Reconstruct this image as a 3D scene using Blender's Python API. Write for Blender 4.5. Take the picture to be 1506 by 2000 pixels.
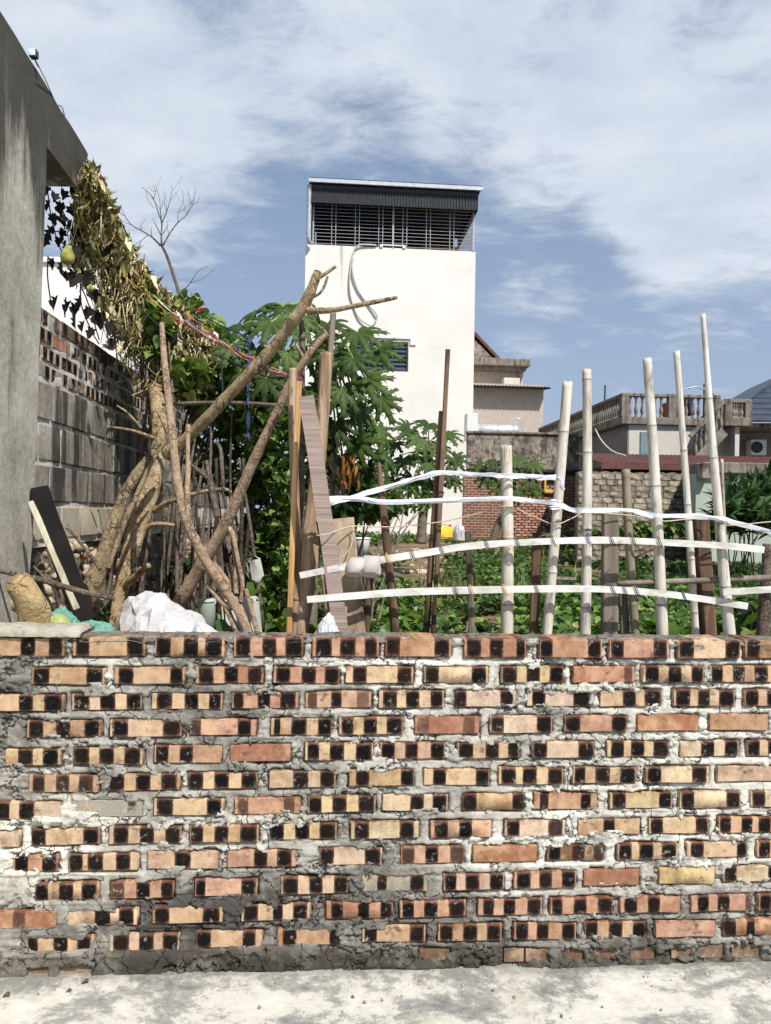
import bpy, math, random
import numpy as np
from mathutils import Vector, Matrix
for _o in list(bpy.data.objects): bpy.data.objects.remove(_o)
SC = bpy.context.scene
COL = SC.collection
R = math.radians
rnd = random.Random(7)
nrs = np.random.default_rng(11)

# ------------------------------------------------------------------ camera
F_PX, CX, CY, CAMH, ROLL = 1444.0, 753.0, 1000.0, 1.444, 0.016
cam_d = bpy.data.cameras.new("camera")
cam = bpy.data.objects.new("camera", cam_d); COL.objects.link(cam)
cam_d.sensor_fit = 'HORIZONTAL'; cam_d.sensor_width = 36.0
cam_d.lens = 36.0 * F_PX / 1506.0
cam_d.clip_start = 0.05; cam_d.clip_end = 2000.0
cam.matrix_world = Matrix.Translation((0, 0, CAMH)) @ Matrix.Rotation(R(90), 4, 'X') @ Matrix.Rotation(ROLL, 4, 'Z')
SC.camera = cam

# ------------------------------------------------------------------ sky, sun, exposure
SUN_AZ, SUN_EL = 146.0, 52.0          # clockwise from +Y (view direction), degrees
world = bpy.data.worlds.new("World"); SC.world = world; world.use_nodes = True
SC.view_settings.view_transform = 'Standard'; SC.view_settings.look = 'None'
SC.view_settings.gamma = 1.0; SC.view_settings.use_curve_mapping = False
SC.view_settings.exposure = 0.32
SKY_STRENGTH = 0.085
sun_d = bpy.data.lights.new("sun", 'SUN'); sun_d.energy = 4.6; sun_d.angle = R(0.55); sun_d.color = (1.0, 0.965, 0.915)
sun = bpy.data.objects.new("sun", sun_d); COL.objects.link(sun)
_sd = Vector((math.sin(R(SUN_AZ)) * math.cos(R(SUN_EL)), math.cos(R(SUN_AZ)) * math.cos(R(SUN_EL)), math.sin(R(SUN_EL))))
sun.rotation_euler = _sd.to_track_quat('Z', 'Y').to_euler()
sun.location = (6, -8, 14)

def srgb(r, g, b):
    f = lambda v: (v/255/12.92) if v/255 <= 0.04045 else ((v/255+0.055)/1.055)**2.4
    return (f(r), f(g), f(b), 1.0)

# ---- node helpers
class NT:
    def __init__(s, tree): s.t = tree; s.n = tree.nodes; s.l = tree.links; 
    def add(s, typ, **kw):
        n = s.n.new(typ)
        for k, v in kw.items(): setattr(n, k, v)
        return n
    def put(s, sock, v):
        if hasattr(v, 'is_output') or isinstance(v, bpy.types.NodeSocket): s.l.new(v, sock)
        elif v is not None: sock.default_value = v
    def m(s, op, a, b=None, c=None, clamp=False):
        n = s.add('ShaderNodeMath', operation=op); n.use_clamp = clamp
        s.put(n.inputs[0], a)
        if b is not None: s.put(n.inputs[1], b)
        if c is not None: s.put(n.inputs[2], c)
        return n.outputs[0]
    def vm(s, op, a, b=None):
        n = s.add('ShaderNodeVectorMath', operation=op); s.put(n.inputs[0], a)
        if b is not None: s.put(n.inputs[1], b)
        return n.outputs[1] if op in ('DOT_PRODUCT', 'LENGTH', 'DISTANCE') else n.outputs[0]
    def mapr(s, v, a, b, c=0.0, d=1.0, smooth=True):
        n = s.add('ShaderNodeMapRange'); n.interpolation_type = 'SMOOTHSTEP' if smooth else 'LINEAR'; n.clamp = True
        s.put(n.inputs[0], v)
        for i, q in enumerate((a, b, c, d)): s.put(n.inputs[1+i], q)
        return n.outputs[0]
    def noise(s, vec, scale, detail=5, rough=0.55, dist=0.0):
        n = s.add('ShaderNodeTexNoise'); s.put(n.inputs['Vector'], vec)
        n.inputs['Scale'].default_value = scale; n.inputs['Detail'].default_value = detail
        n.inputs['Roughness'].default_value = rough; n.inputs['Distortion'].default_value = dist
        return n.outputs['Fac']
    def ramp(s, f, stops, interp='LINEAR'):
        n = s.add('ShaderNodeValToRGB'); n.color_ramp.interpolation = interp
        e = n.color_ramp.elements
        while len(e) < len(stops): e.new(0.5)
        for i, (p, c) in enumerate(stops): e[i].position = p; e[i].color = c
        s.put(n.inputs[0], f); return n.outputs[0]
    def mix(s, f, a, b, mode='MIX'):
        n = s.add('ShaderNodeMix', data_type='RGBA', blend_type=mode)
        s.put(n.inputs[0], f); s.put(n.inputs[6], a); s.put(n.inputs[7], b)
        return n.outputs[2]
    def mapping(s, vec, scale=(1, 1, 1), rot=(0, 0, 0), loc=(0, 0, 0)):
        n = s.add('ShaderNodeMapping'); s.put(n.inputs[0], vec)
        n.inputs[1].default_value = loc; n.inputs[2].default_value = rot; n.inputs[3].default_value = scale
        return n.outputs[0]
    def attr(s, name, typ='GEOMETRY'):
        n = s.add('ShaderNodeAttribute', attribute_type=typ, attribute_name=name); return n.outputs['Fac']
    def bump(s, h, strength=0.4, dist=0.01):
        n = s.add('ShaderNodeBump'); n.inputs['Strength'].default_value = strength; n.inputs['Distance'].default_value = dist
        s.put(n.inputs['Height'], h); return n.outputs[0]

# ---- world: Nishita sky with a layer of broken cloud
def build_world():
    w = NT(world.node_tree); w.n.clear()
    out = w.add('ShaderNodeOutputWorld'); bg = w.add('ShaderNodeBackground')
    sky = w.add('ShaderNodeTexSky', sky_type='NISHITA'); sky.sun_disc = False
    sky.sun_elevation = R(SUN_EL); sky.sun_rotation = R(SUN_AZ)
    sky.air_density = 1.0; sky.dust_density = 1.2; sky.ozone_density = 1.5
    tc = w.add('ShaderNodeTexCoord'); d = tc.outputs['Generated']
    sep = w.add('ShaderNodeSeparateXYZ'); w.put(sep.inputs[0], d)
    z = w.m('MAXIMUM', sep.outputs[2], 0.0)
    zz = w.m('ADD', z, 0.16)
    comb = w.add('ShaderNodeCombineXYZ')
    w.put(comb.inputs[0], w.m('DIVIDE', sep.outputs[0], zz)); w.put(comb.inputs[1], w.m('DIVIDE', sep.outputs[1], zz))
    p = comb.outputs[0]
    big = w.noise(w.mapping(p, (1.0, 1.0, 1), loc=(3.1, 1.7, 0)), 0.9, 3, 0.5, 0.3)
    wisp = w.noise(w.mapping(p, (1.0, 1.35, 1), rot=(0, 0, 0.25), loc=(1.3, 5.2, 0)), 2.4, 10, 0.66, 0.35)
    fine = w.noise(w.mapping(p, (0.9, 1.45, 1), rot=(0, 0, 0.22)), 6.5, 8, 0.66, 0.6)
    cover = w.m('ADD', w.m('MULTIPLY', big, 0.22), w.m('MULTIPLY', wisp, 1.15))
    cover = w.m('ADD', cover, w.m('MULTIPLY', w.m('SUBTRACT', fine, 0.5), 0.75))
    # the cloud banks seen that day: directions of their middles, angular size, how thick
    for (px, py, sz, am) in CLOUD_BANKS:
        u, v = px-CX, CY-py
        a = u*math.cos(ROLL)-v*math.sin(ROLL); b = u*math.sin(ROLL)+v*math.cos(ROLL)
        c = Vector((a, F_PX, b)).normalized()
        dot = w.vm('DOT_PRODUCT', d, tuple(c))
        cover = w.m('ADD', cover, w.mapr(dot, math.cos(sz), 1.0, 0.0, am))
    hor = w.mapr(sep.outputs[2], 0.05, 0.60, -0.14, 0.06, smooth=False)
    cover = w.m('ADD', cover, hor)
    mask = w.mapr(cover, 0.68, 1.24, 0.0, 0.97)
    shade = w.mix(w.noise(w.mapping(p, (1, 1.3, 1), loc=(7, 2, 0)), 3.2, 6, 0.6), srgb(166, 184, 208), srgb(240, 244, 249))
    skyc = w.mix(1.0, sky.outputs[0], (SKY_STRENGTH,)*3+(1,), 'MULTIPLY')
    # high thin haze whitening the blue
    skyc = w.mix(0.55, skyc, SKY_VEIL)
    low = w.mapr(sep.outputs[2], 0.0, 0.52, 0.80, 0.0, smooth=False)
    skyc = w.mix(low, skyc, srgb(177, 192, 216))
    col = w.mix(mask, skyc, shade)
    w.put(bg.inputs[0], col); bg.inputs[1].default_value = 1.0*WORLD_GAIN
    w.l.new(bg.outputs[0], out.inputs[0])
CLOUD_BANKS = [(300, 130, 0.30, 0.34), (130, 260, 0.22, 0.30), (480, 230, 0.14, 0.14), (760, 130, 0.24, 0.24), (1060, 70, 0.28, 0.22),
               (1400, 110, 0.24, 0.22), (1150, 270, 0.14, 0.24), (1440, 380, 0.20, 0.44), (1300, 460, 0.08, 0.30), (1040, 610, 0.09, 0.20), (880, 170, 0.1, 0.1),
               (640, 300, 0.13, -0.20), (880, 300, 0.10, -0.14), (1360, 210, 0.11, -0.16), (480, 30, 0.09, -0.1), (60, 30, 0.1, -0.12)]
SKY_VEIL = srgb(138, 164, 199)
WORLD_GAIN = 0.86
build_world()

# ------------------------------------------------------------------ geometry of the place
def ab(x, y):
    u, v = x-CX, CY-y
    return u*math.cos(ROLL)-v*math.sin(ROLL), u*math.sin(ROLL)+v*math.cos(ROLL)
def W(x, y, Y):
    a, b = ab(x, y)
    return Vector((a*Y/F_PX, Y, CAMH+b*Y/F_PX))
def smooth(a, b, x):
    t = np.clip((np.asarray(x, float)-a)/(b-a), 0, 1); return t*t*(3-2*t)
def gz(X, Y):
    """height of the soil behind the brick wall"""
    X = np.asarray(X, float); Y = np.asarray(Y, float)
    z = 0.30+0.20*smooth(8, 28, Y)
    bank = smooth(0.1, -0.7, X)*smooth(6.2, 3.6, Y)
    return z+0.52*bank+0.10*smooth(-1.2, -3, X)*smooth(6, 9, Y)

# ---- value noise
def _h(ix, iy, iz, seed):
    n = (ix.astype(np.int64)*374761393 + iy.astype(np.int64)*668265263 + iz.astype(np.int64)*2147483647 + seed*1274126177) & 0xffffffff
    n = ((n ^ (n >> 13))*1274126177) & 0xffffffff
    n = n ^ (n >> 16)
    return (n & 0xffff)/65535.0
def vn(x, y, z=0.0, seed=0):
    x, y, z = np.broadcast_arrays(np.asarray(x, float), np.asarray(y, float), np.asarray(z, float))
    ix, iy, iz = np.floor(x), np.floor(y), np.floor(z)
    fx, fy, fz = x-ix, y-iy, z-iz
    fx, fy, fz = [t*t*(3-2*t) for t in (fx, fy, fz)]
    r = 0
    for dx in (0, 1):
        for dy in (0, 1):
            for dz in (0, 1):
                r = r + _h(ix+dx, iy+dy, iz+dz, seed)*(fx if dx else 1-fx)*(fy if dy else 1-fy)*(fz if dz else 1-fz)
    return r
def fbm(x, y, z=0.0, seed=0, o=4, g=0.5):
    r, a, t = 0, 1.0, 0
    x, y, z = np.asarray(x, float), np.asarray(y, float), np.asarray(z, float)
    for i in range(o):
        r = r + a*vn(x*2**i, y*2**i, z*2**i, seed+i*17); t += a; a *= g
    return r/t

# ------------------------------------------------------------------ object helpers
WL = {}
def tag(o, label=None, cat=None, group=None, kind=None):
    if label: o['label'] = label
    if cat: o['category'] = cat
    if group: o['group'] = group
    if kind: o['kind'] = kind
    return o
def thing(name, label, cat, loc=(0, 0, 0), group=None):
    o = bpy.data.objects.new(name, None); COL.objects.link(o); o.location = loc
    o.empty_display_size = 0.1
    WL[o.name] = Vector(loc); return tag(o, label, cat, group)
class MB:
    """collects shapes in world space for one mesh"""
    def __init__(s): s.v = []; s.f = []; s.n = 0; s.attrs = {}; s.sm = True
    def add(s, v, f, **attrs):
        v = np.asarray(v, float).reshape(-1, 3)
        s.v.append(v); s.f.extend([tuple(int(i)+s.n for i in q) for q in f]); 
        for k, val in attrs.items(): s.attrs.setdefault(k, []).append((s.n, len(v), val))
        s.n += len(v); return s
    def mesh(s, name, off=Vector((0, 0, 0)), smooth_=True):
        me = bpy.data.meshes.new(name)
        v = np.concatenate(s.v) - np.array(off)
        me.from_pydata(v.tolist(), [], s.f)
        for k, lst in s.attrs.items():
            arr = np.zeros(s.n, np.float32)
            for (st, ln, val) in lst: arr[st:st+ln] = val
            me.attributes.new(k, 'FLOAT', 'POINT').data.foreach_set('value', arr)
        if smooth_: me.polygons.foreach_set('use_smooth', [True]*len(me.polygons))
        me.update(); return me
def put(name, me, mats, parent=None, loc=(0, 0, 0), rot=None, label=None, cat=None, group=None, kind=None, scale=None):
    o = bpy.data.objects.new(name, me); COL.objects.link(o)
    if mats is not None and not len(me.materials):
        for m_ in (mats if isinstance(mats, (list, tuple)) else [mats]): me.materials.append(m_)
    o.location = loc
    if rot is not None: o.rotation_euler = rot
    if scale is not None: o.scale = scale
    if parent is not None: o.parent = parent
    WL[o.name] = Vector(loc)+(WL[parent.name] if parent is not None else Vector((0, 0, 0)))
    return tag(o, label, cat, group, kind)
def obj(name, mb, mat_, parent=None, label=None, cat=None, group=None, kind=None, sm=True, loc=None, autosmooth=None):
    """mesh given in world coordinates; a top-level one gets its origin at its base"""
    if parent is not None: off, l = WL[parent.name], (0, 0, 0)
    else:
        v = np.concatenate(mb.v)
        off = Vector(loc) if loc is not None else Vector((float(v[:, 0].mean()), float(v[:, 1].mean()), float(v[:, 2].min())))
        l = off
    me = mb.mesh(name, off, sm)
    if autosmooth: me.set_sharp_from_angle(angle=R(autosmooth))
    return put(name, me, mat_, parent, l, None, label, cat, group, kind)
def big_mesh(name, v, f, mat_, attrs=None, sm=True):
    """v Nx3, f MxK arrays (uniform face size)"""
    me = bpy.data.meshes.new(name); v = np.ascontiguousarray(v, np.float32); f = np.ascontiguousarray(f, np.int32)
    k = f.shape[1]
    me.vertices.add(len(v)); me.vertices.foreach_set('co', v.ravel())
    me.loops.add(f.size); me.loops.foreach_set('vertex_index', f.ravel())
    me.polygons.add(len(f)); me.polygons.foreach_set('loop_start', np.arange(0, f.size, k, dtype=np.int32))
    me.polygons.foreach_set('use_smooth', np.full(len(f), sm))
    for kx, a in (attrs or {}).items():
        me.attributes.new(kx, 'FLOAT', 'POINT').data.foreach_set('value', np.ascontiguousarray(a, np.float32))
    me.update(calc_edges=True); me.materials.append(mat_); return me

# ---- shapes
def frame_of(d):
    d = Vector(d).normalized(); up = Vector((0, 0, 1)) if abs(d.z) < 0.9 else Vector((0, 1, 0))
    x = d.cross(up).normalized(); y = d.cross(x).normalized(); return x, y, d
def box(mb, c, size, ax=None, ch=0.0, jit=0.0):
    """chamfered box; ax = three axis vectors"""
    ax = ax or (Vector((1, 0, 0)), Vector((0, 1, 0)), Vector((0, 0, 1)))
    c = Vector(c); h = [s_/2 for s_ in size]; V = []; Fq = []
    if ch <= 0:
        for i in (-1, 1):
            for j in (-1, 1):
                for k in (-1, 1):
                    V.append(c+ax[0]*(i*h[0]+rnd.uniform(-jit, jit))+ax[1]*(j*h[1]+rnd.uniform(-jit, jit))+ax[2]*(k*h[2]+rnd.uniform(-jit, jit)))
        Fq = [(0, 1, 3, 2), (4, 6, 7, 5), (0, 4, 5, 1), (2, 3, 7, 6), (0, 2, 6, 4), (1, 5, 7, 3)]
    else:
        idx = {}
        for i in (-1, 1):
            for j in (-1, 1):
                for k in (-1, 1):
                    for q in range(3):
                        l = [i*(h[0]-ch), j*(h[1]-ch), k*(h[2]-ch)]; l[q] = (i, j, k)[q]*h[q]
                        idx[(i, j, k, q)] = len(V)
                        V.append(c+sum((ax[w_]*(l[w_]+rnd.uniform(-jit, jit)) for w_ in range(3)), Vector((0, 0, 0))))
        for q in range(3):
            a, b = [w_ for w_ in range(3) if w_ != q]
            for sgn in (-1, 1):
                quad = []
                for (sa, sb) in ((-1, -1), (1, -1), (1, 1), (-1, 1)):
                    key = [0, 0, 0]; key[q] = sgn; key[a] = sa; key[b] = sb; quad.append(idx[tuple(key)+(q,)])
                if (sgn > 0) == (q == 1): quad.reverse()
                Fq.append(tuple(quad))
        for q in range(3):      # edges along q
            a, b = [w_ for w_ in range(3) if w_ != q]
            for sa in (-1, 1):
                for sb in (-1, 1):
                    k0 = [0, 0, 0]; k0[a] = sa; k0[b] = sb; k1 = list(k0); k0[q] = -1; k1[q] = 1
                    Fq.append((idx[tuple(k0)+(a,)], idx[tuple(k1)+(a,)], idx[tuple(k1)+(b,)], idx[tuple(k0)+(b,)]))
        for i in (-1, 1):
            for j in (-1, 1):
                for k in (-1, 1): Fq.append(tuple(idx[(i, j, k, q)] for q in range(3)))
    return mb.add([tuple(v) for v in V], Fq)
def catmull(P, n):
    P = np.asarray(P, float)
    if len(P) < 3:
        t = np.linspace(0, 1, n)[:, None]; return P[0]*(1-t)+P[-1]*t
    Q = np.vstack([2*P[0]-P[1], P, 2*P[-1]-P[-2]])
    tt = np.linspace(0, len(P)-1-1e-9, n); i = tt.astype(int); u = (tt-i)[:, None]
    a, b, c, d = Q[i], Q[i+1], Q[i+2], Q[i+3]
    return 0.5*((2*b)+(-a+c)*u+(2*a-5*b+4*c-d)*u**2+(-a+3*b-3*c+d)*u**3)
def tube(mb, P, rad, sides=10, seg=None, rough=0.0, rfreq=9.0, seed=0, caps=True, curve=True, knots=0, **attrs):
    """P points with radii, swept; rough = relative lumps"""
    P = np.asarray([tuple(p) for p in P], float); rad = np.asarray(rad, float)*np.ones(len(P))
    if seg is None: seg = max(len(P), 2)
    if curve:
        C = catmull(np.hstack([P, rad[:, None]]), seg); P, rad = C[:, :3], np.maximum(C[:, 3], 1e-4)
    n = len(P); V = []; prev = None
    T = np.gradient(P, axis=0)
    x, y, _ = frame_of(T[0])
    for i in range(n):
        d = Vector(T[i]).normalized()
        x = (x-d*x.dot(d)).normalized(); y = d.cross(x)
        for k in range(sides):
            an = 2*math.pi*k/sides; V.append(np.array(P[i])+rad[i]*(math.cos(an)*np.array(x)+math.sin(an)*np.array(y)))
    V = np.array(V)
    if knots:
        kr = random.Random(seed+5); ang = np.tile(np.arange(sides)*2*math.pi/sides, n); ii = np.repeat(np.arange(n), sides); rr_ = np.repeat(rad, sides); L_ = np.concatenate([[0], np.cumsum(np.linalg.norm(np.diff(P, axis=0), axis=1))])[ii]; ctr = np.repeat(P, sides, axis=0); ks = np.ones(len(V))
        for q in range(knots):
            l0, a0, w0 = kr.uniform(.05, .95)*L_.max(), kr.uniform(0, 6.28), kr.uniform(.35, .8); da = np.abs((ang-a0+math.pi) % (2*math.pi)-math.pi); ks += kr.uniform(.18, .5)*np.exp(-((L_-l0)/(rr_*w0))**2-(da/.55)**2)
        V = ctr+(V-ctr)*ks[:, None]
    if rough:
        nz = fbm(V[:, 0]*rfreq, V[:, 1]*rfreq, V[:, 2]*rfreq*.7, seed, 5, .62)-0.5
        ctr = np.repeat(P, sides, axis=0); V = ctr+(V-ctr)*(1+2*rough*nz)[:, None]
    Fq = [(i*sides+k, i*sides+(k+1) % sides, (i+1)*sides+(k+1) % sides, (i+1)*sides+k) for i in range(n-1) for k in range(sides)]
    if caps: Fq += [tuple(range(sides))[::-1], tuple(range((n-1)*sides, n*sides))]
    return mb.add(V, Fq, **attrs)
def ptube(mb, pts, sides=10, seg=None, **kw):
    """pts: (x, y, Y, width in photo pixels)"""
    P = [W(p[0], p[1], p[2]) for p in pts]; rad = [p[3]/2*p[2]/F_PX for p in pts]
    if seg is None:
        L = sum((P[i+1]-P[i]).length for i in range(len(P)-1)); seg = max(len(P), int(L/max(0.45*max(rad), 0.004)))
        seg = min(seg, 110)
    return tube(mb, P, rad, sides, seg, **kw)
def ribbon(mb, P, width, thick, seg=40, up=Vector((0, 0, 1)), twist=None, wob=0.0, seed=0):
    C = catmull([tuple(p) for p in P], seg); T = np.gradient(C, axis=0); V = []
    for i in range(seg):
        d = Vector(T[i]).normalized(); w_ = (up-d*up.dot(d)).normalized(); n_ = d.cross(w_)
        if twist is not None:
            a = twist(i/(seg-1)); w_, n_ = w_*math.cos(a)+n_*math.sin(a), n_*math.cos(a)-w_*math.sin(a)
        ww = width*(1+wob*(float(vn(i*0.37, seed*3.1))-0.5)*2); c = Vector(C[i])
        for (p, q) in ((-1, -1), (1, -1), (1, 1), (-1, 1)): V.append(tuple(c+w_*(p*ww/2)+n_*(q*thick/2)))
    Fq = [(i*4+k, i*4+(k+1) % 4, i*4+4+(k+1) % 4, i*4+4+k) for i in range(seg-1) for k in range(4)]
    Fq += [(3, 2, 1, 0), tuple(range((seg-1)*4, seg*4))]
    return mb.add(V, Fq)
def plank(mb, p0, p1, width, thick, ns=8, jit=0.002, face=Vector((0, -1, 0)), seed=0, taper=1.0):
    """board from p0 to p1, its broad side towards `face`"""
    p0, p1 = Vector(p0), Vector(p1); d = (p1-p0).normalized(); side = d.cross(face).normalized(); nn = side.cross(d).normalized()
    V = []; rr = random.Random(seed)
    for i in range(ns+1):
        t = i/ns; c = p0.lerp(p1, t); w2 = width/2*(1+(taper-1)*t); th = thick/2; c2 = min(w2, th)*0.35
        j = [rr.uniform(-jit, jit) for _ in range(4)]
        for (a, b) in ((-w2+j[0], -th+c2), (-w2+j[0]+c2, -th), (w2+j[1]-c2, -th), (w2+j[1], -th+c2), (w2+j[1], th-c2), (w2+j[1]-c2, th), (-w2+j[0]+c2, th), (-w2+j[0], th-c2)):
            V.append(tuple(c+side*a+nn*b))
    Fq = [(i*8+k, i*8+(k+1) % 8, i*8+8+(k+1) % 8, i*8+8+k) for i in range(ns) for k in range(8)]
    Fq += [tuple(range(8))[::-1], tuple(range(ns*8, ns*8+8))]
    return mb.add(V, Fq)

# ------------------------------------------------------------------ materials
def newmat(name):
    m_ = bpy.data.materials.new(name); m_.use_nodes = True; t = NT(m_.node_tree); t.n.clear()
    o = t.add('ShaderNodeOutputMaterial'); b = t.add('ShaderNodeBsdfPrincipled'); t.l.new(b.outputs[0], o.inputs[0])
    b.inputs['Specular IOR Level'].default_value = 0.3
    return m_, t, b, o
def stuffmat(name, stops, scale=6.0, stretch=(1, 1, 1), rough=0.85, bump=0.5, bdist=0.006, bscale=None, detail=8, stain=None, stain_scale=1.5, stain_r=(0.5, 0.65), spec=0.3, metal=0.0, dist=0.0, coords='pos'):
    m_, t, b, o = newmat(name)
    if coords == 'pos': pos = t.add('ShaderNodeNewGeometry').outputs['Position']
    else: pos = t.add('ShaderNodeTexCoord').outputs['Object']
    v = t.mapping(pos, stretch)
    n1 = t.noise(v, scale, detail, 0.62, dist)
    col = t.ramp(n1, stops)
    if stain:
        st = t.noise(t.mapping(pos, (1, 1, 1) if stretch[2] >= 0.9 else (1, 1, 0.35), loc=(5, 3, 1)), stain_scale, 7, 0.65)
        col = t.mix(t.mapr(st, stain_r[0], stain_r[1]), col, stain)
    t.put(b.inputs['Base Color'], col); b.inputs['Roughness'].default_value = rough
    b.inputs['Specular IOR Level'].default_value = spec; b.inputs['Metallic'].default_value = metal
    if bump:
        n2 = t.noise(v, bscale or scale*3, 8, 0.65)
        h = t.m('ADD', n2, t.m('MULTIPLY', n1, 0.6)); t.put(b.inputs['Normal'], t.bump(h, bump, bdist))
    return m_
def leafmat(name, stops, trans=0.3, rough=0.5, attr='tone', spec=.35):
    m_, t, b, o = newmat(name)
    a = t.attr(attr); pos = t.add('ShaderNodeNewGeometry').outputs['Position']
    f = t.m('ADD', a, t.m('MULTIPLY', t.m('SUBTRACT', t.noise(pos, 30, 3), 0.5), 0.3))
    col = t.ramp(f, stops); t.put(b.inputs['Base Color'], col); b.inputs['Roughness'].default_value = rough
    b.inputs['Specular IOR Level'].default_value = spec
    tr = t.add('ShaderNodeBsdfTranslucent'); t.put(tr.inputs[0], t.mix(1.0, col, (1.0, 1.25, 0.6, 1), 'MULTIPLY'))
    mx = t.add('ShaderNodeMixShader'); mx.inputs[0].default_value = trans
    t.l.new(b.outputs[0], mx.inputs[1]); t.l.new(tr.outputs[0], mx.inputs[2]); t.l.new(mx.outputs[0], o.inputs[0])
    return m_
g = lambda v, w=1.0: (v*w, v, v*0.96, 1)
M = {}
def barkmat(name, c0, c1, c2, scale=16, crack=34, cd=0.8, moss=None):
    m_, t, b, o = newmat(name)
    pos = t.add('ShaderNodeNewGeometry').outputs['Position']
    n1 = t.noise(pos, scale*.6, 6, 0.65); n2 = t.noise(pos, scale*4.5, 8, 0.72); n3 = t.noise(pos, scale*1.7, 6, .7)
    f = t.m('ADD', t.m('MULTIPLY', n1, .35), t.m('ADD', t.m('MULTIPLY', n2, .40), t.m('MULTIPLY', n3, .28)))
    col = t.ramp(f, [(0.36, srgb(*c0)), (0.50, srgb(*c1)), (0.64, srgb(*c2))])
    ns = t.add('ShaderNodeTexNoise'); ns.inputs['Scale'].default_value = 30; ns.inputs['Detail'].default_value = 5; t.put(ns.inputs['Vector'], pos)
    sc_ = t.add('ShaderNodeVectorMath', operation='SCALE'); t.put(sc_.inputs[0], ns.outputs['Color']); sc_.inputs[3].default_value = .05
    vo = t.add('ShaderNodeTexVoronoi', feature='DISTANCE_TO_EDGE'); vo.inputs['Scale'].default_value = crack; t.put(vo.inputs['Vector'], t.vm('ADD', t.mapping(pos, (1, 1, .7)), sc_.outputs[0]))
    ck = t.mapr(vo.outputs['Distance'], .01, .09, 1, 0); gate = t.mapr(t.noise(pos, 9, 4), .42, .60); ck = t.m('MULTIPLY', ck, gate)
    col = t.mix(t.m('MULTIPLY', ck, cd), col, srgb(c0[0]*.45, c0[1]*.42, c0[2]*.40))
    lich = t.noise(t.mapping(pos, loc=(3, 8, 2)), scale*.9, 6, .7)
    col = t.mix(t.mapr(lich, .58, .68, 0, .7), col, srgb(*(moss or (c2[0]+14, c2[1]+14, c2[2]+14))))
    t.put(b.inputs['Base Color'], col); b.inputs['Roughness'].default_value = .92; b.inputs['Specular IOR Level'].default_value = .2
    h = t.m('SUBTRACT', t.m('ADD', n2, t.m('MULTIPLY', n3, 1.2)), t.m('MULTIPLY', ck, .9)); t.put(b.inputs['Normal'], t.bump(h, 1.0, .012)); return m_
M['bark'] = barkmat('bark', (98, 80, 60), (172, 148, 114), (210, 190, 156))
M['bark_rough'] = barkmat('bark_rough', (76, 64, 50), (142, 124, 96), (182, 164, 132), 16, 34, .8, (146, 140, 102))
M['bark_smooth'] = barkmat('bark_smooth', (116, 94, 76), (170, 145, 120), (200, 176, 150), 14, 40, .35)
M['twig'] = barkmat('twig', (72, 62, 54), (118, 104, 92), (152, 138, 124), 22, 50, .5)
M['log'] = barkmat('log', (122, 98, 66), (176, 150, 108), (202, 180, 140), 9, 13, .12)
M['split_wood'] = stuffmat('split_wood', [(0.36, srgb(160, 116, 70)), (0.5, srgb(200, 158, 104)), (0.64, srgb(216, 184, 136))], 30, (1, 1, 0.05), 0.8, 0.6, 0.004, 60)
M['post_wood'] = stuffmat('post_wood', [(0.34, srgb(112, 90, 70)), (0.5, srgb(160, 134, 108)), (0.66, srgb(188, 164, 138))], 30, (1, 1, 0.10), 0.9, 1.0, 0.006, 60, stain=srgb(82, 62, 48), stain_scale=11, stain_r=(.56, .68))
M['grey_wood'] = stuffmat('grey_wood', [(0.25, srgb(74, 66, 58)), (0.5, srgb(122, 111, 98)), (0.75, srgb(160, 148, 134))], 26, (1, 1, 0.07), 0.9, 0.8, 0.004, 60, stain=srgb(66, 56, 46), stain_scale=6)
M['brown_wood'] = stuffmat('brown_wood', [(0.25, srgb(58, 44, 34)), (0.5, srgb(110, 86, 68)), (0.75, srgb(146, 118, 96))], 26, (1, 1, 0.08), 0.9, 0.8, 0.004, 60, stain=srgb(44, 34, 28), stain_scale=5)
M['sawn_plank'] = stuffmat('sawn_plank', [(0.3, srgb(132, 116, 108)), (0.5, srgb(158, 140, 130)), (0.72, srgb(180, 162, 150))], 2.2, (1, 1, 40), 0.85, 0.9, 0.003, 4.5, stain=srgb(96, 80, 70), stain_scale=3, stain_r=(0.6, 0.75))
M['pale_board'] = stuffmat('pale_board', [(0.3, srgb(150, 128, 102)), (0.5, srgb(186, 164, 138)), (0.72, srgb(204, 186, 164))], 22, (1, 1, 0.08), 0.85, 0.5, 0.003, 50, stain=srgb(110, 96, 80), stain_scale=4)
M['pale_lath'] = stuffmat('pale_lath', [(0.36, srgb(138, 130, 106)), (0.5, srgb(176, 168, 142)), (0.64, srgb(198, 192, 168))], 24, (1, 1, .1), .85, .5, .003, 60)
M['white_paint'] = stuffmat('white_paint', [(0.36, srgb(186, 181, 170)), (0.5, srgb(216, 213, 205)), (0.64, srgb(232, 230, 224))], 26, (.35, 1, 1), 0.65, 0.5, 0.003, 70, stain=srgb(168, 156, 136), stain_scale=9, stain_r=(0.57, 0.72))
M['tape'] = stuffmat('tape', [(0.3, srgb(214, 214, 222)), (0.7, srgb(240, 240, 244))], 40, rough=0.45, bump=0.4, bdist=0.002)
M['string'] = stuffmat('string', [(0.3, srgb(176, 160, 136)), (0.7, srgb(206, 192, 168))], 60, rough=0.9, bump=0)
M['wire'] = stuffmat('wire', [(0.3, srgb(52, 46, 42)), (0.7, srgb(86, 76, 68))], 30, rough=0.6, bump=0)
M['ochre_tie'] = stuffmat('ochre_tie', [(0.3, srgb(186, 140, 70)), (0.7, srgb(214, 176, 104))], 30, rough=0.6, bump=0)
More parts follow.
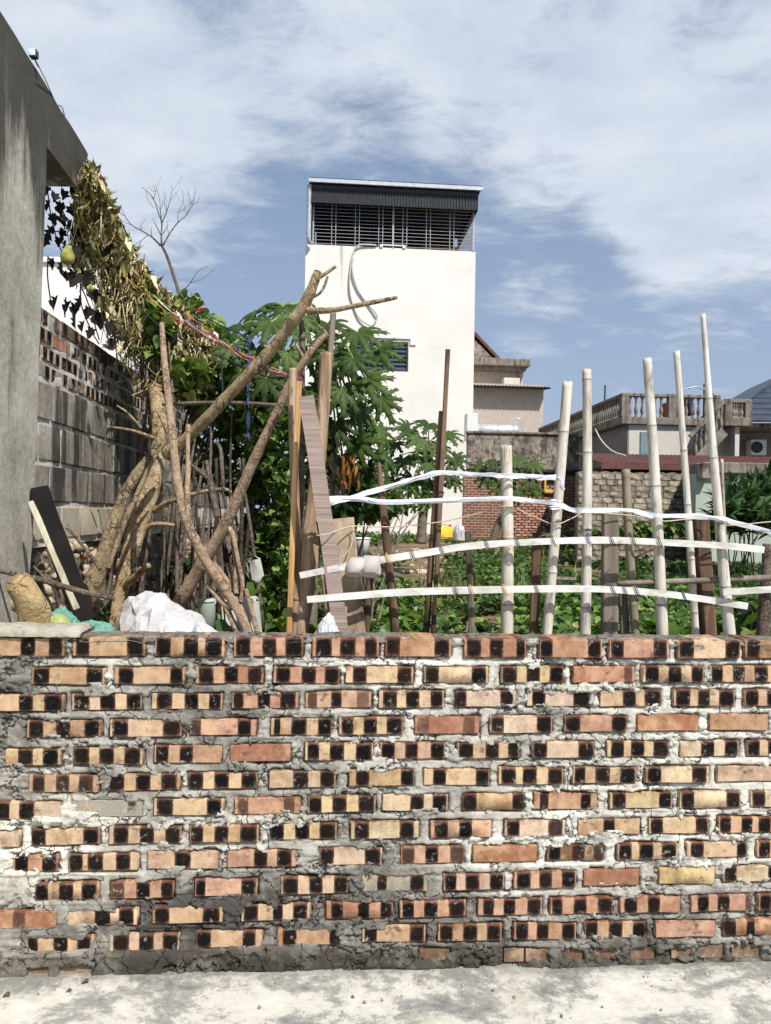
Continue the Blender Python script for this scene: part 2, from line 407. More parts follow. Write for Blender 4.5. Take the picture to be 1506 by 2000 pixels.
M['blue_tie'] = stuffmat('blue_tie', [(0.3, srgb(54, 74, 122)), (0.7, srgb(76, 96, 146))], 30, rough=0.6, bump=0)
M['teal_tie'] = stuffmat('teal_tie', [(0.3, srgb(40, 92, 92)), (0.7, srgb(66, 118, 112))], 30, rough=0.6, bump=0)
def flat(name, c1, c2=None, rough=0.7, metal=0.0, spec=0.3):
    c2 = c2 or c1; M[name] = stuffmat(name, [(0.3, srgb(*c1)), (0.7, srgb(*c2))], 8, rough=rough, bump=0.12, bdist=0.002, metal=metal, spec=spec)
flat('blue_strip', (48, 56, 108), (70, 82, 142)); flat('red_strip', (158, 52, 56), (186, 84, 82)); flat('orange_strip', (176, 104, 62), (198, 130, 84))
flat('pink_strip', (214, 62, 108), (230, 96, 130)); flat('dark_cable', (34, 40, 44), (52, 58, 62)); flat('pale_strip', (214, 208, 214), (236, 230, 232))
M['concrete_wall'] = None

def bamboo_mat():
    m_, t, b, o = newmat('bamboo')
    pos = t.add('ShaderNodeNewGeometry').outputs['Position']; ring = t.attr('ring'); oi = t.add('ShaderNodeObjectInfo')
    n = t.noise(t.mapping(pos, (1, 1, 0.10)), 40, 6, 0.6); big = t.noise(t.mapping(pos, (1, 1, 0.5)), 9, 5, 0.65)
    f = t.m('ADD', t.m('MULTIPLY', n, 0.6), t.m('MULTIPLY', big, 0.45))
    col = t.ramp(f, [(0.34, srgb(122, 110, 96)), (0.47, srgb(196, 188, 174)), (0.62, srgb(220, 215, 205))])
    col = t.mix(1.0, col, oi.outputs['Color'], 'MULTIPLY')
    st = t.noise(t.mapping(pos, (1, 1, 0.3), loc=(4, 1, 8)), 16, 6, 0.7)
    col = t.mix(t.mapr(st, 0.54, 0.70, 0, 0.75), col, srgb(104, 94, 80))
    sp2 = t.noise(t.mapping(pos, (1, 1, .05), loc=(2, 9, 4)), 150, 4, .6); col = t.mix(t.mapr(sp2, .60, .68, 0, .55), col, srgb(112, 100, 86))
    col = t.mix(t.m('MULTIPLY', ring, 0.75), col, srgb(96, 84, 70))
    t.put(b.inputs['Base Color'], col); b.inputs['Roughness'].default_value = 0.5
    t.put(b.inputs['Normal'], t.bump(n, 0.25, 0.003)); return m_
M['bamboo'] = bamboo_mat()

def brick_mat():
    m_, t, b, o = newmat('brick')
    oc = t.add('ShaderNodeTexCoord').outputs['Object']; oi = t.add('ShaderNodeObjectInfo'); rn = oi.outputs['Random']
    pos = t.add('ShaderNodeNewGeometry').outputs['Position']
    sp = t.add('ShaderNodeSeparateXYZ'); t.put(sp.inputs[0], oc); x, z = sp.outputs[0], sp.outputs[2]
    wob = t.m('ADD', t.m('SUBTRACT', t.noise(pos, 62, 6, .7), 0.5), t.m('MULTIPLY', t.m('SUBTRACT', t.noise(pos, 21, 3), .5), .9)); fine = t.noise(pos, 160, 5, 0.7); med = t.noise(pos, 38, 6, 0.65)
    streak = t.noise(t.mapping(pos, (1, 1, 0.25)), 60, 5, 0.6)
    base = oi.outputs['Color']
    val = t.mapr(t.m('ADD', t.m('ADD', t.m('MULTIPLY', med, 0.45), t.m('MULTIPLY', streak, 0.3)), t.m('MULTIPLY', fine, .25)), 0.32, 0.66, 0.55, 1.22, smooth=False)
    sc = t.vm('SCALE', base); n_ = sc.node; t.put(n_.inputs[3], val); base = n_.outputs[0]
    hue = t.noise(t.mapping(pos, loc=(1, 5, 2)), 11, 5, .65)
    base = t.mix(t.mapr(hue, .46, .66, 0, .55), base, srgb(214, 176, 142)); base = t.mix(t.mapr(hue, .52, .34, 0, .45), base, srgb(142, 84, 56))
    # paler scorched bands beside the burnt squares
    band = core = rim = None
    for i in (1, 2, 3):
        p, w_ = t.attr('p%d' % i, 'OBJECT'), t.attr('w%d' % i, 'OBJECT')
        dx = t.m('DIVIDE', t.m('ABSOLUTE', t.m('SUBTRACT', x, p)), t.m('ADD', w_, 1e-4))
        bd = t.mapr(t.m('ADD', dx, t.m('MULTIPLY', wob, 0.16)), 0.93, 1.06, 1.0, 0.0)
        ex = t.m('POWER', t.m('MULTIPLY', dx, 0.97), 4.0); ez = t.m('POWER', t.m('MULTIPLY', t.m('ABSOLUTE', z), 2.04), 4.0)
        e = t.m('ADD', t.m('ADD', ex, ez), t.m('MULTIPLY', wob, 0.9))
        cr = t.mapr(e, 0.16, 1.06, 1.0, 0.0)
        dark = t.attr('d%d' % i, 'OBJECT'); cr = t.m('MULTIPLY', cr, dark); bd = t.m('MULTIPLY', bd, t.m('MINIMUM', t.m('ADD', dark, 0.15), 1.0))
        band = bd if band is None else t.m('MAXIMUM', band, bd); core = cr if core is None else t.m('MAXIMUM', core, cr)
    rimc = t.mix(t.mapr(med, .35, .65), srgb(62, 44, 37), srgb(118, 80, 64))
    col = t.mix(t.m('MULTIPLY', band, 0.92), base, rimc)
    corec = t.ramp(fine, [(0.40, srgb(5, 5, 6)), (0.60, srgb(14, 13, 14)), (0.76, srgb(70, 66, 64))])
    col = t.mix(t.m('MULTIPLY', core, 1.0), col, corec)
    b.inputs['Specular IOR Level'].default_value = .15
    ed = t.m('MAXIMUM', t.mapr(t.m('ADD', t.m('ABSOLUTE', x), t.m('MULTIPLY', wob, .03)), .462, .497), t.mapr(t.m('ADD', t.m('ABSOLUTE', z), t.m('MULTIPLY', wob, .14)), .40, .50))
    col = t.mix(t.m('MULTIPLY', ed, t.mapr(med, .35, .6, .75, .1)), col, srgb(92, 58, 42))
    # soot and mortar crumbs
    soot = t.noise(t.mapping(pos, (1, 1, 1.4), loc=(2, 0, 9)), 20, 7, 0.7)
    col = t.mix(t.mapr(soot, 0.55, 0.70, 0.0, 0.72), col, srgb(50, 40, 34))
    mort = t.noise(t.mapping(pos, (1, 1, 1), loc=(9, 4, 3)), 34, 9, 0.78)
    col = t.mix(t.mapr(mort, 0.575, 0.66, 0.0, 0.75), col, srgb(170, 163, 150))
    smear = t.attr('smear', 'OBJECT')
    sm_ = t.noise(t.mapping(pos, (1, 1, 1.2), loc=(1, 8, 3)), 16, 7, 0.7)
    col = t.mix(t.mapr(t.m('ADD', sm_, smear), 0.95, 1.12, 0.0, 0.92), col, t.mix(fine, srgb(110, 104, 94), srgb(186, 180, 166)))
    t.put(b.inputs['Base Color'], col); b.inputs['Roughness'].default_value = 0.85
    h = t.m('ADD', t.m('MULTIPLY', med, 0.8), t.m('MULTIPLY', fine, 0.5)); h = t.m('SUBTRACT', h, t.m('MULTIPLY', core, 0.25))
    t.put(b.inputs['Normal'], t.bump(h, 0.7, 0.004)); return m_
M['brick'] = brick_mat()

def mortar_mat():
    m_, t, b, o = newmat('mortar')
    pos = t.add('ShaderNodeNewGeometry').outputs['Position']
    lime = t.attr('lime'); damp = t.attr('damp')
    n1 = t.noise(pos, 14, 9, 0.68); n2 = t.noise(pos, 60, 8, 0.7); n3 = t.noise(pos, 220, 4, 0.7)
    f = t.m('ADD', t.m('ADD', t.m('MULTIPLY', n1, 0.7), t.m('MULTIPLY', n2, 0.35)), t.m('SUBTRACT', lime, 0.5))
    col = t.ramp(f, [(0.22, srgb(78, 75, 69)), (0.38, srgb(130, 126, 117)), (0.54, srgb(176, 172, 161)), (0.74, srgb(208, 204, 191)), (0.95, srgb(222, 218, 206))])
    dm = t.mapr(t.m('ADD', t.m('ADD', damp, t.m('MULTIPLY', t.m('SUBTRACT', n1, 0.5), 1.4)), t.m('MULTIPLY', t.m('SUBTRACT', n2, 0.5), 0.8)), 0.38, 0.78, 0, 0.88)
    col = t.mix(dm, col, t.mix(n2, srgb(30, 28, 22), srgb(76, 70, 56)))
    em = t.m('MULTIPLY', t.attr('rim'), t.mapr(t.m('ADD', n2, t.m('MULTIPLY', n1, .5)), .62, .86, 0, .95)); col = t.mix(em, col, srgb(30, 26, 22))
    gp = t.noise(t.mapping(pos, loc=(4, 4, 1)), 8, 8, .7); col = t.mix(t.mapr(gp, .50, .62, 0, .55), col, srgb(128, 124, 115))
    # hairline cracks
    vo = t.add('ShaderNodeTexVoronoi', feature='DISTANCE_TO_EDGE'); vo.inputs['Scale'].default_value = 11
    wv = t.vm('ADD', pos, t.vm('SCALE', t.add('ShaderNodeTexNoise').outputs['Color'])); wn = wv.node.inputs[1].links[0].from_node
    wn.inputs[3].default_value = 0.09; nn = wn.inputs[0].links[0].from_node; nn.inputs['Scale'].default_value = 22; nn.inputs['Detail'].default_value = 6; t.put(nn.inputs['Vector'], pos)
    t.put(vo.inputs['Vector'], wv)
    gate = t.mapr(t.noise(pos, 7, 4), 0.40, 0.52)
    crack = t.m('MULTIPLY', t.mapr(vo.outputs['Distance'], 0.006, 0.030, 1.0, 0.0), gate)
    col = t.mix(t.m('MULTIPLY', crack, 0.92), col, srgb(26, 23, 20))
    pit = t.mapr(n3, 0.66, 0.74); col = t.mix(t.m('MULTIPLY', pit, 0.5), col, srgb(60, 56, 48))
    t.put(b.inputs['Base Color'], col); b.inputs['Roughness'].default_value = 0.92
    h = t.m('SUBTRACT', t.m('ADD', t.m('MULTIPLY', n2, 1.0), t.m('MULTIPLY', n3, 0.45)), t.m('MULTIPLY', crack, 0.8))
    t.put(b.inputs['Normal'], t.bump(h, 0.8, 0.006)); return m_
M['mortar'] = mortar_mat()

def pavement_mat():
    m_, t, b, o = newmat('pavement')
    pos = t.add('ShaderNodeNewGeometry').outputs['Position']; v = t.mapping(pos, (1, 1.35, 1))
    n1 = t.noise(v, 4.2, 10, 0.70, 0.35); n2 = t.noise(v, 24, 9, 0.74, 0.2); n3 = t.noise(pos, 130, 7, 0.72)
    f = t.m('ADD', t.m('ADD', t.m('MULTIPLY', n1, 0.62), t.m('MULTIPLY', n2, 0.28)), t.m('MULTIPLY', n3, .12))
    col = t.ramp(f, [(0.40, srgb(112, 112, 108)), (0.46, srgb(142, 141, 136)), (0.495, srgb(158, 156, 148)), (0.52, srgb(190, 188, 178)), (0.62, srgb(206, 204, 194))])
    warm = t.noise(t.mapping(pos, (1, 1.2, 1), loc=(3, 7, 0)), 3.6, 8, 0.68)
    col = t.mix(t.mapr(warm, 0.54, 0.66, 0, 0.45), col, srgb(152, 148, 130))
    rust = t.noise(t.mapping(pos, (1, 1.2, 1), loc=(0.6, 1.1, 0)), 5.2, 8, 0.7)
    col = t.mix(t.mapr(rust, 0.66, 0.76, 0, 0.6), col, srgb(112, 92, 72))
    spk = t.mapr(n3, 0.64, 0.72, 0, 0.45); col = t.mix(spk, col, srgb(110, 106, 92))
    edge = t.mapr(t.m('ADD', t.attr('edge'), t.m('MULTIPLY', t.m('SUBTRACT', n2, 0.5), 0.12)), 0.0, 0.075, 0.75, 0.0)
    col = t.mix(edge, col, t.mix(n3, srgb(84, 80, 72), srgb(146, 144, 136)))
    t.put(b.inputs['Base Color'], col); b.inputs['Roughness'].default_value = 0.85
    t.put(b.inputs['Normal'], t.bump(t.m('ADD', t.m('MULTIPLY', n2, 1), t.m('MULTIPLY', n3, 0.5)), 0.5, 0.006)); return m_
M['pavement'] = pavement_mat()

def concrete_mat(name, stops, streak=srgb(58, 56, 50), sr=(0.52, 0.70), amount=0.75, top=None):
    m_, t, b, o = newmat(name)
    pos = t.add('ShaderNodeNewGeometry').outputs['Position']
    n1 = t.noise(pos, 3.5, 9, 0.65); n2 = t.noise(pos, 40, 9, 0.7); n3 = t.noise(pos, 180, 5, 0.7)
    f = t.m('ADD', t.m('MULTIPLY', n1, 0.6), t.m('MULTIPLY', n2, 0.42)); col = t.ramp(f, stops)
    s1 = t.noise(t.mapping(pos, (7, 7, 0.7)), 1.2, 8, 0.65)
    if top is not None:
        sp = t.add('ShaderNodeSeparateXYZ'); t.put(sp.inputs[0], pos)
        s1 = t.m('ADD', s1, t.mapr(sp.outputs[2], top[0], top[1], 0.0, top[2], smooth=False))
    col = t.mix(t.mapr(s1, sr[0], sr[1], 0, amount), col, streak)
    col = t.mix(t.mapr(n3, 0.64, 0.74, 0, 0.4), col, srgb(88, 86, 78))
    t.put(b.inputs['Base Color'], col); b.inputs['Roughness'].default_value = 0.9
    t.put(b.inputs['Normal'], t.bump(t.m('ADD', n2, t.m('MULTIPLY', n3, 0.4)), 0.5, 0.006)); return m_
M['concrete'] = concrete_mat('concrete', [(0.36, srgb(132, 127, 113)), (0.5, srgb(170, 165, 149)), (0.64, srgb(200, 196, 180))], srgb(46, 43, 37), (0.52, 0.72), 0.88, (2.3, 3.1, 0.30))
M['block'] = concrete_mat('block', [(0.34, srgb(78, 73, 65)), (0.5, srgb(136, 129, 117)), (0.66, srgb(176, 169, 155))], srgb(30, 28, 25), (0.46, 0.60), 0.85)
M['block_pale'] = concrete_mat('block_pale', [(0.25, srgb(138, 128, 110)), (0.5, srgb(178, 168, 148)), (0.75, srgb(200, 192, 174))], srgb(92, 84, 70), (0.56, 0.74), 0.7)
M['wall_mortar'] = concrete_mat('wall_mortar', [(0.36, srgb(136, 129, 119)), (0.5, srgb(192, 185, 174)), (0.64, srgb(222, 217, 207))], srgb(44, 40, 36), (0.56, 0.70), 0.75)
M['white_wall'] = concrete_mat('white_wall', [(0.2, srgb(226, 222, 214)), (0.6, srgb(238, 235, 228))], srgb(176, 168, 154), (0.70, 0.86), 0.5)
M['stone'] = stuffmat('stone', [(0.3, srgb(96, 82, 66)), (0.5, srgb(168, 152, 128)), (0.7, srgb(206, 196, 176))], 14, bump=0.8, bdist=0.01, stain=srgb(134, 84, 62), stain_scale=9, stain_r=(0.55, 0.62))
# ================================================================== GROUND
def build_ground():
    D0, T = 2.33, 0.055
    # paved strip in front of the wall, up to just under the wall's foot
    nx, ny = 150, 40
    xs = np.linspace(-14, 14, nx); sg = np.linspace(0, 1, ny)**1.6
    X, S = np.meshgrid(xs, sg); Yf = D0+T*X-0.0
    Y = Yf+0.05-S*14.0
    Z = 0.004*(fbm(X*2.2, Y*2.2, 0, 5, 4)-0.5)*smooth(0, 0.3, S*14)+0.008*np.exp(-((Yf-Y)/0.05)**2)
    idx = np.arange(nx*ny).reshape(ny, nx)
    f = np.stack([idx[1:, :-1], idx[1:, 1:], idx[:-1, 1:], idx[:-1, :-1]], -1).reshape(-1, 4)
    v = np.stack([X, Y, Z], -1).reshape(-1, 3)
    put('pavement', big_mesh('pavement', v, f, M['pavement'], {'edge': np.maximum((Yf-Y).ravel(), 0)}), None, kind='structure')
    # soil behind the wall, out to the horizon
    ys = np.concatenate([np.linspace(0.0, 9.0, 110), np.linspace(9.15, 32, 80), np.geomspace(33, 900, 26)])
    us = np.concatenate([-np.geomspace(900, 7.5, 22), np.linspace(-7, 12, 150), np.geomspace(12.6, 900, 22)])
    X, S = np.meshgrid(us, ys); Y = D0+0.10+S+T*np.clip(X, -14, 14)
    Z = gz(X, Y)+0.06*(fbm(X*1.3, Y*1.3, 0, 9, 4)-0.5)*smooth(40, 20, Y)+0.03*(fbm(X*7, Y*7, 0, 19, 3)-0.5)*smooth(30, 15, Y)
    ny, nx = X.shape; idx = np.arange(nx*ny).reshape(ny, nx)
    f = np.stack([idx[:-1, :-1], idx[:-1, 1:], idx[1:, 1:], idx[1:, :-1]], -1).reshape(-1, 4)
    soil = stuffmat('soil', [(0.3, srgb(84, 66, 46)), (0.5, srgb(126, 104, 76)), (0.72, srgb(164, 142, 108))], 5, bump=0.9, bdist=0.03, bscale=24, stain=srgb(78, 84, 44), stain_scale=1.6)
    put('garden_soil', big_mesh('garden_soil', np.stack([X, Y, Z], -1).reshape(-1, 3), f, soil), None, kind='structure')
build_ground()

# ================================================================== FRONT BRICK WALL
D0, TW = 2.33, 0.055
E1 = Vector((1, TW, 0)).normalized(); EN = Vector((TW, -1, 0)).normalized()   # along the wall, out of the wall
def wall_sz(x, y):
    a, b = ab(x, y); Y = D0/(1-TW*a/F_PX)
    return (a*Y/F_PX)*math.sqrt(1+TW*TW), CAMH+b*Y/F_PX
def wall_pt(s, z, out=0.0):
    p = Vector((0, D0, 0))+E1*s+EN*out; p.z = z; return p
# every brick of the photographed wall: x0, x1, burnt squares (x0, x1), colour letter
ROWS = [
 ((1263, 1264, 1267), [(-38, 127, [(40, 70), (95, 124)], 't'), (141, 284, [(148, 176), (247, 282)], 't'), (302, 440, [(305, 335), (358, 388), (400, 435)], 't'), (456, 593, [(460, 490), (512, 541), (556, 591)], 'o'), (609, 741, [(616, 649), (663, 696), (711, 737)], 'o'), (752, 882, [(754, 782), (847, 878)], 'o'), (905, 1028, [(910, 940), (955, 983), (1007, 1025)], 'o'), (1052, 1176, [(1054, 1079), (1146, 1173)], 'o'), (1188, 1307, [(1191, 1218), (1274, 1302)], 'k'), (1322, 1445, [(1324, 1354), (1413, 1443)], 'w'), (1453, 1580, [(1457, 1484)], 'd')]),
 ((1320, 1318, 1317), [(61, 207, [(65, 98), (168, 202)], 't'), (222, 363, [(231, 262), (332, 358)], 't'), (380, 515, [(387, 418), (437, 466), (483, 512)], 'o'), (533, 664, [(538, 568), (588, 618), (633, 663)], 'o'), (674, 807, [(688, 717), (775, 805)], 'p'), (827, 955, [(830, 858), (920, 950)], 'p'), (978, 1102, [(980, 1010), (1027, 1055), (1072, 1101)], 'y'), (1118, 1241, [(1218, 1235, .5)], 'r'), (1254, 1375, [(1259, 1287), (1304, 1331), (1349, 1373)], 'y'), (1385, 1510, [(1388, 1412), (1430, 1455), (1472, 1500)], 't')]),
 ((1371, 1366, 1364), [(-30, 125, [(37, 66), (86, 123)], 'y'), (139, 277, [(143, 176), (194, 226), (246, 276)], 'y'), (295, 435, [(305, 337), (359, 388), (407, 432)], 'y'), (452, 585, [(455, 476), (502, 528), (546, 578)], 'o'), (595, 726, [(600, 620, .6), (646, 668), (696, 722, .5)], 'k'), (739, 868, [(747, 776), (792, 820), (840, 865)], 'y'), (888, 1010, [(888, 912), (976, 1003)], 'w'), (1029, 1153, [(1039, 1067), (1119, 1153)], 'w'), (1171, 1292, [(1215, 1242), (1257, 1292)], 'p'), (1314, 1435, [(1318, 1348), (1361, 1386), (1402, 1433)], 'p'), (1452, 1575, [(1454, 1481), (1496, 1522)], 't')]),
 ((1423, 1418, 1413), [(51, 198, [(56, 85), (108, 138), (163, 194)], 't'), (214, 355, [(219, 252), (317, 354)], 'p'), (370, 502, [(372, 393, .7), (463, 491)], 'k'), (528, 648, [(535, 548), (568, 600), (620, 648)], 't'), (661, 787, [(666, 691), (709, 737), (754, 786)], 'y'), (809, 937, [(814, 839, .4), (903, 928, .45)], 'r'), (956, 1079, [(958, 985), (1047, 1077)], 'w'), (1101, 1225, [(1103, 1134), (1193, 1223)], 'k'), (1244, 1365, [], 'r'), (1385, 1501, [], 'k')]),
 ((1476, 1467, 1464), [(10, 120, [(35, 66), (83, 115)], 'y'), (144, 281, [(144, 176), (193, 224), (242, 276)], 'y'), (300, 433, [(304, 330), (350, 378)], 'k'), (448, 568, [], 'r'), (595, 729, [(600, 624), (643, 673), (694, 727)], 'y'), (741, 870, [(744, 772), (790, 817), (840, 868)], 't'), (892, 1015, [(895, 925), (947, 975), (991, 1013)], 'y'), (1039, 1161, [(1040, 1069), (1128, 1160)], 'w'), (1185, 1307, [(1193, 1220), (1232, 1260), (1276, 1306)], 'y'), (1328, 1444, [(1368, 1396), (1415, 1442)], 'w'), (1459, 1580, [(1460, 1485), (1499, 1525)], 'p')]),
 ((1529, 1520, 1514), [(55, 194, [(63, 88, .8), (108, 136, .8), (153, 183, .8)], 't'), (211, 352, [(212, 244), (264, 295), (314, 347)], 't'), (367, 503, [(367, 398), (417, 448), (470, 502)], 'y'), (525, 656, [(571, 603), (624, 654)], 'p'), (681, 810, [(694, 722), (782, 809)], 't'), (827, 957, [(845, 872), (928, 955)], 'p'), (973, 1101, [(978, 1008), (1020, 1049), (1069, 1099)], 'y'), (1118, 1244, [(1121, 1144), (1161, 1192), (1210, 1242)], 'y'), (1260, 1385, [(1262, 1291), (1349, 1380)], 'w'), (1400, 1525, [], 'p')]),
 ((1580, 1570, 1564), [(-15, 120, [(-5, 20), (37, 68)], 'w'), (136, 280, [(247, 266, .8)], 'c'), (299, 438, [(305, 339), (403, 433)], 'y'), (457, 588, [(463, 486, .6), (553, 576, .6)], 'o'), (601, 734, [(603, 629), (648, 678), (699, 732)], 'y'), (746, 875, [(800, 829), (844, 873)], 'w'), (903, 1025, [(903, 932), (1000, 1024)], 'Y'), (1042, 1168, [(1054, 1072, .9), (1134, 1155)], 'o'), (1190, 1314, [(1195, 1223), (1286, 1312)], 'Y'), (1326, 1447, [(1329, 1356), (1417, 1445)], 'w'), (1464, 1590, [(1467, 1494)], 'w')]),
 ((1633, 1622, 1615), [(-90, 40, [], 'w'), (60, 196, [(60, 90), (161, 193)], 'p'), (212, 354, [(221, 252), (272, 302), (322, 352)], 'p'), (370, 505, [(372, 398), (418, 447), (468, 503)], 't'), (527, 658, [(527, 555), (575, 605), (623, 656)], 'y'), (684, 819, [(691, 722), (779, 809)], 'w'), (840, 960, [(847, 875), (895, 923)], 'k'), (985, 1104, [(988, 1015), (1069, 1099, .8)], 'w'), (1128, 1252, [(1178, 1202)], 't'), (1267, 1385, [(1270, 1296), (1358, 1383)], 'p'), (1402, 1520, [(1405, 1428), (1447, 1470), (1480, 1506)], 'k')]),
 ((1683, 1673, 1664), [(20, 113, [(28, 56), (81, 111)], 'o'), (134, 272, [(136, 163), (171, 203), (226, 256)], 'p'), (287, 428, [(340, 374)], 'p'), (443, 580, [(495, 523), (540, 571)], 'k'), (623, 747, [(624, 653), (711, 744)], 'w'), (782, 907, [(784, 810, .7), (830, 857), (878, 907, .7)], 'k'), (923, 1050, [], 'R'), (1067, 1180, [(1071, 1096), (1116, 1143, .8), (1158, 1181, .7)], 'd'), (1205, 1324, [(1208, 1234), (1247, 1276), (1291, 1321)], 'p'), (1341, 1460, [(1349, 1376), (1439, 1459)], 'p'), (1477, 1600, [(1481, 1504)], 'k')]),
 ((1739, 1728, 1714), [(68, 193, [(68, 96), (115, 144), (159, 191)], 'p'), (216, 340, [(217, 244, .6), (266, 294), (314, 339)], 'o'), (380, 503, [(382, 402), (470, 501)], 'k'), (548, 680, [(551, 583), (603, 631), (651, 679)], 'p'), (706, 837, [(736, 756), (800, 829)], 'c'), (866, 985, [(868, 892), (908, 937), (955, 983)], 'p'), (1003, 1126, [(1008, 1037), (1052, 1079), (1096, 1124)], 'k'), (1139, 1249, [], 'R'), (1286, 1397, [], 'Y'), (1412, 1530, [(1415, 1440), (1500, 1526)], 'w')]),
 ((1791, 1778, 1768), [(-25, 113, [(25, 51, .5)], 'r'), (130, 270, [(184, 216), (231, 262)], 'p'), (297, 435, [(302, 332), (395, 430)], 't'), (470, 608, [(475, 505), (532, 553), (571, 601)], 'p'), (636, 767, [(646, 671), (698, 722), (742, 766)], 'o'), (780, 910, [(785, 809), (827, 855), (875, 908)], 'o'), (933, 1060, [(943, 965), (983, 1007), (1029, 1057)], 'k'), (1074, 1198, [(1077, 1099), (1119, 1146), (1166, 1197)], 'o'), (1210, 1329, [(1218, 1245), (1264, 1289)], 'k'), (1348, 1465, [(1361, 1385), (1400, 1425), (1455, 1464, .6)], 'k'), (1480, 1600, [(1482, 1506)], 'k')]),
 ((1842, 1826, 1817), [(53, 184, [(53, 75), (103, 133), (149, 179)], 't'), (214, 352, [(221, 254), (271, 302), (317, 349)], 'p'), (382, 513, [(383, 413), (473, 500)], 't'), (541, 661, [(551, 580), (643, 661)], 'k'), (706, 832, [(711, 737), (799, 829)], 't'), (855, 981, [(858, 885), (903, 933), (950, 978)], 't'), (1003, 1126, [(1007, 1032), (1047, 1072), (1096, 1123)], 'o'), (1141, 1262, [(1143, 1168), (1188, 1217), (1235, 1262)], 't'), (1279, 1397, [], 'k'), (1412, 1530, [(1413, 1438), (1457, 1475)], 'o')]),
 ((1892, 1873, 1863), [(48, 100, [], 'm'), (110, 186, [], 'm'), (819, 878, [], 'm'), (985, 1024, [], 'm'), (1027, 1074, [], 'm'), (1101, 1144, [], 'm'), (1161, 1212, [], 'm'), (1232, 1279, [], 'm'), (1312, 1356, [], 'm'), (1366, 1413, [], 'm'), (1430, 1484, [], 'm')]),
]
TONE = {'t': srgb(206, 156, 108), 'o': srgb(200, 134, 90), 'p': srgb(220, 176, 132), 'y': srgb(218, 180, 124), 'Y': srgb(212, 172, 108), 'w': srgb(226, 190, 152), 'k': srgb(208, 148, 108),
        'r': srgb(188, 112, 66), 'R': srgb(188, 110, 64), 'd': srgb(130, 88, 50), 'c': srgb(168, 156, 138), 'm': srgb(122, 96, 74)}
def brick_variants(n=7):
    """unit bricks: chamfered, a little chipped; local x length, y depth (front at -0.5), z height"""
    out = []
    for q in range(n):
        mb = MB(); rr = random.Random(100+q)
        xs = [-.5, -.485, -.2, .12, .485, .5]; zs = [-.5, -.44, .44, .5]
        V, F_ = [], []
        for i, x in enumerate(xs):
            for k, z in enumerate(zs):
                e = (i in (0, 5)) or (k in (0, 3)); c = (i in (0, 5)) and (k in (0, 3))
                y = -.5+(0.07 if e else 0)+(0.05 if c else 0)+rr.uniform(-.012, .012)
                V.append((x+rr.uniform(-.004, .004)-(0.008*np.sign(x) if c else 0), y, z+rr.uniform(-.03, .03)-(0.05*np.sign(z) if c else 0)))
        n_ = len(V); idx = lambda i, k: i*4+k
        for i in range(5):
            for k in range(3): F_.append((idx(i, k), idx(i+1, k), idx(i+1, k+1), idx(i, k+1)))
        rim = [idx(i, 0) for i in range(6)]+[idx(5, k) for k in (1, 2, 3)]+[idx(i, 3) for i in (4, 3, 2, 1, 0)]+[idx(0, k) for k in (2, 1)]
        for r_ in rim: V.append((V[r_][0], .5, V[r_][2]))
        L = len(rim)
        for i in range(L): F_.append((rim[(i+1) % L], rim[i], n_+i, n_+(i+1) % L))
        F_.append(tuple(range(n_, n_+L)))
        mb.add(V, F_); me = mb.mesh('brick'); me.set_sharp_from_angle(angle=R(40)); me.materials.append(M['brick']); out.append(me)
    return out
BRICKS = brick_variants()
BRICK_SAT, BRICK_VAL = 0.64, 0.97
def brick(parent, c, rotz, size, tilt, squares, tone, smear=0.0, name='brick'):
    """squares: (centre, half width, darkness) in units of the brick's length"""
    o = put(name, BRICKS[rnd.randrange(len(BRICKS))], None, parent, Vector(c)-WL[parent.name], (0, tilt, rotz), scale=size)
    v = rnd.uniform(0.88, 1.10); l_ = .30*tone[0]+.55*tone[1]+.15*tone[2]; k_ = BRICK_SAT; c3 = [l_+(q-l_)*k_ for q in tone[:3]]; v *= BRICK_VAL; o.color = (c3[0]*v, c3[1]*v*rnd.uniform(.98, 1.06), c3[2]*v*rnd.uniform(.84, .98), 1)
    for i in range(3):
        p, w_, d = squares[i] if i < len(squares) else (9.0, 0.1, 0.0)
        o['p%d' % (i+1)] = float(p); o['w%d' % (i+1)] = float(w_); o['d%d' % (i+1)] = float(d)
    o['smear'] = float(smear); return o
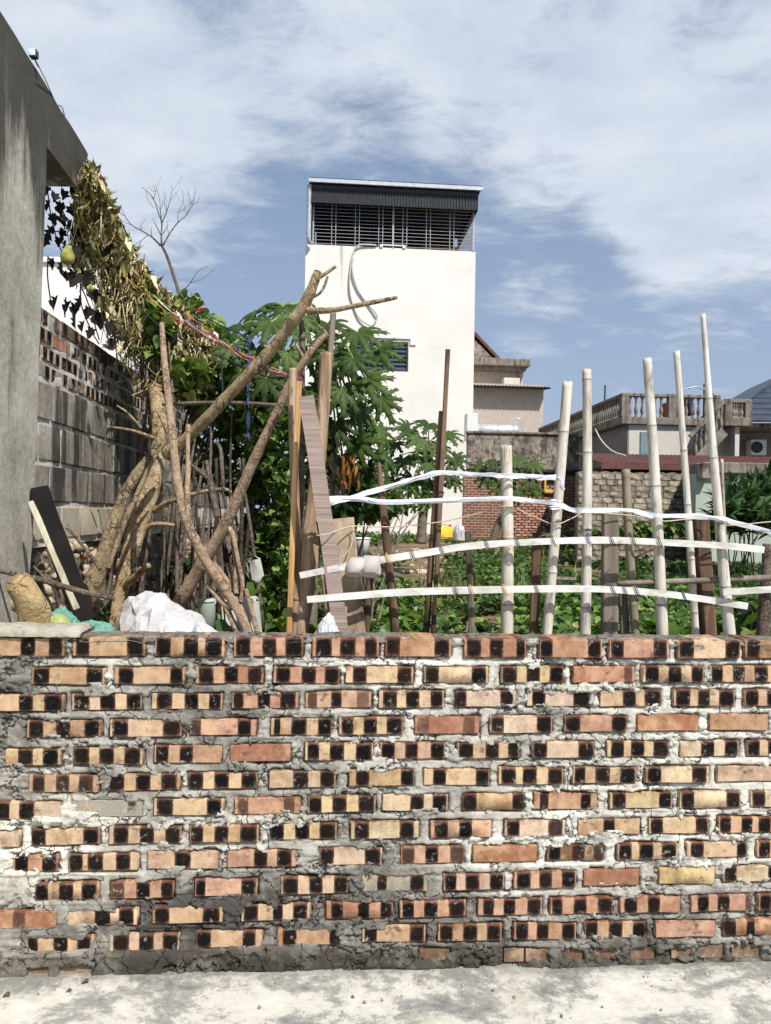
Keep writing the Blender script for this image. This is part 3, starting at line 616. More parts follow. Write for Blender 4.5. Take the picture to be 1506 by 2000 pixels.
def build_front_wall():
    t = thing('brick_wall', 'low garden wall of orange bricks with burnt black squares and thick pale mortar', 'wall', wall_pt(0, 0))
    rz = math.atan2(TW, 1); rects = []
    yb = lambda r, x: np.interp(x, [-200, 250, 750, 1250, 1700], [r[0]+(r[0]-r[1])*.9, r[0], r[1], r[2], r[2]-(r[1]-r[2])*.9])
    rows = [(r, list(bs)) for r, bs in ROWS]
    for ri, (r, bs) in enumerate(rows):      # the wall runs on a little past both sides of the picture
        if ri < 12:
            x = bs[-1][1]+16
            while x < 1800:
                sq = rnd.choice([[(4, 32), (48, 76), (94, 120)], [(4, 32), (92, 120)], [(50, 78), (92, 120)], []])
                bs.append((x, x+124, [(x+a, x+b_) for a, b_ in sq], rnd.choice('topykw'))); x += 140
            x = bs[0][0]-16
    for ri, (r, bs) in enumerate(rows):
        for (x0, x1, sq, tone) in bs:
            y = yb(r, (x0+x1)/2); s0, z = wall_sz(x0, y); s1, _ = wall_sz(x1, y)
            L = s1-s0; h = rnd.uniform(.0515, .0545) if ri < 12 else 0.046
            if ri == 0: h = 0.060
            rects.append((s0, s1, z-h/2, z+h/2, tone))
            sqs = [(((q[0]+q[1])/2-(x0+x1)/2)/(x1-x0), (q[1]-q[0])/2/(x1-x0)*0.95, (q[2] if len(q) > 2 else 1.0)*rnd.uniform(.92, 1.0)) for q in sq]
            outv = rnd.uniform(-.002, .005) if tone not in 'mc' else -0.004
            if ri == 0: outv += 0.004
            sm = {'c': 0.62, 'm': 0.40}.get(tone, 0.30 if ri in (6, 7, 8, 9) and (x0 < 330) else rnd.choice([0.1, 0.18, 0.24, 0.3]))
            if ri == 9 and 500 < x0 < 900: sm = 0.36
            brick(t, wall_pt((s0+s1)/2, z, outv-0.054), rz, (L, 0.108, h), R(rnd.uniform(-.8, .8)), sqs, TONE[tone], sm)
    # mortar: relief sheet modelled round the bricks, on a solid core
    s = np.arange(-1.42, 1.62, 0.0042); zz = np.arange(-0.02, 1.050, 0.0042)
    Sg, Zg = np.meshgrid(s, zz); dist = np.full(Sg.shape, 1.0)
    wob = (fbm(Sg*26, Zg*26, 0, 3, 3)-0.5)*0.012
    for (a, b_, c, d, tone) in rects:
        i0, i1 = np.searchsorted(s, (a-.05, b_+.05)); k0, k1 = np.searchsorted(zz, (c-.05, d+.05))
        if i1 <= i0 or k1 <= k0: continue
        ss, z2 = Sg[k0:k1, i0:i1], Zg[k0:k1, i0:i1]
        dx = np.maximum(a-ss, ss-b_); dz = np.maximum(c-z2, z2-d)
        sd = np.where((dx > 0) & (dz > 0), np.hypot(np.maximum(dx, 0), np.maximum(dz, 0)), np.maximum(dx, dz))
        if tone == 'c': sd = sd+0.006
        dist[k0:k1, i0:i1] = np.minimum(dist[k0:k1, i0:i1], sd)
    lump = fbm(Sg*9, Zg*11, 0, 31, 5, 0.55); fine = fbm(Sg*60, Zg*60, 0, 41, 4, 0.6); crag = fbm(Sg*24, Zg*30, 0, 51, 4, 0.6)
    ridge = np.abs(2*fbm(Sg*15, Zg*22, 0, 151, 4, .6)-1)
    flatg = smooth(.42, .58, fbm(Sg*5, Zg*8, 0, 161, 3))
    H = -0.0040+0.009*(lump-0.5)+(0.004+.007*flatg)*(crag-0.5)+(.003+.005*flatg)*(fine-0.5)-0.010*flatg*smooth(.10, .0, ridge)
    d2 = dist+wob
    inside = smooth(0.001, -0.004, d2)
    smz = .55*fbm(Sg*8, Zg*14, 0, 71, 3, 0.5)+.45*fbm(Sg*34, Zg*44, 0, 171, 5, 0.7)+0.10*smooth(-0.75, -1.15, Sg)+0.07*smooth(0.42, 0.30, Zg)*smooth(0.2, -0.3, Sg)+0.10*smooth(0.16, 0.06, Zg)-0.03
    smear = smooth(0.575, 0.620, smz)*smooth(-0.020, -0.006, dist+wob*1.5)
    gap = np.exp(-((d2-0.002)/0.0035)**2)*smooth(0.42, 0.60, fbm(Sg*13, Zg*13, 0, 88, 3))
    H = H*(1-inside)+(-0.022)*inside-0.010*gap
    H = np.where(smear > 0.02, np.maximum(H, -0.022+smear*(0.0245+0.007*(crag-0.4)+.003*(fine-.5))), H)
    # horizontal ledges left by the trowel
    H = H+0.004*smooth(0.55, 0.7, fbm(Sg*3, Zg*60, 0, 61, 2))*(1-inside)
    H[-1, :] -= 0.004
    base = smooth(0.10, 0.0, Zg)
    H = H+base*0.010*(lump+0.2)
    P = np.array((0, D0, 0))+Sg[..., None]*np.array(E1)+H[..., None]*np.array(EN); P[..., 2] = Zg
    ny, nx = Sg.shape; idx = np.arange(nx*ny).reshape(ny, nx)
    f = np.stack([idx[:-1, :-1], idx[:-1, 1:], idx[1:, 1:], idx[1:, :-1]], -1).reshape(-1, 4)
    lime = 0.60+0.90*(fbm(Sg*1.7+4, Zg*2.6, 0, 5, 4)-0.5)
    lime = lime+0.10*smooth(0.55, 0.46, Zg)*smooth(0.30, 0.40, Zg)*smooth(0.3, -0.4, Sg)+0.03*smooth(0.55, 0.75, Zg)*smooth(-0.2, 0.4, Sg)
    lime = lime-0.20*smooth(0.36, 0.22, Zg)-0.14*smooth(.30, .16, Zg)*smooth(-.5, -1.0, Sg)+0.10*smooth(1.02, 0.96, Zg)*smooth(0.86, 0.92, Zg)
    lime = lime-0.16*smooth(-0.98, -1.10, Sg)*smooth(0.42, 0.52, Zg)
    damp = 0.62*smooth(0.115, 0.03, Zg)+0.20*smooth(0.20, 0.07, Zg)*smooth(-0.9, -0.3, Sg)*smooth(0.5, 0.1, Sg)+0.50*smooth(1.015, 1.05, Zg)+0.26*smooth(-1.02, -1.16, Sg)*smooth(0.5, 0.65, Zg)
    core = MB(); top = wall_pt(0, 0)
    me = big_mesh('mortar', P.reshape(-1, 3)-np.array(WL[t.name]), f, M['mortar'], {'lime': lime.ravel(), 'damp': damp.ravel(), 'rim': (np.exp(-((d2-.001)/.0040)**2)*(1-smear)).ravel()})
    put('mortar', me, None, t)
    cm = MB(); box(cm, wall_pt(0.1, 0.505, -0.068), (3.4, 0.078, 1.07), (E1, -EN, Vector((0, 0, 1))))
    c_ = obj('wall_core', cm, M['wall_mortar'], t)
    # crumbling mortar and dirt along the top of the wall
    s = np.arange(-1.42, 1.62, 0.008); dd = np.linspace(0.004, -0.116, 14); Sg, Dg = np.meshgrid(s, dd)
    Zt = 1.036+0.022*fbm(Sg*16, Dg*16, 0, 7, 4, .6)-0.010*smooth(-0.09, -0.116, Dg)-0.016*smooth(-0.012, 0.004, Dg)
    P = np.array((0, D0, 0))+Sg[..., None]*np.array(E1)+Dg[..., None]*np.array(EN); P[..., 2] = Zt
    ny, nx = Sg.shape; idx = np.arange(nx*ny).reshape(ny, nx)
    f = np.stack([idx[:-1, :-1], idx[:-1, 1:], idx[1:, 1:], idx[1:, :-1]], -1).reshape(-1, 4)
    me = big_mesh('mortar_bed', P.reshape(-1, 3)-np.array(WL[t.name]), f, M['mortar'], {'lime': np.full(nx*ny, .36), 'damp': np.full(nx*ny, .52)})
    put('mortar_bed', me, None, t)
    # cement cap at the left end
    cap = MB(); a = wall_pt(wall_sz(-70, 1236)[0], 1.0); 
    s0, z0 = wall_sz(-90, 1237); s1, z1 = wall_sz(160, 1237)
    nseg = 26; V = []; F_ = []
    for i in range(nseg+1):
        s_ = s0+(s1-s0)*i/nseg; hgt = 0.024+0.006*float(vn(i*.6, 2.2))-(0.016 if i == nseg else 0)
        for (o_, zq) in ((0.012, 0.0), (0.013, hgt*.7), (-0.004, hgt), (-0.08, hgt*1.1), (-0.118, hgt*.8), (-0.12, 0.0)):
            p = wall_pt(s_, 1.044+zq+0.003*float(vn(i*.9, o_*90)), o_+0.004*float(vn(i*.7, zq*300))); V.append(tuple(p))
    for i in range(nseg):
        for k in range(5): F_.append((i*6+k, i*6+6+k, i*6+7+k, i*6+1+k))
    F_.append(tuple(nseg*6+k for k in range(6)))
    cap.add(V, F_); obj('cement_cap', cap, M['bark' if False else 'concrete'], t)
build_front_wall()

# ================================================================== LEFT SIDE: concrete house wall, block wall
VPD = -0.06
def left_plane(c):
    def Pt(x, y):
        a, b = ab(x, y); Y = -c/(a/F_PX-VPD)
        return Y, CAMH+b*Y/F_PX
    def Wp(Y, z, out=0.0): return Vector((-c+VPD*Y+out, Y, z))
    return Pt, Wp
LROT = math.pi/2-math.atan(VPD)*1.0
def build_concrete_frame():
    Pt, Wp = left_plane(1.22)
    pts = [(Pt(48, 1240)[0]-0.05, 0.15)]
    pts = [(2.905-0.06, 0.0), Pt(50, 1240), Pt(66, 1000), Pt(80, 620), Pt(92, 289), Pt(150, 366), Pt(172, 302), ]
    top0 = Pt(170, 297); tA = Pt(2, 24); sl = (top0[1]-tA[1])/(top0[0]-tA[0])
    outer = pts+[top0, tA, (1.55, tA[1]+sl*(1.55-tA[0])), (1.55, 0.0)]
    # refine the outline so that the edge can be uneven
    poly = []
    for i, p in enumerate(outer):
        q = outer[(i+1) % len(outer)]; n = max(1, int(math.hypot(q[0]-p[0], q[1]-p[1])/0.10))
        for k in range(n): poly.append((p[0]+(q[0]-p[0])*k/n+rnd.uniform(-.004, .004), p[1]+(q[1]-p[1])*k/n+rnd.uniform(-.004, .004)))
    n = len(poly); V = [tuple(Wp(y, z, 0.0)) for y, z in poly]+[tuple(Wp(y, z, -0.22)) for y, z in poly]
    F_ = [tuple(range(n))[::-1], tuple(range(n, 2*n))]+[(i, (i+1) % n, n+(i+1) % n, n+i) for i in range(n)]
    mb = MB().add(V, F_)
    o = obj('concrete_wall', mb, M['concrete'], None, 'grey rendered concrete pillar and overhead beam of the building at the left edge', 'concrete wall', sm=False)
    # flood lamp and cable on the beam
    lt = thing('flood_lamp', 'small floodlight standing on the top edge of the concrete beam', 'lamp', W(70, 122, 2.86))
    Y = 2.86; body = MB(); c = W(66, 106, Y)
    box(body, c, (0.030, 0.026, 0.032), ch=0.004); obj('lamp_housing', body, M['dark_cable'], lt)
    gl = MB(); box(gl, c+Vector((0.0, -0.0155, 0)), (0.024, 0.004, 0.026), ch=0.001); flat('lamp_glass', (176, 190, 204), (200, 210, 220), rough=0.15, spec=0.6); obj('lens', gl, M['lamp_glass'], lt)
    br = MB(); ptube(br, [(67, 114, Y, 3), (71, 122, Y, 3), (75, 130, Y+.02, 3)], 6); obj('bracket', br, M['dark_cable'], lt)
    cb = MB(); ptube(cb, [(75, 128, 2.86, 1.8), (90, 158, 2.96, 1.8), (102, 186, 3.05, 1.8), (112, 206, 3.12, 1.8), (116, 206, 3.14, 1.8), (122, 211, 3.18, 1.8), (126, 226, 3.25, 1.8)], 5)
    obj('electric_cable', cb, M['dark_cable'], None, 'thin dark cable running from the floodlight along the beam edge', 'cable')
build_concrete_frame()

def build_block_wall():
    c = 1.29; Pt, Wp = left_plane(c); rz = math.pi/2+math.atan(-VPD)
    t = thing('boundary_wall', 'weathered boundary wall of grey blocks topped with old brick courses behind the pillar', 'wall', Wp(3.4, 0.7))
    e1 = Vector((VPD, 1, 0)).normalized()
    zs = [1.29, 1.455, 1.632, 1.807, 1.985]
    Yend = 10.5; Ybr = 6.6
    # mortar backing
    mb = MB(); nY, nZ = 220, 70
    Yg, Zg = np.meshgrid(np.linspace(2.5, Yend, nY), np.linspace(1.27, 1.985, nZ))
    O = 0.003+0.015*(fbm(Yg*12, Zg*16, 0, 3, 4)-.5)
    def sheet(name, Yg, Zg, O, mat_):
        P = np.stack([-c+VPD*Yg+O, Yg, Zg], -1)-np.array(WL[t.name]); ny, nx = Yg.shape; idx = np.arange(nx*ny).reshape(ny, nx)
        f = np.stack([idx[:-1, :-1], idx[:-1, 1:], idx[1:, 1:], idx[1:, :-1]], -1).reshape(-1, 4)
        put(name, big_mesh(name, P.reshape(-1, 3), f, mat_), None, t)
    sheet('mortar', Yg, Zg, O, M['wall_mortar'])
    Yg, Zg = np.meshgrid(np.linspace(2.5, Ybr, 200), np.linspace(1.985, 2.290, 50))
    sheet('mortar', Yg, Zg, 0.001+0.018*(fbm(Yg*12, Zg*16, 0, 13, 4)-.5), M['wall_mortar'])
    cm = MB(); box(cm, Wp((2.5+Yend)/2, 1.0, -0.07), (0.09, Yend-2.5, 1.94), (Vector((1, -VPD, 0)).normalized(), e1, Vector((0, 0, 1))))
    box(cm, Wp((2.5+Ybr)/2, 2.125, -0.07), (0.09, Ybr-2.5, 0.33), (Vector((1, -VPD, 0)).normalized(), e1, Vector((0, 0, 1))))
    obj('wall_core', cm, M['wall_mortar'], t)
    # blocks
    bm = []
    for q in range(5):
        m_ = MB(); box(m_, (0, 0, 0), (1, 1, 1), ch=0.03, jit=0.012); me = m_.mesh('block'); me.set_sharp_from_angle(angle=R(35)); bm.append(me)
    for r in range(4):
        z0, z1 = zs[r], zs[r+1]; Y = 2.62+(0.13 if r % 2 else 0.0); 
        while Y < 8.2:
            L = 0.252+rnd.uniform(-.012, .012)
            me = rnd.choice(bm); mt = M['block_pale'] if r == 0 else M['block']
            me2 = me if r else None
            if r == 0:
                if 'pale' not in globals().setdefault('_pale', {}): _pale['pale'] = [b_.copy() for b_ in bm]
                me = rnd.choice(_pale['pale'])
            o = put('block', me, mt, t, Wp(Y+L/2, (z0+z1)/2, -0.040+rnd.uniform(-.004, .006))-WL[t.name], (R(rnd.uniform(-.7, .7)), 0, rz), scale=(L-0.004-rnd.uniform(0.006, .016), 0.10, z1-z0-0.016-rnd.uniform(0, .008)))
            Y += L
    # brick courses
    tones = [srgb(148, 124, 110), srgb(124, 108, 98), srgb(184, 172, 156), srgb(158, 148, 136)]
    for r in range(4):
        z0 = 1.998+r*0.0765; Y = 2.60+(0.11 if r % 2 else 0.0)
        while Y < Ybr-0.03:
            L = min(0.205+rnd.uniform(-.008, .008), Ybr-Y)
            sq = rnd.choice([[(-.36, .12, 1), (0, .12, 1), (.36, .12, 1)], [(-.36, .12, 1), (.36, .12, 1)], [(-.3, .12, .9), (.1, .12, .9)]])
            tn = rnd.choice(tones); dark = 0
            if r == 3: tn = srgb(96, 86, 74); sq = [(q[0], q[1]*1.1, .85) for q in sq]
            if r == 2 and 3.25 < Y+L/2 < 3.48: sq, tn = [], srgb(196, 112, 76)
            brick(t, Wp(Y+L/2, z0+0.030, -0.045+rnd.uniform(-.003, .004)), rz, (L-.006, 0.10, 0.058 if r < 3 else 0.066), R(rnd.uniform(-1, 1)), sq, tn, rnd.uniform(.30, .52))
            Y += L+0.014
    # rubble footing: stones bedded under the blocks
    sm = []
    for q in range(6):
        bm_ = MB(); rr = random.Random(40+q); n1, n2 = 6, 4; V = [(0, 0, -.5)]; F_ = []
        for j in range(1, n2):
            for i in range(n1):
                ph = math.pi*j/n2; th = 2*math.pi*i/n1; k = rr.uniform(.78, 1.1)*.5
                V.append((k*math.sin(ph)*math.cos(th), k*math.sin(ph)*math.sin(th), -k*math.cos(ph)))
        V.append((0, 0, .5)); T_ = len(V)-1
        for i in range(n1):
            F_.append((0, 1+(i+1) % n1, 1+i)); F_.append((T_, T_-n1+i, T_-n1+(i+1) % n1))
            for j in range(n2-2): F_.append((1+j*n1+i, 1+j*n1+(i+1) % n1, 1+(j+1)*n1+(i+1) % n1, 1+(j+1)*n1+i))
        me = MB().add(V, F_).mesh('stone', sm := True) if False else MB().add(V, F_).mesh('stone'); me.set_sharp_from_angle(angle=R(50)); me.materials.append(M['stone']); globals().setdefault('STONES', []).append(me)
    n = 0
    while n < 290:
        Y = rnd.uniform(2.75, 6.6) if n > 60 else rnd.uniform(2.75, 4.2); z = rnd.uniform(0.80, 1.29); sz = rnd.uniform(.03, .075)*(1.35 if n % 9 == 0 else 1)
        put('stone', rnd.choice(STONES), None, t, Wp(Y, z, 0.004+(1.29-z)*0.22+rnd.uniform(-.02, .02))-WL[t.name], [rnd.uniform(0, 6) for _ in range(3)], scale=(sz, sz*rnd.uniform(.7, 1.1), sz*rnd.uniform(.55, .9))); n += 1
    rb = MB(); Yg, Zg = np.meshgrid(np.linspace(2.5, Yend, 170), np.linspace(0.60, 1.285, 44))
    O = -0.012+(1.29-Zg)*0.22+0.07*(fbm(Yg*13, Zg*15, 0, 23, 4)-.55)
    rub = stuffmat('rubble', [(0.3, srgb(52, 44, 36)), (0.5, srgb(112, 98, 80)), (0.7, srgb(168, 152, 128))], 16, bump=1.0, bdist=0.02)
    sheet('rubble_bed', Yg, Zg, O, rub)
build_block_wall()
# white house far behind the boundary wall
def build_far_left():
    Y = 13.0; p0 = W(-300, 508, Y); p1 = W(228, 508, Y)
    t = thing('plain_house', 'plain white house seen above the boundary wall beside the concrete pillar', 'house', (p0.x, Y, 0.3))
    mb = MB(); box(mb, ((p0.x+p1.x)/2, Y+.75, (p0.z+.3)/2), (p1.x-p0.x, 1.5, p0.z-.3)); obj('wall', mb, M['white_wall'], t, sm=False)
    rf = MB(); box(rf, ((p0.x+p1.x)/2, Y+.75, p0.z+0.052), (p1.x-p0.x+.12, 1.6, 0.10), ch=0.01); obj('parapet', rf, M['white_wall'], t, sm=False)
build_far_left()

def build_grit():
    g_ = np.random.default_rng(5); mb = MB()
    for i in range(150):
        s_ = g_.uniform(-1.3, 1.5); o_ = .012+abs(g_.normal(0, .05)) if i < 110 else g_.uniform(.02, .3); r_ = g_.uniform(.0015, .005) if i < 130 else g_.uniform(.004, .009)
        c = wall_pt(s_, .004+r_*.4, o_); V = [c+Vector((r_*math.cos(a)*g_.uniform(.6, 1.2), r_*math.sin(a)*g_.uniform(.6, 1.2), q)) for q in (-r_*.5,) for a in (0, 1.26, 2.5, 3.77, 5.0)]+[c+Vector((0, 0, r_*g_.uniform(.5, .9)))]
        mb.add([tuple(v) for v in V], [(k, (k+1) % 5, 5) for k in range(5)])
    obj('grit', mb, M['stone'], None, 'crumbs of mortar and grit along the foot of the brick wall', 'grit', kind='stuff', sm=False)
    for (x, y, lab) in ((166, 1923, 'curled brown dry leaf on the pavement near the foot of the wall'), (12, 1949, 'flat brown dry leaf at the left edge of the pavement'), (134, 1941, 'small dry twig lying on the pale pavement')):
        a, b = ab(x, y); Y = -CAMH*F_PX/b; c = Vector((a*Y/F_PX, Y, .004)); l = MB(); n = 6; V = []
        L, w_ = (.022, .010) if 'leaf' in lab else (.018, .003)
        for i in range(n):
            u = i/(n-1); w2 = w_*math.sin(math.pi*(.12+.8*u)); V += [(c.x+L*(u-.5), c.y-w2*.7, .004+.008*math.sin(u*2.6)), (c.x+L*(u-.5), c.y, .0045+.004*math.sin(u*2.6)), (c.x+L*(u-.5), c.y+w2*.7, .005+.011*math.sin(u*2.2))]
        F_ = [(3*i+k, 3*i+3+k, 3*i+4+k, 3*i+1+k) for i in range(n-1) for k in (0, 1)]; l.add(V, F_); obj('dry_leaf' if 'leaf' in lab else 'dry_twig', l, M['twig'], None, lab, 'leaf' if 'leaf' in lab else 'twig')
build_grit()
# ================================================================== HOUSES BEHIND THE GARDEN
class Frame:
    """upright local frame of a building: s along its front, d into it, z up"""
    def __init__(s, px, Y, t):
        a, _ = ab(*px); s.D = Y-t*(a*Y/F_PX); s.t = t
        s.o = Vector((a*Y/F_PX, Y, 0)); s.e1 = Vector((1, t, 0)).normalized(); s.e2 = Vector((-t, 1, 0)).normalized(); s.ez = Vector((0, 0, 1))
    def px(s, x, y, d=0.0):
        """point of the front plane (set back by d) seen at a photo pixel -> (s, z)"""
        a, b = ab(x, y); D = s.D+d*math.sqrt(1+s.t**2); Y = D/(1-s.t*a/F_PX)
        p = Vector((a*Y/F_PX, Y, 0)); return (p-s.o).dot(s.e1), CAMH+b*Y/F_PX
    def pt(s, a, d, z): return s.o+s.e1*a+s.e2*d+s.ez*z
    def box(s, mb, s0, s1, d0, d1, z0, z1, ch=0.0):
        return box(mb, s.pt((s0+s1)/2, (d0+d1)/2, (z0+z1)/2), (abs(s1-s0), abs(d1-d0), abs(z1-z0)), (s.e1, s.e2, s.ez), ch)
flat('window_frame', (58, 50, 48), (78, 68, 64), 0.5); flat('roof_metal', (168, 172, 178), (206, 208, 212), 0.45, 0.2); flat('dark_metal', (40, 42, 46), (60, 62, 66), 0.6)
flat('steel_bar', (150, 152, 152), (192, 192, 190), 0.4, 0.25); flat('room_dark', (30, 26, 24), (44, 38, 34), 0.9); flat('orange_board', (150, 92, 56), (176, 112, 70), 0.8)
flat('hose', (178, 172, 164), (200, 196, 188), 0.6)
def glass_mat():
    m_, t, b, o = newmat('louvre_glass'); b.inputs['Base Color'].default_value = srgb(64, 82, 92); b.inputs['Roughness'].default_value = 0.12; b.inputs['Specular IOR Level'].default_value = 0.6
    return m_
M['glass'] = glass_mat()
def build_white_house():
    f = Frame((597, 477), 30.0, 0.080)
    W1 = f.px(929, 492)[0]; zt = f.px(760, 484)[1]; D = 8.5
    t = thing('white_house', 'tall narrow white house with a caged roof terrace and one small louvred window', 'house', f.pt(W1/2, D/2, 0.4))
    wa, zb = f.px(690, 722); wb, zc = f.px(798, 668)
    mb = MB(); z0 = 0.2
    f.box(mb, 0, W1, 0.12, D, z0, zt-0.9)
    f.box(mb, 0, wa, 0, 0.119, z0, zt); f.box(mb, wb, W1, 0, 0.119, z0, zt); f.box(mb, wa, wb, 0, 0.119, z0, zb); f.box(mb, wa, wb, 0, 0.119, zc, zt)
    f.box(mb, 0, 0.12, 0.12, D, zt-0.899, zt); f.box(mb, W1-0.12, W1, 0.12, D, zt-0.899, zt); f.box(mb, 0.12, W1-.12, D-.12, D, zt-0.899, zt)
    obj('wall', mb, M['house_white'], t, sm=False)
    fr = MB(); w_ = 0.07
    for (a0, a1, q0, q1) in ((wa, wb, zb, zb+w_), (wa, wb, zc-w_, zc), (wa, wa+w_, zb+w_, zc-w_), (wb-w_, wb, zb+w_, zc-w_), ((wa+wb)/2+.14-.035, (wa+wb)/2+.14+.035, zb+w_, zc-w_)):
        f.box(fr, a0, a1, -0.012, 0.10, q0, q1)
    win = obj('window', fr, M['window_frame'], t, sm=False)
    n = 6
    for k in range(n):
        q = zb+w_+(zc-zb-2*w_)*(k+.5)/n
        sl = MB(); box(sl, f.pt((wa+wb)/2, 0.08, q), (wb-wa-2*w_, 0.012, (zc-zb)/n*1.05), (f.e1, (f.e2*math.cos(.5)-f.ez*math.sin(.5)), (f.ez*math.cos(.5)+f.e2*math.sin(.5))))
        obj('louvre', sl, M['glass'], win, sm=False)
    # drip moulding over the window
    hd = MB(); ha, hz = f.px(735, 658); hb, _ = f.px(806, 658)
    f.box(hd, ha-.6, hb, -0.06, -0.001, hz-.05, hz+.05); f.box(hd, hb-.10, hb, -0.06, -0.001, hz-.24, hz-.0505); f.box(hd, hb-.0995, hb+.14, -0.06, -0.001, hz-.29, hz-.2405); obj('drip_moulding', hd, M['house_white'], t, sm=False)
    # rain stain strip is in the wall; cage on the terrace
    sL, _ = f.px(609, 420); sR, _ = f.px(926, 430); zr = f.px(605, 366)[1]; zr2 = f.px(935, 382)[1]
    cd = 4.2
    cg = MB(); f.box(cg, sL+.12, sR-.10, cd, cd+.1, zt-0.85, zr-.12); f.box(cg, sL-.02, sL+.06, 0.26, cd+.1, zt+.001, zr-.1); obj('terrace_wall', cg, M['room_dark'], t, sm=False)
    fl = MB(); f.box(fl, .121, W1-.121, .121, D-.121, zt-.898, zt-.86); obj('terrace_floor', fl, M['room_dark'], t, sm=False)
    s0, s1 = sL-.12, sR+.20
    rf = MB(); box(rf, f.pt((s0+s1)/2, cd/2-.15, (zr+zr2)/2), (s1-s0, cd+.9, .05), (f.e1, (f.e2-f.ez*.05).normalized(), (f.ez+f.e2*.05).normalized())); obj('roof_sheet', rf, M['dark_metal'], t, sm=False)
    eg = MB(); f.box(eg, s0-.02, s1+.03, -.66, -.60, zr-.055, zr+.10, .01); obj('roof_edge', eg, M['roof_metal'], t, sm=False)
    # corrugated valance hanging under the roof edge
    zv0, zv1 = f.px(700, 408)[1], zr-.06; ncor = 56
    V, F_ = [], []
    for i in range(ncor*4+1):
        s_ = sL-.02+(sR+.06-sL)*i/(ncor*4); d_ = -.46+(.035 if (i//2) % 2 else 0)
        V += [tuple(f.pt(s_, d_, zv0-.0*i)), tuple(f.pt(s_, d_, zv1))]
    for i in range(ncor*4): F_.append((2*i, 2*i+2, 2*i+3, 2*i+1))
    obj('corrugated_valance', MB().add(V, F_), M['dark_metal'], t, sm=False)
    for sx in (sL-.02, sR+.06):
        g_ = MB(); f.box(g_, sx-.012, sx+.012, -.43, cd, zv0, zv1); obj('roof_gable', g_, M['dark_metal'], t, sm=False)
    bars = 12
    for k in range(bars):
        z = zt+.08+(zv0+.12-zt-.08)*k/(bars-1); b_ = MB(); f.box(b_, sL, sR, .05, .072, z-.007, z+.007); obj('bar', b_, M['steel_bar'], t, sm=False)
        b_ = MB(); f.box(b_, sR-.018, sR+.004, .0725, cd, z-.007, z+.007); obj('bar', b_, M['steel_bar'], t, sm=False)
    for xx in (648, 656, 694, 702, 740, 748, 787, 795, 833, 841, 879, 887):
        s_, _ = f.px(xx, 445); b_ = MB(); f.box(b_, s_-.012, s_+.012, .025, .049, zt+.001, zv0+.2); obj('bar', b_, M['steel_bar'], t, sm=False)
    for xx, w2 in ((612, .03), (768, .035), (925, .04)):
        s_, _ = f.px(xx, 445); b_ = MB(); f.box(b_, s_-w2, s_+w2, -.02, .0245, zt+.001, zv0+.3); obj('cage_post', b_, M['steel_bar'], t, sm=False)
    for k in range(7):
        b_ = MB(); d_ = .4+k*.55; f.box(b_, sR+.005, sR+.03, d_-.012, d_+.012, zt-.2, zv0+.2); obj('bar', b_, M['steel_bar'], t, sm=False)
    pp = MB(); sp = sL-.10; tube(pp, [f.pt(sp, -.5, zr-.1), f.pt(sp, -.42, zr-.3), f.pt(sp, -.34, (zr+zt)/2), f.pt(sp, -.28, zt+.1), f.pt(sp+.06, -.12, zt+.02)], [.09]*5, 10, 14); obj('drain_pipe', pp, M['roof_metal'], t)
    ob = MB(); a0, q0 = f.px(820, 486); f.box(ob, a0+.3, a0+2.0, 2.2, 3.2, zt-.85, zt+.95, .02); b1 = obj('cupboard', ob, M['orange_board'], None, 'brown cupboard behind the bars of the roof terrace', 'cupboard', sm=False)
    br = MB(); a0, q0 = f.px(742, 484); a1, _ = f.px(792, 484); f.box(br, a0, a1, -.05, .04, zt+.075, zt+.12); f.box(br, a0, a0+.12, -.05, .04, zt+.001, zt+.0745); f.box(br, a1-.12, a1, -.05, .04, zt+.001, zt+.0745)
    obj('bracket', br, M['house_white'], t, sm=False)
    # hose loop hanging down the facade
    hs = MB(); P = [(735, 480), (716, 479), (700, 481), (690, 495), (684, 530), (683, 565), (688, 592), (700, 620), (715, 633), (727, 636), (736, 622), (733, 612), (716, 592), (698, 565), (688, 530), (690, 500)]
    PP = []
    for i, (x, y) in enumerate(P):
        a, z = f.px(x, y); PP.append(f.pt(a, -.05-.02*(i % 3), max(z, 0)))
    tube(hs, PP, [.036]*len(PP), 6, 80); obj('hose', hs, M['hose'], None, 'thin grey hose looping down the white house facade from the roof terrace', 'hose')
def house_white():
    m_, t, b, o = newmat('house_white'); pos = t.add('ShaderNodeNewGeometry').outputs['Position']
    n = t.noise(pos, 0.6, 7, .65); col = t.ramp(n, [(0.3, srgb(220, 216, 206)), (0.7, srgb(234, 230, 222))])
    sp = t.add('ShaderNodeSeparateXYZ'); t.put(sp.inputs[0], pos)
    st = t.noise(t.mapping(pos, (3.2, 3.2, .16)), 1.0, 7, .65)
    top = t.mapr(sp.outputs[2], 8.5, 12.4, -.10, .06, smooth=False); low = t.mapr(sp.outputs[2], 1.0, 3.2, .16, 0, smooth=False)
    col = t.mix(t.mapr(t.m('ADD', t.m('ADD', st, top), low), .60, .84, 0, .7), col, srgb(138, 131, 118))
    pt_ = t.noise(pos, 1.3, 6, .6); col = t.mix(t.mapr(pt_, .60, .70, 0, .15), col, srgb(196, 188, 174))
    t.put(b.inputs['Base Color'], col); b.inputs['Roughness'].default_value = .85
    t.put(b.inputs['Normal'], t.bump(t.noise(pos, 20, 6), .12, .01)); return m_
M['house_white'] = house_white()
build_white_house()

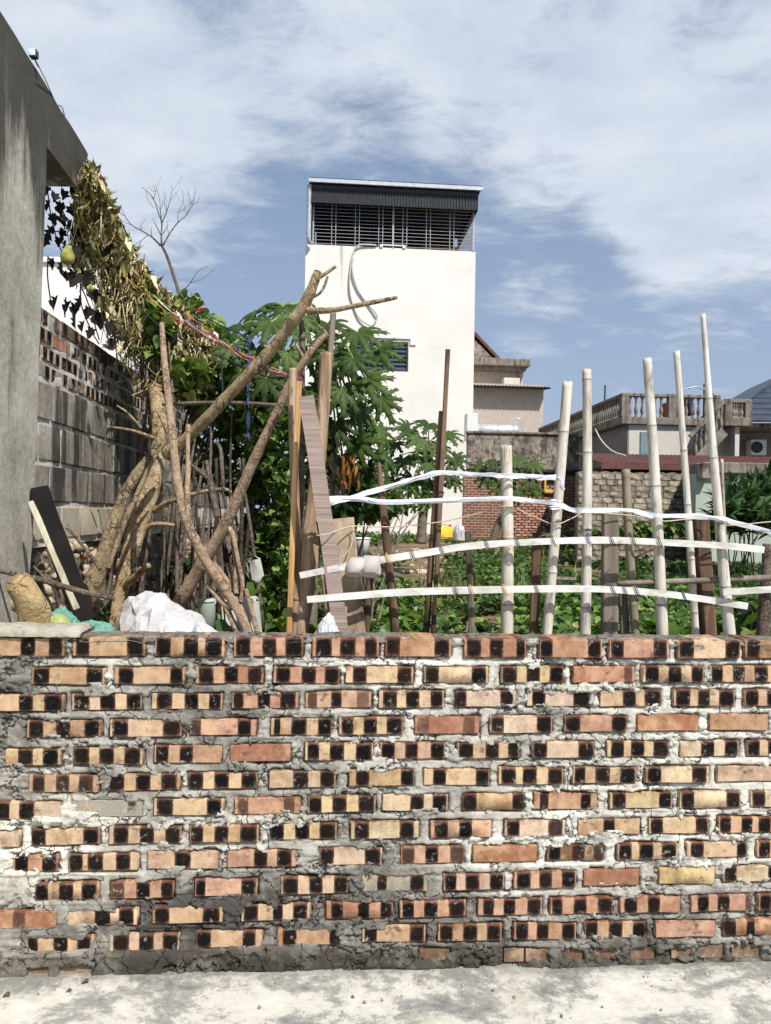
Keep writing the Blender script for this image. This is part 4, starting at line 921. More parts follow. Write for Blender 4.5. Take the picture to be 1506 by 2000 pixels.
def blotch_mat(name):
    m_, t, b, o = newmat(name); pos = t.add('ShaderNodeNewGeometry').outputs['Position']
    n1 = t.noise(pos, 1.6, 8, .68); n2 = t.noise(pos, 7, 8, .72); n3 = t.noise(t.mapping(pos, (1, 1, .6)), 3.2, 8, .7)
    col = t.ramp(t.m('ADD', t.m('MULTIPLY', n1, .55), t.m('MULTIPLY', n2, .45)), [(0.38, srgb(92, 84, 75)), (0.5, srgb(142, 131, 119)), (0.6, srgb(178, 166, 153))])
    col = t.mix(t.mapr(n3, .48, .58, 0, .8), col, srgb(62, 55, 49)); t.put(b.inputs['Base Color'], col); b.inputs['Roughness'].default_value = .92
    t.put(b.inputs['Normal'], t.bump(n2, .5, .02)); return m_
M['beige_wall'] = concrete_mat('beige_wall', [(0.3, srgb(166, 154, 142)), (0.6, srgb(190, 178, 166))], srgb(126, 116, 106), (.6, .8), .6)
M['old_wall'] = blotch_mat('old_wall')
M['dark_wall'] = concrete_mat('dark_wall', [(0.3, srgb(120, 114, 108)), (0.7, srgb(150, 143, 136))], srgb(88, 82, 76), (.55, .75), .6)
M['cream_wall'] = concrete_mat('cream_wall', [(0.3, srgb(188, 182, 170)), (0.7, srgb(208, 203, 192))], srgb(140, 132, 120), (.62, .8), .5)
M['grey_cement'] = concrete_mat('grey_cement', [(0.36, srgb(96, 89, 79)), (0.6, srgb(144, 136, 122))], srgb(50, 45, 40), (.48, .66), .8)
M['mint_wall'] = concrete_mat('mint_wall', [(0.3, srgb(158, 170, 154)), (0.7, srgb(182, 192, 176))], srgb(112, 116, 104), (.6, .78), .6)
M['red_roof'] = stuffmat('red_roof', [(0.3, srgb(84, 54, 48)), (0.6, srgb(110, 72, 64))], 3, rough=.6, bump=.2)
M['rust_dark'] = stuffmat('rust_dark', [(0.3, srgb(36, 30, 28)), (0.6, srgb(62, 52, 48))], 6, rough=.8, bump=.4)
M['slate'] = stuffmat('slate', [(0.3, srgb(50, 56, 66)), (0.7, srgb(72, 80, 92))], 4, rough=.5, bump=.2)
flat('tank_steel', (186, 190, 194), (222, 224, 226), .38, .55); flat('red_plastic', (150, 40, 44), (176, 56, 58)); flat('blue_panel', (40, 46, 72), (54, 60, 92)); flat('white_plastic', (214, 214, 206), (234, 234, 228), .45)
flat('teal_door', (104, 128, 130), (126, 148, 148)); flat('ac_dark', (60, 60, 62), (80, 80, 82)); flat('yellow_plastic', (214, 172, 44), (234, 196, 72), .45)

def corrugated(f, mb, s0, s1, d0, d1, z0, z1, n, amp=.03):
    """sheet rising from (d0,z0) to (d1,z1), corrugations across s"""
    V, F_ = [], []
    for i in range(n*4+1):
        s_ = s0+(s1-s0)*i/(n*4); h = amp*math.sin(i*math.pi/2)
        V += [tuple(f.pt(s_, d0, z0+h)), tuple(f.pt(s_, d1, z1+h)), tuple(f.pt(s_, d0, z0+h-.012)), tuple(f.pt(s_, d1, z1+h-.012))]
    for i in range(n*4):
        k = 4*i; F_ += [(k, k+4, k+5, k+1), (k+2, k+3, k+7, k+6), (k, k+2, k+6, k+4)]
    return mb.add(V, F_)
def build_beige_house():
    f = Frame((921, 760), 36.0, 0.08); P = f.px
    t = thing('beige_house', 'beige house with corrugated awning and red edged gable behind the white house', 'house', f.pt(1, 3, .5))
    s1, z1 = P(1062, 752); mb = MB(); f.box(mb, -2, s1, 0, 6, .3, z1); obj('wall', mb, M['beige_wall'], t, sm=False)
    aw = MB(); a0, q = P(905, 752); a1, _ = P(1069, 752); corrugated(f, aw, a0-1, a1, -.7, 1.0, q-.12, q+.06, 30, .045); obj('awning', aw, M['rust_dark'], t, sm=False)
    ub = MB(); b0, zb = P(1022, 748, 2.5); zt_ = P(1022, 716, 2.5)[1]; f.box(ub, -2, b0, 2.5, 7, zb-.6, zt_); obj('upper_wall', ub, M['beige_wall'], t, sm=False)
    cn = MB(); c1, zc = P(1036, 716, 1.7); zc2 = P(1036, 701, 1.7)[1]; f.box(cn, -2, c1, 1.7, 7.2, zc, zc2, .04); f.box(cn, -2, c1-.16, 1.9, 7, zc-.18, zc-.002); obj('cornice', cn, M['grey_cement'], t, sm=False)
    g0, gz0 = P(974, 699, 3.2); ga, gz1 = P(905, 640, 3.2)
    gm = MB(); V = [tuple(f.pt(*q)) for q in ((ga, 3.2, zc2+.01), (g0, 3.2, zc2+.01), (ga, 3.2, gz1), (ga, 7, zc2+.01), (g0, 7, zc2+.01), (ga, 7, gz1))]
    gm.add(V, [(0, 1, 2), (3, 5, 4), (0, 3, 4, 1), (1, 4, 5, 2), (0, 2, 5, 3)]); obj('gable', gm, M['old_wall'], t, sm=False)
    rm = MB(); p0, p1 = f.pt(g0+.15, 3.1, zc2+.02), f.pt(ga, 3.1, gz1+.22); 
    for d_ in (0,): 
        V = [];  e = f.e2*4.2
        for q in (p0, p1): V += [tuple(q), tuple(q+f.ez*.2), tuple(q+e), tuple(q+e+f.ez*.2)]
        rm.add(V, [(0, 4, 5, 1), (1, 5, 7, 3), (3, 7, 6, 2), (0, 2, 6, 4), (0, 1, 3, 2), (4, 6, 7, 5)])
    obj('roof', rm, M['red_roof'], t, sm=False)
    # things on the awning
    pc = MB(); a, q = P(998, 743, 1.6); f.box(pc, a-.42, a+.42, 1.4, 1.9, q-.35, q+.10, .03); obj('parapet_block', pc, M['cream_wall'], t, sm=False)
    dp = MB(); a, q = P(1013, 730, 2.2); f.box(dp, a-.05, a+.05, 2.3, 2.4, q-1, q+.4); obj('downpipe', dp, M['grey_cement'], t, sm=False)
    # old mossy wall and the brick wall in front of it
    f2 = Frame((918, 930), 25.0, 0.06); P2 = f2.px
    w = thing('mossy_wall', 'old blotchy rendered wall with dark ledge beside the white house', 'wall', f2.pt(1.5, .1, .5))
    a1, zt2 = P2(1132, 851); zb2 = P2(1000, 921)[1]; m_ = MB(); V = []
    n = 30
    f2.box(m_, -.1, a1, 0, .22, zb2-1.0, zt2); obj('wall', m_, M['old_wall'], w, sm=False)
    lg = MB()
    for i in range(16):
        x0 = -.12+(a1+.1)*i/16; f2.box(lg, x0, x0+(a1+.1)/16-.004, -.30-rnd.uniform(0, .05), -.001, zb2-.02-rnd.uniform(0, .03), zb2+.07+rnd.uniform(0, .05), .015)
    obj('ledge', lg, M['rust_dark'], w, sm=False)
    cp = MB(); f2.box(cp, -.12, a1, -.06, .28, zt2+.001, zt2+.08, .015); obj('coping', cp, M['grey_cement'], w, sm=False)
    # brick wall below
    f3 = Frame((918, 940), 24.0, 0.06); P3 = f3.px
    w = thing('red_brick_wall', 'rough red brick garden wall below the mossy wall', 'wall', f3.pt(1.5, .1, .4))
    a1, zt3 = P3(1133, 934); bw = MB(); f3.box(bw, -.2, a1, .045, .22, .2, zt3); obj('mortar', bw, brickwork(), w, sm=False)
    bms = []
    for q in range(4):
        mm = MB(); box(mm, (0, 0, 0), (1, 1, 1), ch=.05, jit=.03); me = mm.mesh('brick'); me.materials.append(M['small_brick']); bms.append(me)
    rz = math.atan2(f3.t, 1); cnt = 0; rowsn = int((zt3-.35)/.088)
    for r in range(rowsn):
        z = zt3-.04-r*.088; s_ = -.2+(.12 if r % 2 else 0)
        while s_ < a1-.2:
            L = .225; 
            if cnt < 290 and s_ > P3(1000 if r > 3 else 1060, 990)[0]-.1:
                o = put('brick', rnd.choice(bms), None, w, f3.pt(s_+L/2, .085-rnd.uniform(0, .025), z)-WL[w.name], (0, 0, rz), scale=(L-.02, .12, .066)); v = rnd.uniform(.7, 1.2); o.color = (v, v*rnd.uniform(.9, 1.05), v, 1); cnt += 1
            s_ += L
    # yellow notice frame on the wall
    yb = MB(); y0, q0 = P3(1062, 961); y1, q1 = P3(1098, 932)
    f3.box(yb, y0, y1, -.10, -.06, q0, q0+.07); f3.box(yb, y0, y1, -.10, -.06, q1-.07, q1); f3.box(yb, y0, y0+.05, -.10, -.06, q0+.0705, q1-.0705)
    fr = obj('yellow_rack', yb, M['yellow_plastic'], None, 'yellow rack frame fixed on the red brick wall', 'rack', sm=False)
    # shiny water tank on top of the mossy wall
    f4 = Frame((930, 845), 26.5, 0.06); P4 = f4.px
    tk = thing('water_tank', 'horizontal stainless steel water tank with a rail on top of the mossy wall', 'water tank', f4.pt(1, .4, 3.4))
    a0, q0 = P4(930, 851); a1, q1 = P4(1021, 827); rr = (q1-q0)/2; zc = (q0+q1)/2
    bd = MB(); ns = 26
    tube(bd, [f4.pt(a0+.0, .5, zc), f4.pt(a0+.02, .5, zc), f4.pt(a0+.12, .5, zc), f4.pt((a0+a1)/2, .5, zc), f4.pt(a1-.12, .5, zc), f4.pt(a1-.02, .5, zc), f4.pt(a1, .5, zc)], [rr*.3, rr*.7, rr, rr, rr, rr*.7, rr*.3], 20, curve=False); obj('tank_body', bd, M['tank_steel'], tk)
    for s_ in (a0+.25, (a0+a1)/2, a1-.25):
        rg = MB(); tube(rg, [f4.pt(s_-.02, .5, zc), f4.pt(s_+.02, .5, zc)], [rr*1.03]*2, 20, curve=False); obj('band', rg, M['steel_bar'], tk)
    st = MB()
    for s_ in (a0+.2, a1-.2): f4.box(st, s_-.05, s_+.05, .2, .8, zc-rr-.35, zc-rr*.8)
    obj('stand', st, M['grey_cement'], tk, sm=False)
    rl = MB(); tube(rl, [f4.pt(a1-.5, .5, zc+rr*.9), f4.pt(a1-.25, .5, zc+rr+.15), f4.pt(a1+.0, .5, zc+rr+.22), f4.pt(a1+.16, .5, zc-.1), f4.pt(a1+.2, .5, zc-rr)], [.022]*5, 6, 24); obj('pipe', rl, M['tank_steel'], tk)
    wb = MB(); a, q = P4(928, 845); f4.box(wb, a-.35, a+.06, -.2, .3, q-.3, q+.68, .03); obj('white_box', wb, M['white_plastic'], None, 'white box standing between the tall house and the water tank', 'box', sm=False)
def brickwork():
    m_, t, b, o = newmat('brickwork'); oc = t.add('ShaderNodeNewGeometry').outputs['Position']
    v = t.mapping(oc, (1, 1, 1), rot=(R(90), 0, 0)); br = t.add('ShaderNodeTexBrick'); t.put(br.inputs['Vector'], v)
    br.inputs['Scale'].default_value = 1.0; br.inputs['Brick Width'].default_value = .225; br.inputs['Row Height'].default_value = .088; br.inputs['Mortar Size'].default_value = .012; br.inputs['Mortar Smooth'].default_value = .3
    n = t.noise(oc, 5, 6, .65)
    br.inputs['Color1'].default_value = srgb(138, 88, 66); br.inputs['Color2'].default_value = srgb(112, 74, 58); br.inputs['Mortar'].default_value = srgb(176, 158, 142)
    col = t.mix(t.mapr(n, .5, .68, 0, .6), br.outputs['Color'], srgb(92, 76, 62)); t.put(b.inputs['Base Color'], col); b.inputs['Roughness'].default_value = .9
    t.put(b.inputs['Normal'], t.bump(t.m('ADD', t.m('MULTIPLY', br.outputs['Fac'], -.6), n), .6, .02)); return m_
def small_brick():
    m_, t, b, o = newmat('small_brick'); pos = t.add('ShaderNodeNewGeometry').outputs['Position']; oi = t.add('ShaderNodeObjectInfo')
    col = t.ramp(t.noise(pos, 14, 6, .65), [(0.34, srgb(108, 76, 62)), (0.5, srgb(150, 110, 90)), (0.66, srgb(176, 142, 120))]); col = t.mix(1.0, col, oi.outputs['Color'], 'MULTIPLY')
    t.put(b.inputs['Base Color'], col); b.inputs['Roughness'].default_value = .9; return m_
M['small_brick'] = small_brick()
build_beige_house()

def baluster_mesh(h):
    mb = MB(); prof = [(0, .055), (.06, .055), (.10, .03), (.18, .045), (.32, .062), (.45, .048), (.60, .028), (.72, .026), (.78, .045), (.84, .03), (.92, .055), (1, .055)]
    V, F_ = [], []; n = 8
    for (q, r_) in prof:
        for k in range(n): V.append((r_*math.cos(2*math.pi*k/n), r_*math.sin(2*math.pi*k/n), q*h))
    for i in range(len(prof)-1):
        for k in range(n): F_.append((i*n+k, i*n+(k+1) % n, (i+1)*n+(k+1) % n, (i+1)*n+k))
    mb.add(V, F_); me = mb.mesh('baluster'); me.materials.append(M['grey_cement']); return me
def build_balustrade_house():
    Yc = 21.0; f = Frame((1230, 850), Yc, 0.06); P = f.px
    t = thing('balcony_house', 'low grey house with a balustraded flat roof and an outside stair', 'house', f.pt(2, 3, .4))
    s1 = P(1437, 850)[0]; zs0 = P(1232, 827)[1]; zs1 = P(1232, 801)[1]; zr = P(1232, 790)[1]
    depth = 9.0
    mb = MB(); f.box(mb, .10, s1, .30, depth, .2, zs0); obj('wall', mb, M['cream_wall'], t, sm=False)
    sw = MB(); f.box(sw, .06, .0995, .31, depth, .2, zs0-.001); obj('side_wall', sw, M['dark_wall'], t, sm=False)
    sl = MB(); f.box(sl, -.16, s1-.35, .18, depth+.3, zs0+.001, zs0+.22, .02); obj('roof_slab', sl, M['grey_cement'], t, sm=False)
    zb = zs0+.222; hb = .58; ztop = zb+hb
    me = baluster_mesh(hb)
    rail = MB(); f.box(rail, -.16, s1-.35, .19, .37, ztop+.001, ztop+.10, .015); f.box(rail, -.16, .02, .3705, depth+.25, ztop+.001, ztop+.10, .015); obj('handrail', rail, M['grey_cement'], t, sm=False)
    for (a, d_) in ((-.06, .28), (P(1320, 800)[0], .28), (s1-.46, .28), (-.06, 3.2), (-.06, 6.4), (-.06, depth+.1)):
        p = MB(); f.box(p, a-.11, a+.11, d_-.095, d_+.095, zb, ztop-.001); obj('pier', p, M['grey_cement'], t, sm=False)
    a = .10
    while a < s1-.65:
        if abs(a-P(1320, 800)[0]) > .17: put('baluster', me, None, t, f.pt(a, .28, zb)-WL[t.name])
        a += .185
    d_ = 0.5
    while d_ < depth:
        if min(abs(d_-3.2), abs(d_-6.4)) > .17: put('baluster', me, None, t, f.pt(-.06, d_, zb)-WL[t.name])
        d_ += .185
    # door
    dr = MB(); a0, q0 = P(1258, 905); a1, q1 = P(1291, 842); f.box(dr, a0, a1, .262, .298, q0, q1); obj('door', dr, M['teal_door'], t, sm=False)
    # outside stair up to the landing
    x0, zz0 = P(1352, 898, -1.2); x1, zz1 = P(1412, 835, -1.2); n = 9; st = MB()
    for i in range(n):
        u = i/n; f.box(st, x0+(x1-x0)*u, x0+(x1-x0)*(i+1)/n+.02, -1.2, -.36, zz0+(zz1-zz0)*u-.30, zz0+(zz1-zz0)*(i+1)/n)
    obj('stair', st, M['grey_cement'], t, sm=False)
    bt = MB(); L0, L1 = f.pt(x0-.1, -1.26, zz0-.25), f.pt(x1, -1.26, zz1-.12)
    plank(bt, L0, L1, .26, .10, face=-f.e2); obj('stringer', bt, M['grey_cement'], t, sm=False)
    hr = MB(); plank(hr, f.pt(x0-.1, -1.26, zz0+.62), f.pt(x1, -1.26, zz1+.70), .10, .12, face=-f.e2); obj('handrail', hr, M['grey_cement'], t, sm=False)
    for i in range(6):
        u = (i+.4)/6; put('baluster', me, None, t, f.pt(x0+(x1-x0)*u, -1.26, zz0+(zz1-zz0)*u-.02)-WL[t.name], scale=(1, 1, 1.12))
    la, lz = P(1416, 832, -1.3); lb, lz2 = P(1468, 818, -1.3); ld = MB(); f.box(ld, la-.02, lb, -1.35, 0.9, lz-.0, lz2+.02, .015); obj('landing', ld, M['grey_cement'], t, sm=False)
    zl = lz2+.022
    hr = MB(); f.box(hr, la, lb, -1.33, -1.17, zl+.40, zl+.50, .01); obj('handrail', hr, M['grey_cement'], t, sm=False)
    for a in (la+.09, lb-.09):
        p = MB(); f.box(p, a-.09, a+.09, -1.335, -1.165, zl, zl+.399); obj('pier', p, M['grey_cement'], t, sm=False)
    for k in range(4): put('baluster', me, None, t, f.pt(la+.26+k*(lb-la-.52)/3, -1.25, zl)-WL[t.name], scale=(1, 1, .40/hb))
    fw = MB(); a0, _ = P(1437, 870, -1.2); f.box(fw, a0-.02, a0+.10, -1.2, .295, .2, lz-.001); obj('stair_wall', fw, M['cream_wall'], t, sm=False)
    # odds and ends on the roof terrace
    for (x, y0, y1, w_) in ((1180, 803, 752, .035), (1375, 796, 749, .04)):
        a, _ = P(x, y0, 1.5); z0, z1 = P(x, y0, 1.5)[1]-.6, P(x, y1, 1.5)[1]
        pm = MB(); d_ = 1.5 if x > 1200 else 3.5
        if x < 1200: q = W(x, y0, 24.6); pm_p = [(q.x, q.y, zb-.2), tuple(W(x+2, y1, 24.6))]
        else: pm_p = [tuple(f.pt(a, d_, zb-.2)), tuple(f.pt(a, d_, z1))]
        tube(pm, pm_p, [w_, w_*.8], 7, 6, curve=False); obj('antenna_pole', pm, M['dark_cable'], None, 'thin dark pole rising from the balcony house %s' % ('side balustrade' if x < 1200 else 'roof behind the tallest bamboo'), 'pole')
    rb = MB(); a0, q0 = P(1311, 800, 1.2); a1, q1 = P(1340, 783, 1.2); f.box(rb, a0, a1, 1.2, 1.9, q0-.3, q1, .02); obj('red_crate', rb, M['red_plastic'], None, 'dark red crate on the flat roof behind the balustrade', 'crate', sm=False)
    pb = MB(); a0, q0 = P(1338, 800, 1.1); a1, q1 = P(1346, 776, 1.1); box(pb, f.pt((a0+a1)/2, 1.05, (q0+q1)/2-.1), (.14, .5, q1-q0+.2), ((f.e1+f.ez*.12).normalized(), f.e2, (f.ez-f.e1*.12).normalized())); obj('roof_plate', pb, M['blue_panel'], None, 'dark blue board leaning beside the red crate on the roof', 'board', sm=False)
    cw = MB(); tube(cw, [f.pt(P(x, y, .8)[0], .8, P(x, y, .8)[1]) for x, y in ((1326, 768), (1340, 760), (1358, 756), (1376, 760), (1392, 768), (1398, 774))], [.022]*6, 6, 30); obj('bent_pipe', cw, M['steel_bar'], None, 'thin curved pale pipe arching above the roof balustrade', 'pipe')
    wc = MB(); tube(wc, [W(1163, 838, 18.6), W(1172, 856, 18.3), (W(1185, 872, 18.0)), W(1200, 883, 17.8), W(1222, 890, 17.6)], [.018]*5, 6, 24); obj('white_hose', wc, M['hose'], None, 'white hose curving down from the balustrade to the red metal roof', 'hose')
    # red metal roof of the lean-to in front
    f5 = Frame((1170, 905), 17.5, 0.05); P5 = f5.px
    rt = thing('lean_to', 'low lean-to with a red corrugated metal roof in front of the balcony house', 'shed', f5.pt(2, 1, .4))
    e0, z0 = P5(1172, 906); e1, _ = P5(1560, 925); zk = P5(1180, 886, 1.6)[1]
    rm = MB(); corrugated(f5, rm, e0, e1+2, -.1, 1.9, z0+.02, z0+.40, 60, .02); obj('roof', rm, M['red_roof'], rt, sm=False)
    ed = MB(); f5.box(ed, e0, e1+2, -.12, -.08, z0-.12, z0+.01); obj('roof_edge', ed, M['red_roof'], rt, sm=False)
    lw = MB(); f5.box(lw, e0+.3, e1+2, .6, 1.7, .2, z0-.02); obj('wall', lw, M['rust_dark'], rt, sm=False)
    # grey stone block wall
    f6 = Frame((1130, 930), 15.6, 0.05); P6 = f6.px
    w = thing('stone_block_wall', 'beige garden wall of stacked stone blocks with a wavy mortar top', 'wall', f6.pt(1.2, .1, .4))
    a1, zt6 = P6(1362, 928); cm = MB(); n = 60; V = []; F_ = []
    for i in range(n+1):
        s_ = a1*i/n; zt = zt6+.035*abs(math.sin(i*.55))+.02*float(vn(i*.7, 3))
        V += [tuple(f6.pt(s_, .03, .2)), tuple(f6.pt(s_, .03, zt)), tuple(f6.pt(s_, .20, .2)), tuple(f6.pt(s_, .20, zt))]
    for i in range(n): k = 4*i; F_ += [(k, k+4, k+5, k+1), (k+1, k+5, k+7, k+3), (k+2, k+3, k+7, k+6)]
    F_ += [(0, 1, 3, 2), (4*n, 4*n+2, 4*n+3, 4*n+1)]
    cm.add(V, F_); obj('mortar', cm, M['beige_block_m'], w, sm=False)
    bms = []
    for q in range(4):
        mm = MB(); box(mm, (0, 0, 0), (1, 1, 1), ch=.05, jit=.025); me = mm.mesh('stone_block'); me.materials.append(M['beige_block']); bms.append(me)
    rz = math.atan2(f6.t, 1); hB = .125; z = zt6-hB/2-.005; r = 0
    while z > .40:
        s_ = -(.16 if r % 2 else 0)
        while s_ < a1-.08:
            L = .27+rnd.uniform(-.05, .05); L2 = min(L, a1-s_-.01); st0 = max(s_, 0.005); L2 -= st0-s_
            if L2 > .06:
                o = put('stone_block', rnd.choice(bms), None, w, f6.pt(st0+L2/2, .072-rnd.uniform(0, .012), z)-WL[w.name], (0, 0, rz), scale=(L2-.012, .11, hB-.011)); v = rnd.uniform(.72, 1.12); o.color = (v, v*rnd.uniform(.96, 1.02), v*rnd.uniform(.92, 1.02), 1)
            s_ += L
        z -= hB; r += 1
    # gate pier and mint green wall at the right
    f7 = Frame((1375, 925), 15.0, 0.05); P7 = f7.px
    w = thing('mint_wall', 'pale green rendered wall under a weathered concrete lintel at the right edge', 'wall', f7.pt(2, .2, .4))
    zl0, zl1 = P7(1420, 925)[1], P7(1420, 903)[1]
    m_ = MB(); a0 = P7(1398, 950)[0]; f7.box(m_, a0, 4.5, .35, .6, .2, zl0-.002); obj('wall', m_, M['mint_wall'], w, sm=False)
    m_ = MB(); f7.box(m_, P7(1374, 900)[0], 4.5, -.05, .6, zl0, zl1, .02); obj('lintel', m_, M['grey_cement'], w, sm=False)
    m_ = MB(); f7.box(m_, P7(1364, 950)[0], P7(1396, 950)[0], .1, .5, .2, zl0-.002); obj('pier', m_, M['mint_wall'], w, sm=False)
    m_ = MB(); f7.box(m_, P7(1366, 950)[0], P7(1384, 950)[0], -.12, .099, zl0-.12, zl1-.03, .015); obj('stone_cap', m_, M['old_wall'], w, sm=False)
    # house with the dark tiled roof
    Y8 = 21.5; f8 = Frame((1466, 840), Y8, -0.12); P8 = f8.px
    t = thing('tiled_house', 'grey house with a dark tiled hip roof at the right edge', 'house', f8.pt(3, 2, .4))
    ez = P8(1466, 825)[1]; m_ = MB(); f8.box(m_, -.2, 8, 1.3, 8, .2, ez); obj('wall', m_, M['dark_wall'], t, sm=False)
    sf = MB(); f8.box(sf, -.9, 8, -.02, 1.6, ez-.16, ez-.02); obj('soffit', sf, M['grey_cement'], t, sm=False)
    # roof slope with tile courses
    l0 = W(1392, 806, Y8+2.2); apex = W(1560, 715, Y8+4.0); e0 = f8.pt(-.9, -.15, ez+.02); e1 = f8.pt(9, -.15, ez+.02)
    up = (apex-f8.pt((apex-f8.o).dot(f8.e1), -.15, ez+.02)); ncourse = 11
    rbm = MB(); V = []
    su = (apex-f8.o).dot(f8.e1); rise = apex.z-ez; run = (apex-f8.o).dot(f8.e2)+.15
    for k in range(ncourse):
        u0, u1 = k/ncourse, (k+1)/ncourse
        left = lambda u: -.95+(su+.95)*u
        z0_, z1_ = ez+.05+rise*u0, ez+.02+rise*u1; d0_, d1_ = -.15+run*u0, -.15+run*u1
        c_ = MB(); sa, sb = left(u0), left(u1)
        c_.add([tuple(f8.pt(sa, d0_, z0_)), tuple(f8.pt(9, d0_, z0_)), tuple(f8.pt(9, d1_, z1_)), tuple(f8.pt(sb, d1_, z1_)), tuple(f8.pt(sa, d0_+.01, z0_-.06)), tuple(f8.pt(9, d0_+.01, z0_-.06))], [(0, 1, 2, 3), (4, 5, 1, 0)])
        # upright joints between the tiles
        obj('tile_course', c_, M['slate'], t, sm=False)
    hp = MB(); tube(hp, [f8.pt(-.95, -.15, ez+.06), f8.pt(su, -.15+run, ez+rise+.05)], [.06, .06], 8, 6, curve=False); obj('hip_ridge', hp, M['slate'], t)
    bk = MB(); bk.add([tuple(f8.pt(-.95, -.15, ez+.03)), tuple(f8.pt(su, -.15+run, ez+rise)), tuple(f8.pt(su, 9, ez+rise)), tuple(f8.pt(-.95, 9, ez+.03))], [(0, 3, 2, 1)]); obj('roof_side', bk, M['slate'], t, sm=False)
    ac = thing('air_conditioner', 'white outdoor air conditioner unit on the shaded grey wall of the tiled house', 'air conditioner', f8.pt(.6, 1.0, 2.5))
    a0, q0 = P8(1467, 889, .8); a1, q1 = P8(1498, 858, .8); b = MB(); f8.box(b, a0, a1, .80, 1.25, q0, q1, .02); obj('casing', b, M['white_plastic'], ac, sm=False)
    fn = MB(); cx_ = a0+(a1-a0)*.36; cz_ = (q0+q1)/2; tube(fn, [f8.pt(cx_, .798, cz_), f8.pt(cx_, .785, cz_)], [(q1-q0)*.36]*2, 20, curve=False); obj('fan_grille', fn, M['ac_dark'], ac)
    bk = MB(); f8.box(bk, a0+.08, a0+.14, .85, 1.298, q0-.10, q0-.001); f8.box(bk, a1-.14, a1-.08, .85, 1.298, q0-.10, q0-.001); obj('bracket', bk, M['ac_dark'], ac, sm=False)
def block_beige():
    m_, t, b, o = newmat('beige_block'); pos = t.add('ShaderNodeNewGeometry').outputs['Position']; oi = t.add('ShaderNodeObjectInfo')
    col = t.ramp(t.noise(pos, 9, 8, .68), [(0.34, srgb(92, 84, 71)), (0.5, srgb(134, 124, 108)), (0.66, srgb(164, 154, 137))]); col = t.mix(1.0, col, oi.outputs['Color'], 'MULTIPLY')
    st = t.noise(t.mapping(pos, (1, 1, .5)), 2.5, 6, .65); col = t.mix(t.mapr(st, .54, .68, 0, .6), col, srgb(84, 76, 64))
    t.put(b.inputs['Base Color'], col); b.inputs['Roughness'].default_value = .92; t.put(b.inputs['Normal'], t.bump(t.noise(pos, 40, 7, .7), .6, .01)); return m_
M['beige_block'] = block_beige(); M['beige_block_m'] = stuffmat('beige_block_m', [(0.36, srgb(96, 88, 76)), (0.6, srgb(136, 127, 112))], 8, bump=.8, bdist=.01)
build_balustrade_house()
# ================================================================== IMPROVISED FENCE BEHIND THE WALL
YF = 2.62
def ext(p0, p1, zt=0.30):
    """runs the pole on below what the wall hides, down into the soil"""
    d = (p1-p0); k = (zt-p0.z)/d.z; return p0+d*max(k, 1.0)
FENCE = thing('improvised_fence', 'improvised garden fence of bamboo poles and old boards tied with white rails and tape', 'fence', Vector((0.55, YF, 0.3)))
def bamboo(xt, yt, xb, yb, wt, wb, Y, label=None, tint=(1, 1, 1), cut=0.0, node0=.1, mid=None):
    p0, p1 = W(xt, yt, Y), W(xb, yb, Y+rnd.uniform(-.02, .02)); pe = ext(p0, p1)
    L = (pe-p0).length; Lv = (p1-p0).length; r0, r1 = wt*1.13/2*Y/F_PX, wb*1.08/2*Y/F_PX
    ts, rs, ring = [], [], []; sp = rnd.uniform(.19, .27); nodes = [node0+sp*k*rnd.uniform(.97, 1.03) for k in range(12)]
    cand = sorted(set([0]+[q for q in np.arange(0.02, L, 0.05)]+[q+e for q in nodes for e in (-.012, -.005, 0, .005, .012) if 0 < q+e < L]+[L]))
    P, Rr, ring = [], [], []
    bend = rnd.uniform(-.006, .006)
    for q in cand:
        u = q/Lv; r_ = r0+(r1-r0)*min(u, 1.3); nd = min(abs(q-n_) for n_ in nodes)
        k = 1+.10*math.exp(-(nd/.006)**2)-.03*math.exp(-(nd/.02)**2)
        c = p0+(pe-p0)*(q/L); c = c+Vector((bend*math.sin(u*3.1), 0, 0)); P.append(c); Rr.append(r_*k*(1+.03*(float(vn(q*9, xt))-.5))); ring.append(1.0 if nd < .004 else 0.0)
    mb = MB(); sides = 14; n = len(P)
    V = []; x, y, d = frame_of(pe-p0)
    for i in range(n):
        for k in range(sides):
            an = 2*math.pi*k/sides; off = Vector((0, 0, 0))
            if i == 0: off = d*(rnd.uniform(0, .006)+cut*(1+math.cos(an))/2)
            V.append(tuple(P[i]+off+x*(Rr[i]*math.cos(an))+y*(Rr[i]*math.sin(an))))
    F_ = [(i*sides+k, (i+1)*sides+k, (i+1)*sides+(k+1) % sides, i*sides+(k+1) % sides) for i in range(n-1) for k in range(sides)]
    b0 = len(V)
    for (kk, dd) in ((.72, .001), (.68, .06)):
        for k in range(sides):
            an = 2*math.pi*k/sides; V.append(tuple(P[0]+d*(dd+(0.004+cut*(1+math.cos(an))/2 if dd < .01 else 0))+x*(Rr[0]*kk*math.cos(an))+y*(Rr[0]*kk*math.sin(an))))
    F_ += [(k, (k+1) % sides, b0+(k+1) % sides, b0+k) for k in range(sides)]+[(b0+k, b0+(k+1) % sides, b0+sides+(k+1) % sides, b0+sides+k) for k in range(sides)]
    F_ += [tuple(b0+sides+k for k in range(sides))]
    rg = np.zeros(len(V)); 
    for i, q in enumerate(ring): rg[i*sides:(i+1)*sides] = q
    rg[b0+sides:] = 1.0; rg[:sides] = .25
    mb.add(V, F_, ring=rg); o = obj('bamboo_pole', mb, M['bamboo'], FENCE, label); o.color = tint+(1,)
    return o
bamboo(988, 868, 990, 1240, 21, 23, 2.60, 'short thick bamboo pole', (.98, .94, .88), node0=.11)
